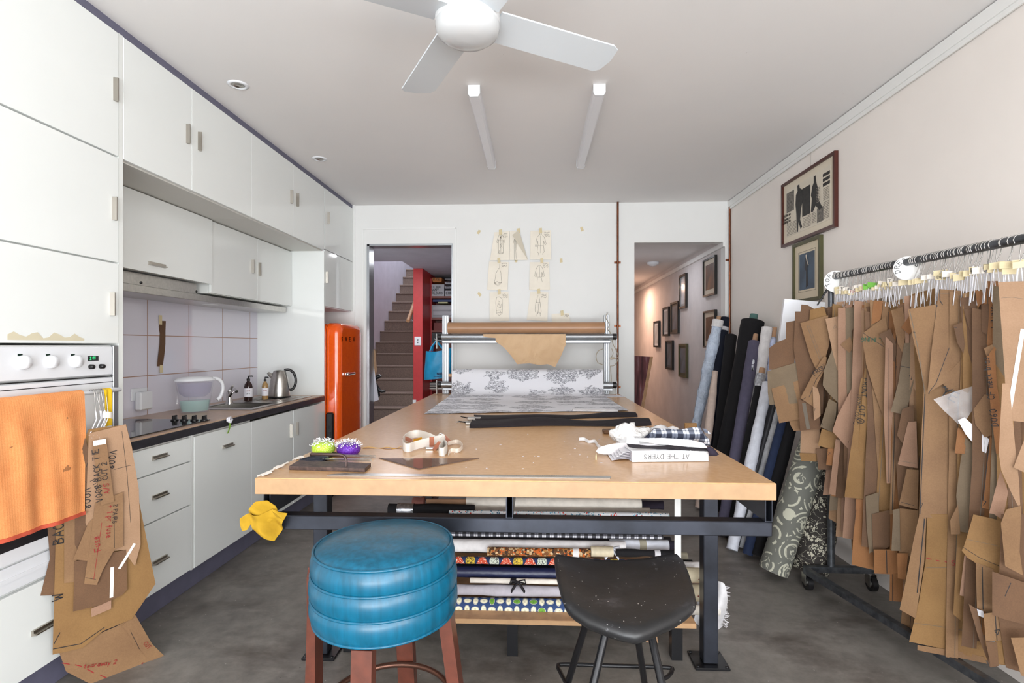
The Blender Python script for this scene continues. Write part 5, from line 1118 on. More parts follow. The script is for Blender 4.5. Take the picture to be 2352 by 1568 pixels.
flat(RB, 'black roll end behind the white roll near the leg', 1500, 1590, 1284, 1300, 2.60, CL['black'], seed=24)
flat(RB, 'pale roll with a dark wooden end at the far right edge of the stack', 1540, 1578, 1268, 1290, 2.66, CL['khaki'], seed=25, core=(M['wood'], 'b'), cr=0.4, ext=0.004)
for k, (v0, v1, c) in enumerate(((1345, 1385, 'charcoal'), (1290, 1330, 'darknavy'), (1225, 1275, 'charcoal'), (1180, 1222, 'darkpurple'))):  # unseen dark rolls added so the gaps in the stack read dark
    flat(RB, 'dark roll added deep in the stack as gap filler, %s' % ('lowest of the hidden ones', 'behind the navy satin roll', 'behind the thick white roll', 'behind the plaid roll')[k], 990, 1540, v0, v1, 2.62, CL[c], seed=30 + k)
# frayed white cloth hanging behind the right leg
fc2 = thing('frayed_cloth', 'white frayed cloth spilling from the stack behind the right table leg', 'cloth', aty(1640, 1450, 2.62))
def frf(a, b):
    p = aty(1596 + 68 * a + 6 * math.sin(b * 5), 1342 + 112 * b + 8 * math.sin(a * 6), 2.56 + 0.06 * math.sin(a * 5 + b * 2)); return p
MB().grid(frf, 10, 14, 0.002).build('cloth_fold', M['fraywhite'], fc2)
mb = MB(); rf = random.Random(9)
for k in range(90):
    p = aty(1662 + 4 * math.sin(k), 1345 + k * 1.05, 2.56); mb.tube([p, p + Vector((rf.uniform(.006, .022), rf.uniform(-.008, .008), rf.uniform(-.012, .010)))], 0.0009, 4)
o = mb.build('frayed_edge', M['fraywhite'], fc2); o['kind'] = 'stuff'
# yellow rag tied at the left corner
yr = thing('yellow_rag', 'yellow cloth rag knotted on the left end of the table frame', 'rag', (-0.93, 1.78, 0.66))
def ysheet(px, Y, seed, th=0.002):
    W = [aty(u, v, Y) for u, v in px]; o_ = W[0]; pts = [(w.x - o_.x, w.z - o_.z) for w in W]
    ar = sum(pts[i - 1][0] * pts[i][1] - pts[i][0] * pts[i - 1][1] for i in range(len(pts)))
    if ar < 0: pts = pts[::-1]
    rg = random.Random(seed); k1, k2 = rg.uniform(25, 40), rg.uniform(20, 35)
    return MB().panel(pts, o_, (1, 0, 0), (0, 0, 1), th, bend=lambda x, y: 0.010 * math.sin(x * k1 * 2.2 + y * 40) + 0.006 * math.sin(y * k2 * 3 + x * 50) + 0.012 * math.sin(x * k1 + 1), step=0.005)
ysheet([(575,1172),(590,1150),(612,1150),(628,1165),(636,1185),(622,1196),(596,1192),(580,1188)], 1.772, 1).build('cloth_knot', CL['yellow'], yr)
ysheet([(578,1176),(600,1180),(622,1172),(655,1182),(646,1212),(629,1243),(604,1230),(582,1212),(572,1190)], 1.758, 2).build('cloth_flap', CL['yellow'], yr)
ysheet([(578,1176),(560,1184),(552,1190),(560,1217),(572,1214),(578,1200)], 1.765, 3).build('cloth_tail', CL['yellow'], yr)
ysheet([(628,1172),(640,1174),(654,1186),(638,1184)], 1.750, 4).build('cloth_tail', CL['yellow'], yr)

# ================================================================ ROLL STAND
SYY = 4.90
st = thing('paper_roll_stand', 'aluminium stand with cross tubes at the far end of the cutting table', 'roll stand', (-0.09, 4.93, TZ))
for x0, x1 in ((-0.858, -0.797), (0.627, 0.675)):
    up = MB().box((x0, 4.945, TZ + 0.001), (x1, 4.985, 1.607), bev=0.003); up.build('upright', M['alu'], st)
    for k in (0.3, 0.7):
        x = x0 + (x1 - x0) * k; MB().box((x - 0.003, 4.942, TZ + 0.01), (x + 0.003, 4.9449, 1.60)).build('slot', simple('slot_shadow', '8d9095', 0.5), st)
MB().tube([(-0.868, 4.895, 1.407), (0.700, 4.895, 1.407)], 0.026, 24).build('cross_tube', M['alu'], st)
MB().box((-0.852, 4.885, 1.348), (0.680, 4.925, 1.379), bev=0.006).build('cross_bar', M['alu'], st)
MB().tube([(-0.868, 4.895, 0.972), (0.721, 4.895, 0.972)], 0.027, 24).build('cross_tube', M['alu'], st)
MB().box((-0.850, 4.90, 0.918), (0.700, 4.93, 0.942), bev=0.004).build('cross_bar', M['alu'], st)
for z0, z1, ze in ((1.30, 1.435, 1.407), (0.885, 1.01, 0.972)):
    for x, s in ((-0.876, -1), (0.708, 1)):
        bx_ = x - 0.012 if s < 0 else x + 0.012
        MB().prism([(0, 0), (0.05, 0), (0.05, z1 - z0 - 0.02), (0.035, z1 - z0), (0.012, z1 - z0), (0, z1 - z0 - 0.015)], 0.004, Matrix.Translation((bx_ - 0.014 * (s < 0) + 0.010 * (s > 0), 4.875, z0)) @ Matrix(((0, 0, 1, 0), (1, 0, 0, 0), (0, 1, 0, 0), (0, 0, 0, 1)))).build('end_bracket', M['white_sat'], st)
        MB().tube([(x - 0.012, 4.895, ze), (x + 0.024, 4.895, ze)], 0.029, 20).build('end_collar', M['black'], st)
kr = thing('kraft_paper_roll', 'long roll of brown paper lying on top of the roll stand', 'paper roll', (-0.09, 4.895, 1.434))
MB().tube([(-0.795 + 1.42 * k / 12, 4.895, 1.487) for k in range(13)], 0.0520, 32).build('paper_winding', M['kraftroll'], kr)
mb = MB(); xs0 = aty(1110, 767, 4.85).x
px = [(1110,767),(1299,767),(1299,792),(1288,818),(1275,843),(1258,836),(1240,838),(1215,834),(1188,836),(1175,818),(1160,800),(1150,792),(1139,785),(1138,776),(1122,775),(1111,773)]
W = [aty(u, v, 4.845) for u, v in px]; o_ = Vector((W[0].x, 4.845, 1.40)); pts = [(w.x - o_.x, w.z - o_.z) for w in W][::-1]
def kb_(x, y): return 0.004 + 0.018 * max(0, -y) * 6 * math.sin(x * 7 + 1) * 0.4 + 0.012 * abs(math.sin(x * 11 + y * 17)) * min(1, max(0, -y * 8)) + 0.007 * abs(math.sin(y * 26 - x * 15)) * min(1, max(0, -y * 5))
mb.panel(pts, o_, (1, 0, 0), (0, 0, 1), 0.0006, bend=kb_, step=0.03)
mb.build('hanging_sheet', M['kraftsheet'], kr)
# toile cloth: roll on the lower tube, sheet falling to the table and spreading
tl_ = thing('toile_cloth_roll', 'roll of white cloth printed with dark pastoral scenes, its end spread over the table', 'fabric roll', (-0.08, 4.8, TZ))
MB().tube([(-0.752 + 1.36 * k / 10, 4.90, 1.055) for k in range(11)], 0.055, 30).build('cloth_winding', M['toile'], tl_)
MB().tube([(-0.79, 4.90, 1.055), (-0.75, 4.90, 1.055)], 0.016, 14).build('core', M['wood'], tl_)
prof = [(4.900, 1.1115), (4.868, 1.104), (4.846, 1.085), (4.838, 1.05), (4.838, 1.00), (4.834, 0.95), (4.815, 0.912), (4.77, 0.893), (4.68, 0.8865), (4.4, 0.8835), (4.1, 0.883), (3.8, 0.883), (3.62, 0.883)]
ln_ = [0]
for a, b in zip(prof[:-1], prof[1:]): ln_.append(ln_[-1] + math.hypot(a[0] - b[0], a[1] - b[1]))
def toilef(a, b):
    s = b * ln_[-1]; i = 0
    while i < len(ln_) - 2 and ln_[i + 1] < s: i += 1
    q = (s - ln_[i]) / (ln_[i + 1] - ln_[i]); y = prof[i][0] * (1 - q) + prof[i + 1][0] * q; z = prof[i][1] * (1 - q) + prof[i + 1][1] * q
    x0, x1 = -0.752, 0.608
    fl = max(0, s - 0.35) / (ln_[-1] - 0.35)
    y += fl * 0.18 * (a - 0.5) - fl * 0.05 * (1 - a); x = x0 + (x1 - x0) * a + fl * 0.03
    z += 0.0012 * (1 + math.sin(a * 40 + s * 9)) * (1 if s > 0.3 else 0.3)
    return (x, y, z)
MB().grid(toilef, 40, 46, 0.0, uvf=lambda a, b: (a * 1.36, b * ln_[-1])).build('draped_sheet', M['toile'], tl_)
p = atz(1390, 944, 0.884); mb = MB()
mb.grid(lambda a, b: Vector((p.x - 0.22 + 0.30 * a, p.y - 0.02 + 0.055 * b - 0.02 * a, 0.886 + 0.012 * math.sin(b * 3.1))), 12, 5, 0.002); tag(mb.build('white_selvedge_fold', CL['white'], None), 'white folded cloth edge at the right front of the toile', 'cloth')
p = atz(1405, 911, TZ); tag(MB().grid(lambda a, b: Vector((0.60 + 0.17 * a, 4.72 + 0.18 * b * (1 - a * 0.5), TZ + 0.004 + 0.006 * math.sin(a * 3) * b)), 8, 5, 0.001).build('paper_sheet', M['paper'], None), 'white paper sheet lying by the right upright of the roll stand', 'paper')
# cords by the right upright
cd = thing('looped_power_cord', 'beige power cord looping around the right upright of the roll stand', 'cord', (0.7, 4.94, 1.0))
def cordpts(px, Y): return [aty(u, v, Y) for u, v in px]
MB().tube(smoothp(cordpts([(1395, 718), (1392, 730), (1400, 745), (1396, 755), (1402, 765), (1408, 790), (1416, 806), (1420, 822), (1412, 838), (1402, 840)], 4.935)), 0.0035, 6).build('cord_loop', cordm, cd)
MB().tube(smoothp(cordpts([(1385, 801), (1374, 806), (1369, 818), (1373, 832), (1384, 837)], 4.94)), 0.0035, 6).build('cord_loop', cordm, cd)
MB().tube(smoothp(cordpts([(1405, 800), (1408, 812), (1403, 824), (1410, 824), (1420, 820)], 4.925)), 0.0035, 6).build('cord_loop', cordm, cd)
MB().tube(cordpts([(1401, 823), (1411, 822)], 4.92), 0.010, 10).build('plug', simple('beige_plug', 'b6a996', 0.5), cd)
MB().tube(smoothp(cordpts([(1402, 840), (1404, 870), (1403, 895)], 4.938)), 0.0035, 6).build('cord_loop', cordm, cd)
MB().tube([aty(1395, 718, 4.94) + Vector((0.006 * math.cos(k), 0, 0.008 * math.sin(k))) for k in range(7)], 0.0015, 5).build('hook_ring', M['alu'], cd)

# ================================================================ THINGS ON THE TABLE
def tz(u, v, h=0.0): return atz(u, v, TZ + h)
# iron weight with a bent handle
iw = thing('iron_weight', 'flat rusty iron pattern weight with a bent rod handle', 'pattern weight', tz(760, 1075))
A, B, C_, D_ = tz(664, 1079), tz(838, 1084.5), tz(852, 1072), tz(688, 1064)
MB().prism([(A.x, A.y), (B.x, B.y), (C_.x, C_.y), (D_.x, D_.y)], 0.013, Matrix.Translation((0, 0, TZ + 0.001))).build('plate', simple('rusty_iron', '55443f', 0.55, 0.4, var=0.35, vs=60, bump=0.3, bs=300), iw)
h0 = tz(795, 1071, 0.014); Yh = h0.y
MB().tube(smoothp([Vector((h0.x, Yh, TZ + 0.014)), Vector((h0.x, Yh, TZ + 0.038)), Vector((h0.x - 0.006, Yh, TZ + 0.050)), Vector((h0.x - 0.022, Yh, TZ + 0.056)), Vector((h0.x - 0.06, Yh, TZ + 0.057)), Vector((h0.x - 0.128, Yh, TZ + 0.058))], 4), 0.0048, 10).build('rod_handle', simple('brown_iron_rod', '4a3a37', 0.4, 0.5), iw)
# scissors
def scissors(label, p, ang, L, hm, tilt=0.0):
    t = thing('scissors', label, 'scissors', p, ang, group='scissors behind the iron weight')
    for s in (-1, 1):
        MB().prism([(0, 0.006 * s), (L * 0.50, 0.002 * s), (L * 0.53, 0), (0, -0.008 * s), (-L * 0.12, -0.014 * s), (-L * 0.12, -0.004 * s)][::s], 0.003, Matrix.Translation((0, 0, 0.005 + 0.0024 * (s + 1)))).build('blade', M['steel'], t, local=True)
        cy = -0.024 * s; MB().tube([(-L * 0.28 + L * 0.16 * math.cos(k * 0.628), cy + 0.018 * math.sin(k * 0.628), 0.008 + 0.0024 * s) for k in range(10)], 0.0070, 8, closed=True).build('finger_loop', hm, t, local=True)
    MB().lathe([(0.005, 0), (0.004, 0.003), (0, 0.004)], (0, 0, 0.011), 12).build('pivot', M['chrome'], t, local=True)
p = tz(768, 1060); scissors('scissors with blue-black handles, nearest the iron weight', (p.x, p.y, TZ), 0.03, 0.27, simple('blue_black_handle', '141c2c', 0.2))
p = tz(785, 1050); scissors('scissors with brown-black handles, farthest behind the weight', (p.x, p.y, TZ), -0.12, 0.27, simple('brown_black_handle', '241e1d', 0.3))
for k, (u, v, c, nm) in enumerate(((752, 1046, '6a3fb0', 'purple'), (742, 1057, 'e0c848', 'yellow'))):
    p = tz(u, v); tag(MB().tube([(p.x - 0.035, p.y, TZ + 0.005), (p.x + 0.04, p.y + 0.006, TZ + 0.005)], 0.0045, 8).build('chalk_pen', simple(nm + '_pen', c, 0.4), None), nm + ' marker lying among the scissors', 'pen')
# pin cushions
def cushion(label, u, v, r, h, c1, c2, sx, seed, rb=0.45):
    p = tz(u, v); t = thing('pin_cushion', label, 'pin cushion', (p.x, p.y, TZ))
    m = NT('sequin_' + label.split()[0]); vv = m.tex(); m.col(m.ramp(m.vor(vv, 260), [(0.1, c2), (0.5, c1)])); m.bump(m.vor(vv, 260), 0.6, 0.002)
    prof = [(0, 0.001), (r * 0.7, 0.001), (r * 0.95, h * 0.25), (r, h * 0.5), (r * 0.92, h * 0.78), (r * 0.65, h * 0.96), (0, h)]
    MB().lathe(smooth2(prof), (0, 0, 0), 40).build('cushion_body', m.set(0.25, 0.2), t, local=True)
    rg = random.Random(seed); wp = simple('pearl_pinhead', 'f0eef0', 0.25)
    rest = MB()
    n_ = 150
    for k in range(n_):
        a = rg.uniform(0, 2 * math.pi); q = math.sqrt(rg.uniform(0.0, 1.0)); rr_ = r * 1.0 * q
        zs = h * (0.98 - 0.42 * q ** 3); L = rg.uniform(0.008, 0.018); dr = Vector((math.cos(a) * q, math.sin(a) * q, 1.0)).normalized()
        b = Vector((rr_ * 0.93 * math.cos(a), rr_ * 0.93 * math.sin(a), zs)); e = b + dr * L
        if k < 95:
            mb = MB().tube([b, e], 0.0005, 4, mi=1).lathe([(0, -0.0021), (0.0019, -0.001), (0.0019, 0.001), (0, 0.0021)], e, 6); mb.build('pin', [wp, M['chrome']], t, local=True)
        else: rest.tube([b, e], 0.0005, 4, mi=1).lathe([(0, -0.0021), (0.0019, -0.001), (0.0019, 0.001), (0, 0.0021)], e, 6)
    o = rest.build('pins', [wp, M['chrome']], t, local=True); o['kind'] = 'stuff'
def smooth2(pr):
    P = [Vector((a, b, 0)) for a, b in pr]; return [(max(0, q.x), q.y) for q in smoothp(P, 4)]
cushion('lime green sequined pin cushion full of white pins', 743, 1043, 0.047, 0.052, 'b4d83a', 'e2f08a', 1, 4)
cushion('purple sequined pin cushion beside the green one', 801, 1043, 0.048, 0.048, '5a1f9c', '8a4ad0', 1, 8)
# canvas strap and tape measure
sp2 = thing('canvas_strap', 'coiled white canvas strap with brown leather tabs', 'strap', tz(975, 1030))
def ribbon(pts, w, up=(0, 0, 1), th=0.002, k=6, uv=None):
    P = smoothp([Vector(p) for p in pts], k); mb = MB(); n_ = len(P) - 1
    def fn(a, b):
        i = min(int(round(a * n_)), n_); return P[i] + Vector(up) * w * (b - 0.5)
    return mb.grid(fn, n_, 2, th)
def T(u, v, z): q = atz(u, v, TZ + z); return q
cv = simple('white_canvas', 'e8e2da', 0.7); lth = simple('tan_leather', '9a5636', 0.45)
pts = [T(1019, 1006, 0.03), T(985, 1014, 0.026), T(955, 1022, 0.021), T(938, 1028, 0.020), T(927, 1024, 0.020), T(928, 1010, 0.021), T(940, 1000, 0.024), T(960, 996, 0.028), T(985, 1003, 0.030), T(1000, 1010, 0.02)]
ribbon(pts, 0.036).build('webbing_loop', cv, sp2)
ribbon([T(1019, 1006, 0.03), T(1022, 1014, 0.02), T(1012, 1026, 0.018), T(1008, 1036, 0.018), T(1020, 1037, 0.019), T(1028, 1026, 0.021), T(1020, 1016, 0.022)], 0.034).build('webbing_loop', cv, sp2)
q0 = T(992, 1013, 0.027); MB().box((q0.x - 0.010, q0.y - 0.006, q0.z - 0.019), (q0.x + 0.010, q0.y - 0.003, q0.z + 0.019)).build('leather_tab', lth, sp2)
for (u, v, a) in ((936, 1008, 0.4), (1004, 1024, -0.9), (1026, 1008, 0.8)):
    q0 = T(u, v, 0.018); MB().prism([(-0.022, -0.008), (0.018, -0.009), (0.024, 0), (0.018, 0.009), (-0.022, 0.008)], 0.003, Matrix.Translation(q0) @ Matrix.Rotation(a, 4, 'Y') @ Matrix.Rotation(R(75), 4, 'X')).build('leather_tab', lth, sp2)
q0 = T(1012, 1000, 0.045); MB().tube([q0 + Vector((0.011 * math.cos(k * .7), 0, 0.009 * math.sin(k * .7))) for k in range(9)], 0.0014, 6, closed=True).build('metal_ring', M['chrome'], sp2)
q0 = T(988, 1030, 0.004); MB().box((q0.x - 0.02, q0.y - 0.01, TZ + 0.001), (q0.x + 0.03, q0.y + 0.015, TZ + 0.012), bev=0.003).build('buckle', M['chrome'], sp2)
tm = thing('tape_measure', 'yellow and white tape measure trailing from the canvas strap to the pin cushions', 'tape measure', tz(900, 1028))
P1 = [T(833, 1028, 0.002), T(870, 1027, 0.003), T(900, 1029, 0.003), T(925, 1025, 0.006)]
my = simple('yellow_tape', 'd9a030', 0.5); mw = simple('white_tape', 'e8dccf', 0.5)
MB().grid(lambda a, b: (P1[0].lerp(P1[1], a * 3) if a < 1 / 3 else P1[1].lerp(P1[2], a * 3 - 1) if a < 2 / 3 else P1[2].lerp(P1[3], a * 3 - 2)) + Vector((0, 0.016 * (b - 0.5), 0.003 * math.sin(a * 14))), 24, 2, 0.0008).build('tape_run', my, tm)
ribbon([T(1030, 1018, 0.012), T(1050, 1014, 0.012), T(1062, 1024, 0.012), T(1052, 1034, 0.010), T(1036, 1034, 0.008), T(1030, 1042, 0.006)], 0.017).build('tape_loop', mw, tm)
ribbon([T(950, 1012, 0.008), T(975, 1007, 0.010), T(1000, 1016, 0.008)], 0.014).build('tape_loop', my, tm)
# perspex set square
ssq = thing('set_square', 'smoky see-through triangular set square lying on the table', 'set square', tz(975, 1062))
a, b, c = tz(870, 1053), tz(962, 1079), tz(1101, 1053)
MB().prism([(a.x, a.y), (b.x, b.y), (c.x, c.y)], 0.0028, Matrix.Translation((0, 0, TZ + 0.0006))).build('perspex_triangle', M['perspex'], ssq)
mb = MB(); e1 = (b - c); e2 = (b - a)
for e, o0 in ((e1, c), (e2, a)):
    nn_ = Vector((-e.y, e.x, 0)).normalized(); dd = e.normalized(); nn_ = nn_ if nn_.dot((a + b + c) / 3 - o0) > 0 else -nn_
    P = [o0, o0 + e, o0 + e + nn_ * 0.004, o0 + nn_ * 0.004]; mb.add([Vector((q.x, q.y, TZ + 0.0036)) for q in P], [[0, 1, 2, 3]])
mb = mb; mb.build('dark_edge', M['ink'], ssq)
mb = MB(); strokes(mb, [[(k * 0.006, 0), (k * 0.006, 0.005 if k % 5 else 0.009)] for k in range(int((c - a).length / 0.006))], a + Vector((0, -0.003, 0.0032)), (c - a).normalized(), Vector((0, -1, 0)), 0.0007, 0.0006); mb.build('scale_marks', M['ink'], ssq)
# steel rule
sr = thing('steel_rule', 'long steel rule lying along the near edge of the table', 'ruler', tz(1075, 1092))
a, b = tz(750, 1092), tz(1401, 1094); ry = (a.y + b.y) / 2; rw = 0.016
MB().prism([(a.x, ry - rw), (b.x - 0.004, ry - rw), (b.x, ry - rw + 0.004), (b.x, ry + rw - 0.004), (b.x - 0.004, ry + rw), (a.x + 0.05, ry + rw), (a.x + 0.01, ry)], 0.0016, Matrix.Translation((0, 0, TZ + 0.0006))).build('steel_strip', M['steel'], sr)
mb = MB(); strokes(mb, [[(k * 0.006, 0), (k * 0.006, 0.006 if k % 5 else 0.011)] for k in range(58)], (a.x + 0.5, ry + rw - 0.001, TZ + 0.0023), (1, 0, 0), (0, -1, 0), 0.0008, 0.0002)
for v_ in mb.v: v_.z = TZ + 0.0027
mb.build('scale_marks', M['ink'], sr)
# bundle of dark ribbing with bulldog clips
def longroll(px, ws, mat, Y=None, h=0.03):
    return None
dk = thing('dark_trouser_leg', 'dark brown-black cloth length lying behind the other one, below the toile', 'cloth', tz(1280, 965))
def strip(P0, P1, w0, w1, h, wob, seed, sag=None):
    rg = random.Random(seed); a_ = Vector(P0); b_ = Vector(P1); d = (b_ - a_).normalized(); s_ = Vector((-d.y, d.x, 0))
    def fn(u, v):
        w = w0 + (w1 - w0) * u; ang = math.pi * v; off = wob * math.sin(u * 7 + seed) ; hh = h * (0.75 + 0.25 * math.sin(u * 11 + seed * 2)) + 0.003 * math.sin(v * 9 + u * 5)
        return a_.lerp(b_, u) + s_ * (w * math.cos(ang) + off) + Vector((0, 0, max(0.0012, hh * math.sin(ang) ** 0.7)))
    return MB().grid(fn, 40, 12)
dcl = cloth('dark_knit', '2b2629', 0.9)
strip(tz(1090, 962), tz(1462, 957), 0.10, 0.035, 0.028, 0.03, 2).build('cloth_length', dcl, dk)
dk2 = thing('dark_trouser_leg', 'dark brown-black cloth length in front, ending under the white knotted cloth', 'cloth', tz(1280, 975))
strip(tz(1083, 974), tz(1490, 974), 0.13, 0.05, 0.036, 0.025, 5).build('cloth_length', dcl, dk2)
for k, (u, v) in enumerate(((1085, 964), (1082, 975))):
    p = tz(u, v); t = thing('metal_clip', 'metal clip at the left end of the dark cloth, %s' % ('upper one', 'lower one')[k], 'clip', (p.x, p.y, TZ), group='clips on the dark cloth')
    MB().box((p.x - 0.03, p.y - 0.02, TZ + 0.002), (p.x + 0.05, p.y + 0.02, TZ + 0.016), bev=0.003).build('clip_jaw', M['steel'], t)
    MB().tube([(p.x - 0.03, p.y - 0.012, TZ + 0.012), (p.x - 0.07, p.y, TZ + 0.02), (p.x - 0.03, p.y + 0.012, TZ + 0.012)], 0.002, 6).build('clip_lever', M['blackmetal'], t)
p = tz(1060, 969); tag(MB().tube([tz(1048, 969, 0.004), tz(1072, 968, 0.006), tz(1092, 965, 0.02)], 0.004, 8).build('metal_hook', M['steel'], None), 'small metal hook pointing left from the dark cloth', 'hook')
# lever arch folder
fo = thing('ring_binder', 'white ring binder with its spine marked AT THE DYERS upside down', 'binder', tz(1540, 1060))
a, b = tz(1452, 1062), tz(1628, 1060); zt_ = aty(1452, 1036, a.y).z; hB = zt_ - TZ; dB = 0.30
Mb = Matrix.Translation((a.x, a.y, TZ + 0.001)) @ Matrix.Rotation(math.atan2(b.y - a.y, b.x - a.x), 4, 'Z'); wB = (b - a).length
MB().box((0, 0, 0), (wB, 0.004, hB), Mb, bev=0.0015).box((0, 0.004, 0), (wB, dB, 0.003), Mb).box((0, 0.004, hB - 0.003), (wB, dB * 0.9, hB), Mb).build('cover', M['white_gloss'], fo)
MB().box((0.006, 0.01, 0.0035), (wB - 0.01, dB - 0.02, hB - 0.008), Mb).build('pages', M['paper'], fo)
q0 = Mb @ Vector((wB * 0.74, -0.001, hB * 0.70)); write('AT THE DYERS', q0, Mb.to_3x3() @ Vector((-1, 0, 0)), (0, 0, -1), hB * 0.42, M['ink'], fo, w=0.0016, off=0.0008)
for k in range(5):
    z = TZ + 0.004 + k * 0.007
    tag(MB().grid(lambda u, v: Vector((a.x - 0.075 + 0.01 * k + 0.085 * u, a.y + 0.02 + 0.02 * u + 0.16 * v, z + 0.004 * math.sin(u * 3) + 0.006 * u * (k / 4))), 5, 4, 0.001).build('loose_page', M['paper'], None), 'page fanned out left of the ring binder, %s' % ('lowest', 'second from below', 'middle', 'second from top', 'topmost')[k], 'paper', 'pages fanned out of the binder')
def blob(px, z0, z1, mat, name, label, cat, Y=None, seed=1, amp=0.006, step=0.012, th=0.004, depth=0.10, lean=0.0, group=None):
    """soft heap of cloth: silhouette outline given true depth"""
    yy = Y; W = [aty(u, v, yy) for u, v in px]; o_ = W[0]; pts = [(w.x - o_.x, w.z - o_.z) for w in W]
    ar = sum(pts[i - 1][0] * pts[i][1] - pts[i][0] * pts[i - 1][1] for i in range(len(pts)))
    if ar < 0: pts = pts[::-1]
    V2 = [Vector(p) for p in pts]; n = len(V2)
    def ed(x, y):
        q = Vector((x, y)); m_ = 9
        for i in range(n):
            a_, b_ = V2[i], V2[(i + 1) % n]; ab = b_ - a_; t_ = max(0, min(1, (q - a_).dot(ab) / max(ab.length_squared, 1e-9))); m_ = min(m_, (q - (a_ + ab * t_)).length)
        return m_
    rg = random.Random(seed); f1, f2, f3 = rg.uniform(40, 90), rg.uniform(50, 110), rg.uniform(0, 6)
    def be(s):
        return lambda x, y: s * (depth * math.sqrt(max(0.0, min(1.0, ed(x, y) / (depth * 0.5)))) * 0.5 + amp * math.sin(x * f1 + y * f2 * 0.6 + f3) + amp * 0.6 * math.sin(y * f2 - x * f1 * .5))
    mb = MB().panel(pts, o_, (1, 0, 0), (0, 0, 1), 0, bend=be(1), step=step)
    mb.panel(pts, o_, (1, 0, 0), (0, 0, 1), 0, bend=be(-1), step=step)
    return tag(mb.build(name, mat, None), label, cat, group)
def zb(x): return 1320 + x / 6.918, 
def z8(*pp): return [(1320 + x / 6.918, 940 + y / 6.914) for x, y in pp]
blob(z8((540,335),(600,310),(650,305),(655,270),(740,225),(800,205),(860,225),(880,205),(950,205),(965,270),(1010,285),(1110,275),(1180,285),(1215,330),(1190,420),(1050,470),(900,500),(820,540),(700,535),(600,480),(545,410)), 0, 0, simple('white_knit', 'e0dddb', 0.85, bump=1.0, bs=22, bd=0.03), 'white_jersey_heap', 'crumpled white jersey cloth heap on top of the binder papers', 'cloth', Y=2.36, seed=3, amp=0.008, depth=0.14)
blob(z8((1200,300),(1290,255),(1370,240),(1450,265),(1480,290),(1560,262),(1640,290),(1650,495),(1290,500)), 0, 0, CL['white'], 'white_jersey_heap', 'smaller white cloth lump behind the plaid cloth', 'cloth', Y=2.52, seed=5, depth=0.09)
blob(z8((1100,450),(1210,360),(1260,300),(1420,305),(1650,320),(1880,285),(2000,290),(2050,380),(2140,480),(2155,580),(2080,570),(1950,500),(1700,480),(1300,460)), 0, 0, M['plaidblue'], 'plaid_cloth', 'folded navy and white plaid cloth on the binder papers', 'cloth', Y=2.30, seed=7, amp=0.004, depth=0.10)
blob(z8((2030,300),(2080,310),(2165,385),(2130,390),(2060,360)), 0, 0, M['plaidblue'], 'plaid_scrap', 'frayed plaid scrap at the back right of the plaid cloth', 'cloth', Y=2.36, seed=8, amp=0.003, depth=0.02)
blob(z8((820,540),(1000,560),(1300,590),(1500,560),(1800,600),(2110,620),(2115,665),(1900,660),(1600,640),(1300,625),(1000,620),(860,600)), 0, 0, CL['charcoal'], 'dark_cloth', 'dark grey cloth pressed between the binder and the white papers', 'cloth', Y=2.10, seed=9, amp=0.003, depth=0.12)
blob(z8((2080,590),(2160,590),(2210,620),(2295,715),(2240,740),(2140,735),(2115,660)), 0, 0, CL['darkpurple'], 'dark_cloth', 'dark pouch lying right of the binder', 'cloth', Y=2.08, seed=10, amp=0.002, depth=0.05)
for k, (q, lab) in enumerate((([(960,460),(1400,455),(1850,485),(2040,530),(2105,605),(1800,585),(1300,545),(1020,500)], 'top white sheet of printed paper leaning over the binder'), ([(820,540),(850,360),(900,400),(960,470),(1020,500),(1030,550)], 'white paper corner standing up beside the white jersey'), ([(1030,545),(1200,545),(1320,565),(1180,570),(1040,580)], 'torn white paper edge under the printed sheet'))):
    PY = 2.07 + 0.03 * k; W = [aty(u, v, PY) for u, v in z8(*q)]; o_ = W[0]; pts = [(w.x - o_.x, (w.z - o_.z) * 1.03) for w in W]
    ar = sum(pts[i - 1][0] * pts[i][1] - pts[i][0] * pts[i - 1][1] for i in range(len(pts)))
    if ar < 0: pts = pts[::-1]
    n_ = Vector((0, -1, 0.25)).normalized(); ay_ = Vector((0, 0.25, 1)).normalized()
    o = MB().panel(pts, o_, (1, 0, 0), ay_, 0.0012, bend=lambda x, y: 0.006 * math.sin(x * 14), step=0.02).build('paper_sheet', M['paper'], None); tag(o, lab, 'paper')
bl = T(1400, 1035, 0.0)
tag(MB().panel([(0.075 * math.cos(k * .45) , 0.022 * math.sin(k * .45)) for k in range(14)], (T(1412, 1030, 0.03)), (1, 0, 0.12), Vector((-0.05, 0.5, 0.85)).normalized(), 0.002, bend=lambda x, y: 0.01 * x * 8, step=0.015).build('card_tag', simple('pale_lilac_card', 'd5cfd2', 0.6), None), 'rounded pale tag sticking out left of the binder', 'tag')
rw_ = thing('white_ribbon', 'twisted white ribbon trailing left from the binder', 'ribbon', tz(1350, 1018))
ribbon([T(1330, 1008, 0.010), T(1342, 1008, 0.010), T(1352, 1014, 0.006), T(1366, 1013, 0.010), T(1372, 1022, 0.008), T(1382, 1028, 0.006), T(1400, 1029, 0.008)], 0.016, up=(0.2, 0.5, 0.8)).build('ribbon_band', CL['white'], rw_)
p = tz(1587, 985, 0.03); tag(MB().box((p.x - 0.03, p.y, TZ + 0.001), (p.x + 0.03, p.y + 0.01, TZ + 0.06), bev=0.002).build('card_box_corner', KR[4], None), 'small brown card standing behind the plaid cloth', 'card')
p = tz(1394, 995); tag(MB().box((p.x - 0.02, p.y - 0.03, TZ + 0.001), (p.x + 0.05, p.y + 0.03, TZ + 0.02), bev=0.004).build('card_piece', KR[2], None), 'small brown card piece sticking out left of the white jersey', 'card')
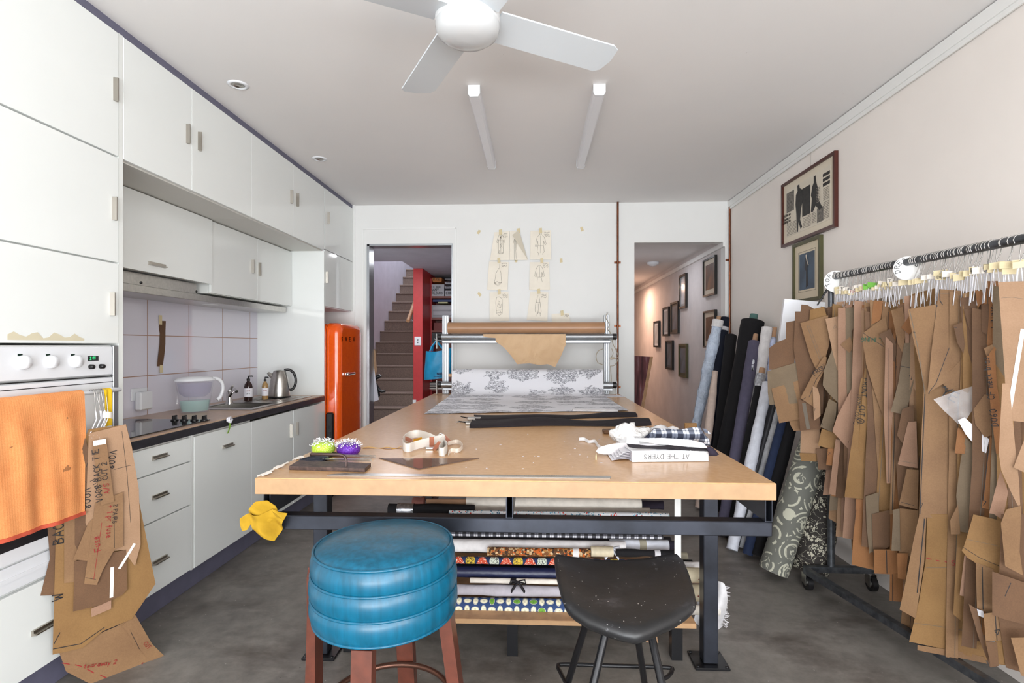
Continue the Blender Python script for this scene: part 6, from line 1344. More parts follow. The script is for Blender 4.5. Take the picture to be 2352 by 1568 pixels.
p = tz(1369, 1056); tag(MB().lathe([(0.003, 0), (0.0035, 0.012), (0, 0.028)], (p.x, p.y, TZ + 0.0005), 8).build('chalk_stub', M['masking'], None), 'tiny pale chalk stub standing on the table', 'chalk')
# scraps along the left edge
rg = random.Random(12)
for k, (u, v, s) in enumerate(((607, 1090, 0.03), (622, 1083, 0.018), (640, 1074, 0.03), (655, 1066, 0.015), (682, 1054, 0.026))):
    p = tz(u, v); o = MB().panel([(s * rg.uniform(.7, 1.2) * math.cos(a * 1.05), s * rg.uniform(.5, .9) * math.sin(a * 1.05)) for a in range(6)], (p.x, p.y, TZ + 0.004), (1, 0, 0.1), (0, 1, 0.2), 0.001, bend=lambda x, y: 0.004 * math.sin(x * 90), step=0.01).build('paper_scrap', M['whitetape'], None)
    tag(o, 'torn white tape scrap on the left table edge, %s' % ('nearest the corner', 'second from the corner', 'middle one', 'just before the iron weight', 'farthest, beside the scissors')[k], 'scrap', 'tape scraps on the left table edge')
mb = MB()
for k in range(26):
    u, v = rg.uniform(1000, 1420), rg.uniform(995, 1080); p = tz(u, v); s = rg.uniform(0.0008, 0.0022)
    mb.box((p.x - s, p.y - s, TZ + 0.0003), (p.x + s * rg.uniform(1, 4), p.y + s, TZ + 0.0012))
tag(mb.build('lint', M['paper'], None), 'specks of lint and thread scattered on the table', 'lint', kind='stuff')
lf = atz(1495, 1468, 0.01); tag(MB().panel([(-.02, -.01), (0, -.02), (.015, -.012), (.03, -.02), (.028, .01), (.01, .008), (0, .02), (-.01, .005), (-.03, .012)], lf, (1, 0, 0.2), (0, 0.6, 0.8), 0.0008, bend=lambda x, y: 5 * x * x, step=0.01).build('dry_leaf', M['cardcore'], None), 'small dry brown leaf on the floor below the black stool', 'leaf')

# ================================================================ STOOLS
bs = thing('round_bar_stool', 'round bar stool with a thick blue vinyl seat and reddish wooden legs', 'stool', (-0.427, 1.56, 0), rot=(R(1.0), R(-0.8), 0))
t = NT('blue_vinyl'); v = t.tex(scale=(1, 1, 0.05)); n1 = t.noise(v, 60, 3, 0.6); t.col(t.ramp(n1, [(0.3, '004860'), (0.7, '035f7e')])); t.bump(t.noise(t.tex(), 300, 2), 0.08, 0.001)
t.b.inputs['Coat Weight'].default_value = 0.12; t.b.inputs['Coat Roughness'].default_value = 0.2; M['bluev'] = t.set(0.34, 0, 0.42)
def bulge(z0, z1, r0, r1, bl): return [(r0 + (r1 - r0) * q + bl * math.sin(math.pi * q) ** 0.7, z0 + (z1 - z0) * q) for q in [i / 10 for i in range(11)]]
seat = thing  # keep the name free
cu = MB().lathe([(0.0, 0.560), (0.195, 0.560)] + bulge(0.562, 0.626, 0.198, 0.203, 0.009) + bulge(0.628, 0.690, 0.202, 0.201, 0.008) + bulge(0.692, 0.752, 0.200, 0.193, 0.007) + [(0.185, 0.760), (0.16, 0.768), (0.12, 0.774), (0.06, 0.777), (0.0, 0.778)], (0, 0, 0), 64).build('padded_seat', M['bluev'], bs, local=True)
bs_cu = cu; WM[cu.name] = WM[bs.name]
for z, r in ((0.562, 0.200), (0.627, 0.2045), (0.691, 0.2025), (0.754, 0.1945)): MB().tube([(r * math.cos(k * math.pi / 32), r * math.sin(k * math.pi / 32), z) for k in range(64)], 0.0038, 8, closed=True).build('piping', M['bluev'], cu, local=True)
M['redwood'] = simple('reddish_varnished_wood', '603428', 0.28, var=0.12, vs=30)
for k in range(4):
    a = R(-84 + 90 * k - 8); ca, sa = math.cos(a), math.sin(a); w = 0.027
    MF = Matrix(((ca, -sa, 0, 0), (sa, ca, 0, 0), (0, 0, 1, 0), (0, 0, 0, 1)))
    def leg(r_, z): return r_, z
    out = [(0.222, 0.001), (0.214, 0.35), (0.205, 0.54), (0.219, 0.60), (0.220, 0.70), (0.214, 0.712)] if False else [(0.255, 0.001), (0.236, 0.30), (0.224, 0.54), (0.222, 0.66), (0.216, 0.69)]
    inn = [(0.212, 0.69), (0.212, 0.56), (0.200, 0.54), (0.205, 0.30), (0.222, 0.001)]
    if k in (0, 1, 3, 2):
        top_ = k == 3
        oo = out if top_ else [(0.255, 0.001), (0.225, 0.30), (0.196, 0.553)]
        ii = inn if top_ else [(0.160, 0.553), (0.190, 0.30), (0.222, 0.001)]
        prof_ = oo + ii
        n_ = len(prof_); vs = [MF @ Vector((r_, s * w, z)) for s in (-1, 1) for r_, z in prof_]
        MB().add(vs, [list(range(n_)), [n_ + i for i in range(n_)][::-1]] + [[i, n_ + i, n_ + (i + 1) % n_, (i + 1) % n_] for i in range(n_)]).build('leg', M['redwood'], bs, local=True)
MB().tube([(0.185 * math.cos(k * math.pi / 24), 0.185 * math.sin(k * math.pi / 24), 0.285) for k in range(48)], 0.009, 10, closed=True).build('foot_ring', simple('bronze_ring', '6a4a3e', 0.35, 0.8), bs, local=True)
# black moulded stool
ks = thing('moulded_stool', 'black moulded-seat stool on four thin black rods with a foot loop', 'stool', (0.28, 1.47, 0))
t = NT('worn_black_vinyl'); v = t.tex(); n1 = t.noise(v, 9, 5, 0.7); n2 = t.vor(v, 55); sc = t.math('MULTIPLY', t.math('LESS_THAN', n2, 0.09), t.math('GREATER_THAN', n1, 0.50))
t.col(t.mix(sc, t.mix(t.math('MULTIPLY', t.math('GREATER_THAN', t.noise(v, 34, 5, 0.8), 0.66), 0.5), t.ramp(n1, [(0.35, '151516'), (0.6, '1f1f21'), (0.75, '454346')]), '77757a'), 'c8c4c0')); t.bump(t.noise(v, 14, 4), 0.25, 0.004); M['wornblack'] = t.set(0.42, 0, 0.5)
SZ = 0.655
px = [(1272,1292),(1276,1285),(1300,1286),(1360,1288),(1420,1288),(1480,1286),(1540,1283),(1558,1285),(1570,1298),(1582,1325),(1592,1355),(1600,1385),(1598,1394),(1580,1406),(1550,1420),(1515,1432),(1480,1444),(1460,1448),(1430,1444),(1395,1436),(1350,1424),(1315,1408),(1298,1396),(1288,1372),(1278,1335)]
W = [atz(u, v, SZ) for u, v in px]; cx = sum(w.x for w in W) / len(W); cy = sum(w.y for w in W) / len(W)
def seatring(k, dz): return [(cx + (w.x - cx) * k, cy + (w.y - cy) * k, SZ + dz + 0.016 * ((w.x - cx) / 0.19) ** 2 * k * k - 0.012 * max(0, (cy - w.y) / 0.2) * k * k) for w in W]
mb = MB(); rings = [seatring(k, dz) for k, dz in ((0.02, -0.038), (0.80, -0.038), (0.95, -0.026), (0.995, -0.012), (0.995, -0.002), (0.96, 0.006), (0.85, 0.006), (0.6, 0.0), (0.3, -0.003), (0.02, -0.004))]
loft(mb, rings, (0, 0, 0)); mb.build('seat', M['wornblack'], ks)
MB().lathe([(0.09, 0.0), (0.09, 0.012), (0, 0.012)], (cx, cy, SZ - 0.052), 24).build('seat_plate', M['blackmetal'], ks)
for u0, u1, dy in ((1365, 1325, 0.10), (1404, 1374, -0.05), (1484, 1511, -0.07), (1450, 1470, 0.12)):
    yt, yb_ = cy + dy * 0.5, cy + dy * 1.6
    a_ = aty(u0, 1440, yt); tgt = aty(u1, 1568, yb_); top_ = Vector((a_.x, yt, SZ - 0.04)); dirv = (tgt - Vector((a_.x, yt, a_.z))); k_ = (0.001 - top_.z) / dirv.z
    bt = top_ + dirv * ((0.003 - top_.z) / dirv.z); MB().tube([top_, bt], 0.0105, 12).build('leg', M['blackmetal'], ks)
fz_ = 0.26
P = [(1300, 1568), (1288, 1545), (1282, 1530), (1296, 1525), (1400, 1528), (1530, 1532), (1543, 1540), (1535, 1552), (1515, 1572)]
FP = [atz(u, v, fz_) for u, v in P]; nearL = Vector((FP[0].x + 0.06, FP[0].y - 0.16, fz_)); nearR = Vector((FP[-1].x - 0.02, FP[-1].y - 0.14, fz_))
MB().tube(smoothp(FP + [nearR, nearL, FP[0]], 5), 0.0068, 10).build('foot_loop', M['blackmetal'], ks)
# ================================================================ CLOTH ROLLS LEANING ON THE RIGHT WALL
def lean(label, p0, p1, w, mat, Xt=1.80, Xb=1.42, core=None, seed=0, wob=0.05, over=0.0, ties=(), extra=None, cut=None, cr=0.42, ext=0.05):
    """roll standing on the floor and leaning to the right wall, its top at pixel p0, passing pixel p1"""
    T_ = atx(p0[0], p0[1], Xt); C = Vector((0, 0, CAMH)); n = ray(*p0).cross(ray(*p1))
    # foot (Xb, Y, 0) in the plane through the eye and both pixels
    Yb_ = -(n.x * (Xb - C.x) + n.z * (0 - C.z)) / n.y + C.y
    d = T_.y; r = w / 2 / FPX * (T_.y)
    r = max(r, 0.012); F = Vector((Xb, min(max(Yb_, 2.2), 5.30), r * 0.45 + 0.002))
    if F.y + r > 5.36: F.y = 5.36 - r
    if cut is not None: F = T_.lerp(F, cut)
    return bolt('leaning_cloth_roll', label, F, T_, r, mat, group='cloth rolls leaning against the right wall', core=(core, 'b') if core else None, seed=seed, wob=wob, ties=ties, extra=extra, cr=cr, ext=ext)
lean('roll wrapped in shiny pale blue plastic, leaning at the far left of the row', (1649, 738), (1600, 976), 23, M['polythene'], Xt=1.72, Xb=1.36, core=M['cardcore'], seed=1, wob=0.28, ties=((0.985, 0.07, CL['white']),))
lean('short blush-beige cloth roll in front of the dark navy roll', (1643, 852), (1629, 976), 17, CL['blush'], Xt=1.52, Xb=1.33, seed=2, wob=0.3)
lean('dark navy roll tied with a pale band near its top', (1665, 730), (1636, 953), 21, CL['darknavy'], Xt=1.80, Xb=1.46, seed=3, wob=0.03, ties=((0.93, 0.035, CL['greywhite']),))
lean('flat-topped black roll next to the corner copper pipe', (1679, 772), (1655, 1000), 25, CL['black'], Xt=1.78, Xb=1.40, seed=4, wob=0.03)
lean('thick black roll on a green tube', (1729, 738), (1682, 1000), 48, CL['black'], Xt=1.79, Xb=1.42, core=CL['green'], seed=5, wob=0.05, cr=0.36, ext=0.06)
lean('dusty purple roll tied with a white bow', (1733, 786), (1689, 1054), 25, CL['purple'], Xt=1.72, Xb=1.30, core=M['cardcore'], seed=6, wob=0.06, ext=0.07, extra=lambda t, a, b, r, d: knot(CL['softwhite'], 0.86)(t, a, b, r, d))
lean('crinkled white cloth roll behind the dusty purple one', (1762, 752), (1747, 850), 22, CL['white'], Xt=1.80, Xb=1.50, seed=7, wob=0.2)
lean('slim roll on a bare brown tube, behind the crinkled white one', (1776, 775), (1765, 860), 12, cloth('blue_white_floral', 'b9c0dc', 0.8, var=0.3), Xt=1.84, Xb=1.60, core=M['cardcore'], seed=8, ext=0.08, cr=0.9)
lean('black roll banded with silver tape under a brown tube', (1748, 863), (1716, 1030), 18, CL['black'], Xt=1.66, Xb=1.32, core=M['cardcore'], seed=9, ext=0.06, cr=0.72, ties=((0.97, 0.10, M['silver']),))
lean('pale blue-white cloth roll right of the silver taped one', (1764, 880), (1726, 1058), 23, CL['softwhite'], Xt=1.64, Xb=1.26, seed=10, wob=0.12)
lean('mustard and black striped roll', (1767, 912), (1738, 1045), 12, M['mustard'], Xt=1.66, Xb=1.32, seed=11)
lean('black and grey striped roll', (1781, 922), (1749, 1045), 19, M['blackstripe'], Xt=1.66, Xb=1.32, seed=12, wob=0.08)
lean('grey-white roll with big pale dots', (1793, 930), (1759, 1054), 15, simple('pale_dots', 'a9a9ac', 0.8, var=0.2, vs=16), Xt=1.67, Xb=1.34, seed=13, wob=0.15)
lean('dark blue denim roll', (1806, 940), (1776, 1054), 21, CL['denim'], Xt=1.66, Xb=1.33, seed=14, wob=0.06)
lean('black roll half hidden by the patterned rolls', (1826, 945), (1792, 1075), 25, CL['black'], Xt=1.70, Xb=1.38, seed=15)
lean('grey roll printed with pale scrolls, thick, beside the table corner', (1885, 975), (1800, 1250), 62, M['scroll'], Xt=1.66, Xb=1.36, core=CL['blush'], seed=16, wob=0.05)
lean('very dark roll with pale floral sprigs, beside the rack wheel', (1907, 1040), (1868, 1280), 74, M['darkfloral'], Xt=1.74, Xb=1.56, seed=17, wob=0.08)
fb = thing('foam_board_sheet', 'white foam board leaning behind the pattern rack', 'board', (1.8, 3.4, 0))
mb = MB(); poly_on(mb, [(1802, 686), (1896, 694), (1894, 930), (1796, 930), (1789, 790)], (1.70, 3.30, 1), (-0.25, -1, 0.06), 0.05); mb.build('board', simple('white_foam', 'eef0f6', 0.5), fb)

# ================================================================ RACK
RXX, RZ0, RZ1, RYA, RYB = 1.62, 1.700, 1.668, 3.02, 1.20
def rail_at(Y): return Vector((RXX, Y, RZ1 + (RZ0 - RZ1) * (Y - RYB) / (RYA - RYB)))
def railY(u):
    lo, hi = 1.0, 4.0
    for _ in range(30):
        m_ = (lo + hi) / 2; r = ray(u, 600)
        if r.x / r.y * m_ > RXX: hi = m_
        else: lo = m_
    return (lo + hi) / 2
M['racksteel'] = simple('grey_rack_steel', '5a5d62', 0.35, 0.7, var=0.25, vs=30)
rk = thing('wheeled_pattern_rack', 'grey steel wheeled rack standing along the right wall, full of card patterns', 'rack', (1.65, 2.2, 0))
MB().tube([rail_at(RYA + 0.03), rail_at(RYB - 0.1)], 0.0165, 18).build('hanging_rail', M['racksteel'], rk)
for y in (RYA + 0.01, RYB - 0.06):
    MB().tube([(RXX, y, 0.11), (RXX, y, 1.20)], 0.019, 14).build('post', M['racksteel'], rk); MB().tube([(RXX, y, 1.18), (RXX, y, rail_at(y).z + 0.01)], 0.015, 14).build('upper_post', M['racksteel'], rk)
c1 = atz(1828, 1290, 0.105); c2 = Vector((1.84, RYA + 0.02, 0.105)); c3 = Vector((1.80, RYB - 0.08, 0.105)); c4 = Vector((1.42, RYB - 0.08, 0.105))
def sqbar(mb, a, b, w=0.032):
    a, b = Vector(a), Vector(b); d = (b - a).normalized(); s_ = Vector((-d.y, d.x, 0)) * w / 2; z = Vector((0, 0, w / 2))
    vs = [p + s_ * i + z * j for p in (a, b) for i, j in ((-1, -1), (1, -1), (1, 1), (-1, 1))]
    return mb.add(vs, [[3, 2, 1, 0], [4, 5, 6, 7], [0, 1, 5, 4], [1, 2, 6, 5], [2, 3, 7, 6], [3, 0, 4, 7]])
sqbar(MB(), (c1.x, RYA, 0.105), (1.84, RYA, 0.105)).build('base_bar', M['racksteel'], rk); sqbar(MB(), (c1.x, RYA - 0.02, 0.105), (1.80, RYB - 0.08, 0.105)).build('diagonal_bar', M['racksteel'], rk); sqbar(MB(), c4, c3).build('base_bar', M['racksteel'], rk)
for p in ((c1.x + 0.01, RYA), (1.82, RYA), (1.78, RYB - 0.08), (1.44, RYB - 0.08)):
    w_ = MB().tube([(p[0] - 0.013, p[1] - 0.02, 0.041), (p[0] + 0.013, p[1] - 0.02, 0.041)], 0.040, 24).build('wheel', M['black'], rk)
    MB().tube([(p[0] - 0.015, p[1] - 0.02, 0.041), (p[0] + 0.015, p[1] - 0.02, 0.041)], 0.020, 18).build('wheel_hub', M['steel'], w_)
    for s in (-1, 1): MB().box((p[0] + s * 0.018 - 0.0015, p[1] - 0.034, 0.034), (p[0] + s * 0.018 + 0.0015, p[1] + 0.010, 0.089)).build('wheel_fork', M['steel'], w_)
# round dividers
def disc(txt, u, v, r_, a0_, a1_, label, Yoff=0.0):
    Y = railY(u) + Yoff; c = atp(u, v, rail_at(Y), Vector((-0.35, -1, 0)).normalized()); n = Vector((-0.35, -1, 0)).normalized(); ax = Vector((1, -0.35, 0)).normalized(); ay = Vector((0, 0, 1))
    t = thing('divider_disc', label, 'divider', c)
    rl = rail_at(c.y); hx = (rl - c).dot(ax); hz = (rl - c).z; out = [(r_ * math.cos(k * 2 * math.pi / 40), r_ * math.sin(k * 2 * math.pi / 40)) for k in range(40)]
    MB().panel(out, c, ax, ay, 0.0018).build('card_disc', simple('white_disc', 'eeeeec', 0.5), t)
    for i, ch in enumerate(txt):
        an = R(a0_ + (a1_ - a0_) * i / (len(txt) - 1)); dirv = ax * math.cos(an) + ay * math.sin(an); tg = ax * math.sin(an) - ay * math.cos(an)
        s_ = r_ * 0.36; write(ch, c + dirv * r_ * 0.55 - tg * s_ * 0.3, tg, dirv, s_, M['ink'], t, w=s_ * 0.13, name='letter')
disc('TOPS', 1920, 646, 0.058, 205, 100, 'round white disc lettered TOPS at the far end of the rack', -0.0)
disc('DRESSES', 2084, 616, 0.052, 200, 20, 'round white disc lettered DRESSES in the middle of the rack rail', 0.0)
# ---------------------------------------------------------------- pattern sets
NP = Vector((-0.62, -0.78, 0)).normalized()
M['string'] = simple('white_string_tape', 'e2e1e6', 0.6)
M['wire'] = simple('steel_wire', 'aaa6a2', 0.3, 0.9)
M['greentape'] = simple('green_tape', '6fb53c', 0.6)
OFF = [0.0]
def hang(name_label, Y, zt, rg, tagtxt=None, tagm=None, ymat=None, group='card pattern sets hanging on the rack'):
    """one hook with its strings and paper tag; returns the Empty"""
    P = rail_at(Y); t = thing('card_pattern_set', name_label, 'pattern', (P.x, P.y, P.z), group=group)
    sw = rg.uniform(-0.35, 0.35); ln_ = rg.uniform(0.062, 0.085); R_ = 0.0195
    ax = Vector((0.9, -0.43, 0)).normalized()
    pts = [P + ax * (R_ * math.cos(a)) + Vector((0, 0, R_ * math.sin(a))) for a in [R(q) for q in (215, 180, 150, 120, 90, 60, 30, 0, -30)]]
    low = P + ax * (R_ * 0.4 + sw * 0.03) + Vector((0, 0.0, -ln_)); pts += [P + ax * R_ * 0.8 + Vector((0, 0, -0.03)), low]
    MB().tube(pts, 0.0017, 5).build('wire_hook', M['wire'], t)
    mb = MB(); xx = ax * rg.uniform(0.01, 0.02)
    for s in (-1, 1): mb.tube([low, low + xx * s * 0.5 + Vector((0, 0, -0.03)), Vector((low.x, low.y, 0)) + xx * s + Vector((0, 0, zt - 0.02))], 0.0019, 5, ell=(0.5, 1.0))
    mb.build('string_loop', M['string'], t)
    tz_ = low.z - rg.uniform(0.002, 0.02); c = Vector((low.x, low.y - 0.004, tz_)); w = rg.uniform(0.014, 0.024); h = rg.uniform(0.008, 0.012); a = rg.uniform(-.15, .15)
    ax2 = (ax + Vector((0, 0, a))).normalized(); ay2 = Vector((0, 0, 1))
    tg = MB().grid(lambda u, v: c + ax2 * (u - 0.5) * 2 * w + ay2 * (v - 0.5) * 2 * h + Vector((0, -0.004 * math.sin(math.pi * u), 0)), 4, 1, 0.0008).build('tape_tag', tagm or (M['masking'] if rg.random() < 0.6 else M['whitetape']), t)
    if tagtxt: write(tagtxt, c - ax2 * w * 0.85 - ay2 * h * 0.55 + Vector((0, -0.005, 0)), ax2, ay2, h * 1.1, M['ink_red'] if tagtxt == 'TO4C' else M['ink'], tg, w=0.0016)
    return t
def marks(t, W, rg, m=None):
    """pencilled notches and grain lines near the outline of a hero piece"""
    pass
def piece(t, px, Y, mat, k=0, seed=0, curl=0.010, lines=(), tape=None, n=NP, name='card_piece', off=0.0, step=0.035):
    P = rail_at(Y) + n * (0.0025 * k + off); rg = random.Random(seed * 31 + k); q1, q2, q3 = rg.uniform(3, 9), rg.uniform(1.5, 5), rg.uniform(0, 6); cv_ = curl * rg.uniform(0.5, 1.3) * rg.choice((-1, 1, 1))
    mb = MB()
    bend = lambda x, y: cv_ * math.sin(x * q1 + y * q2 + q3) + cv_ * 0.25 * math.sin(x * 31 + y * 7)
    _, ax, ay = poly_on(mb, px, P, n, 0.0012, bend, step)
    o = mb.build(name, mat, t)
    nn_ = ax.cross(ay).normalized()
    def on(u, v):
        w = atp(u, v, P, n); x, y = (w - P).dot(ax), (w - P).dot(ay); return P + ax * x + ay * y + nn_ * (bend(x, y) + 0.0012)
    for li, (pts, wd, mt) in enumerate(lines):
        lm = MB(); Q = []
        for a, b in zip(pts[:-1], pts[1:]):
            kk = max(1, int(math.hypot(a[0] - b[0], a[1] - b[1]) / 14))
            Q += [on(a[0] + (b[0] - a[0]) * i / kk, a[1] + (b[1] - a[1]) * i / kk) for i in range(kk)]
        Q.append(on(*pts[-1]))
        for a, b in zip(Q[:-1], Q[1:]):
            d = (b - a)
            if d.length < 1e-6: continue
            d.normalize(); s_ = nn_.cross(d) * wd / 2; lm.add([a - s_, b - s_, b + s_, a + s_], [[0, 1, 2, 3]])
        lm.build({'ink': 'marker_line', 'pencil': 'pencil_line', 'ink_red': 'red_marker_line', 'whitetape': 'paper_tape'}.get(mt, 'marker_line'), M[mt], o)
    return o, on, ax, ay
def pwrite(o, on, ax, ay, u, v, txt, size, vert=False, mat='ink', rot=0.0):
    p = on(u, v); c, s = math.cos(rot), math.sin(rot)
    if vert == 'up': bx, by = ay, -ax
    elif vert: bx, by = -ay, ax
    else: bx, by = ax, ay
    b2 = bx * c + by * s; u2 = by * c - bx * s
    write(txt, p + ax.cross(ay) * 0.0015, b2, u2, size, M[mat], o, w=size * 0.13, off=0.0018)
T1 = lambda *a: [(1750 + x / 5.226, 600 + y / 5.226) for x, y in a]
def px_(*a): return list(a)
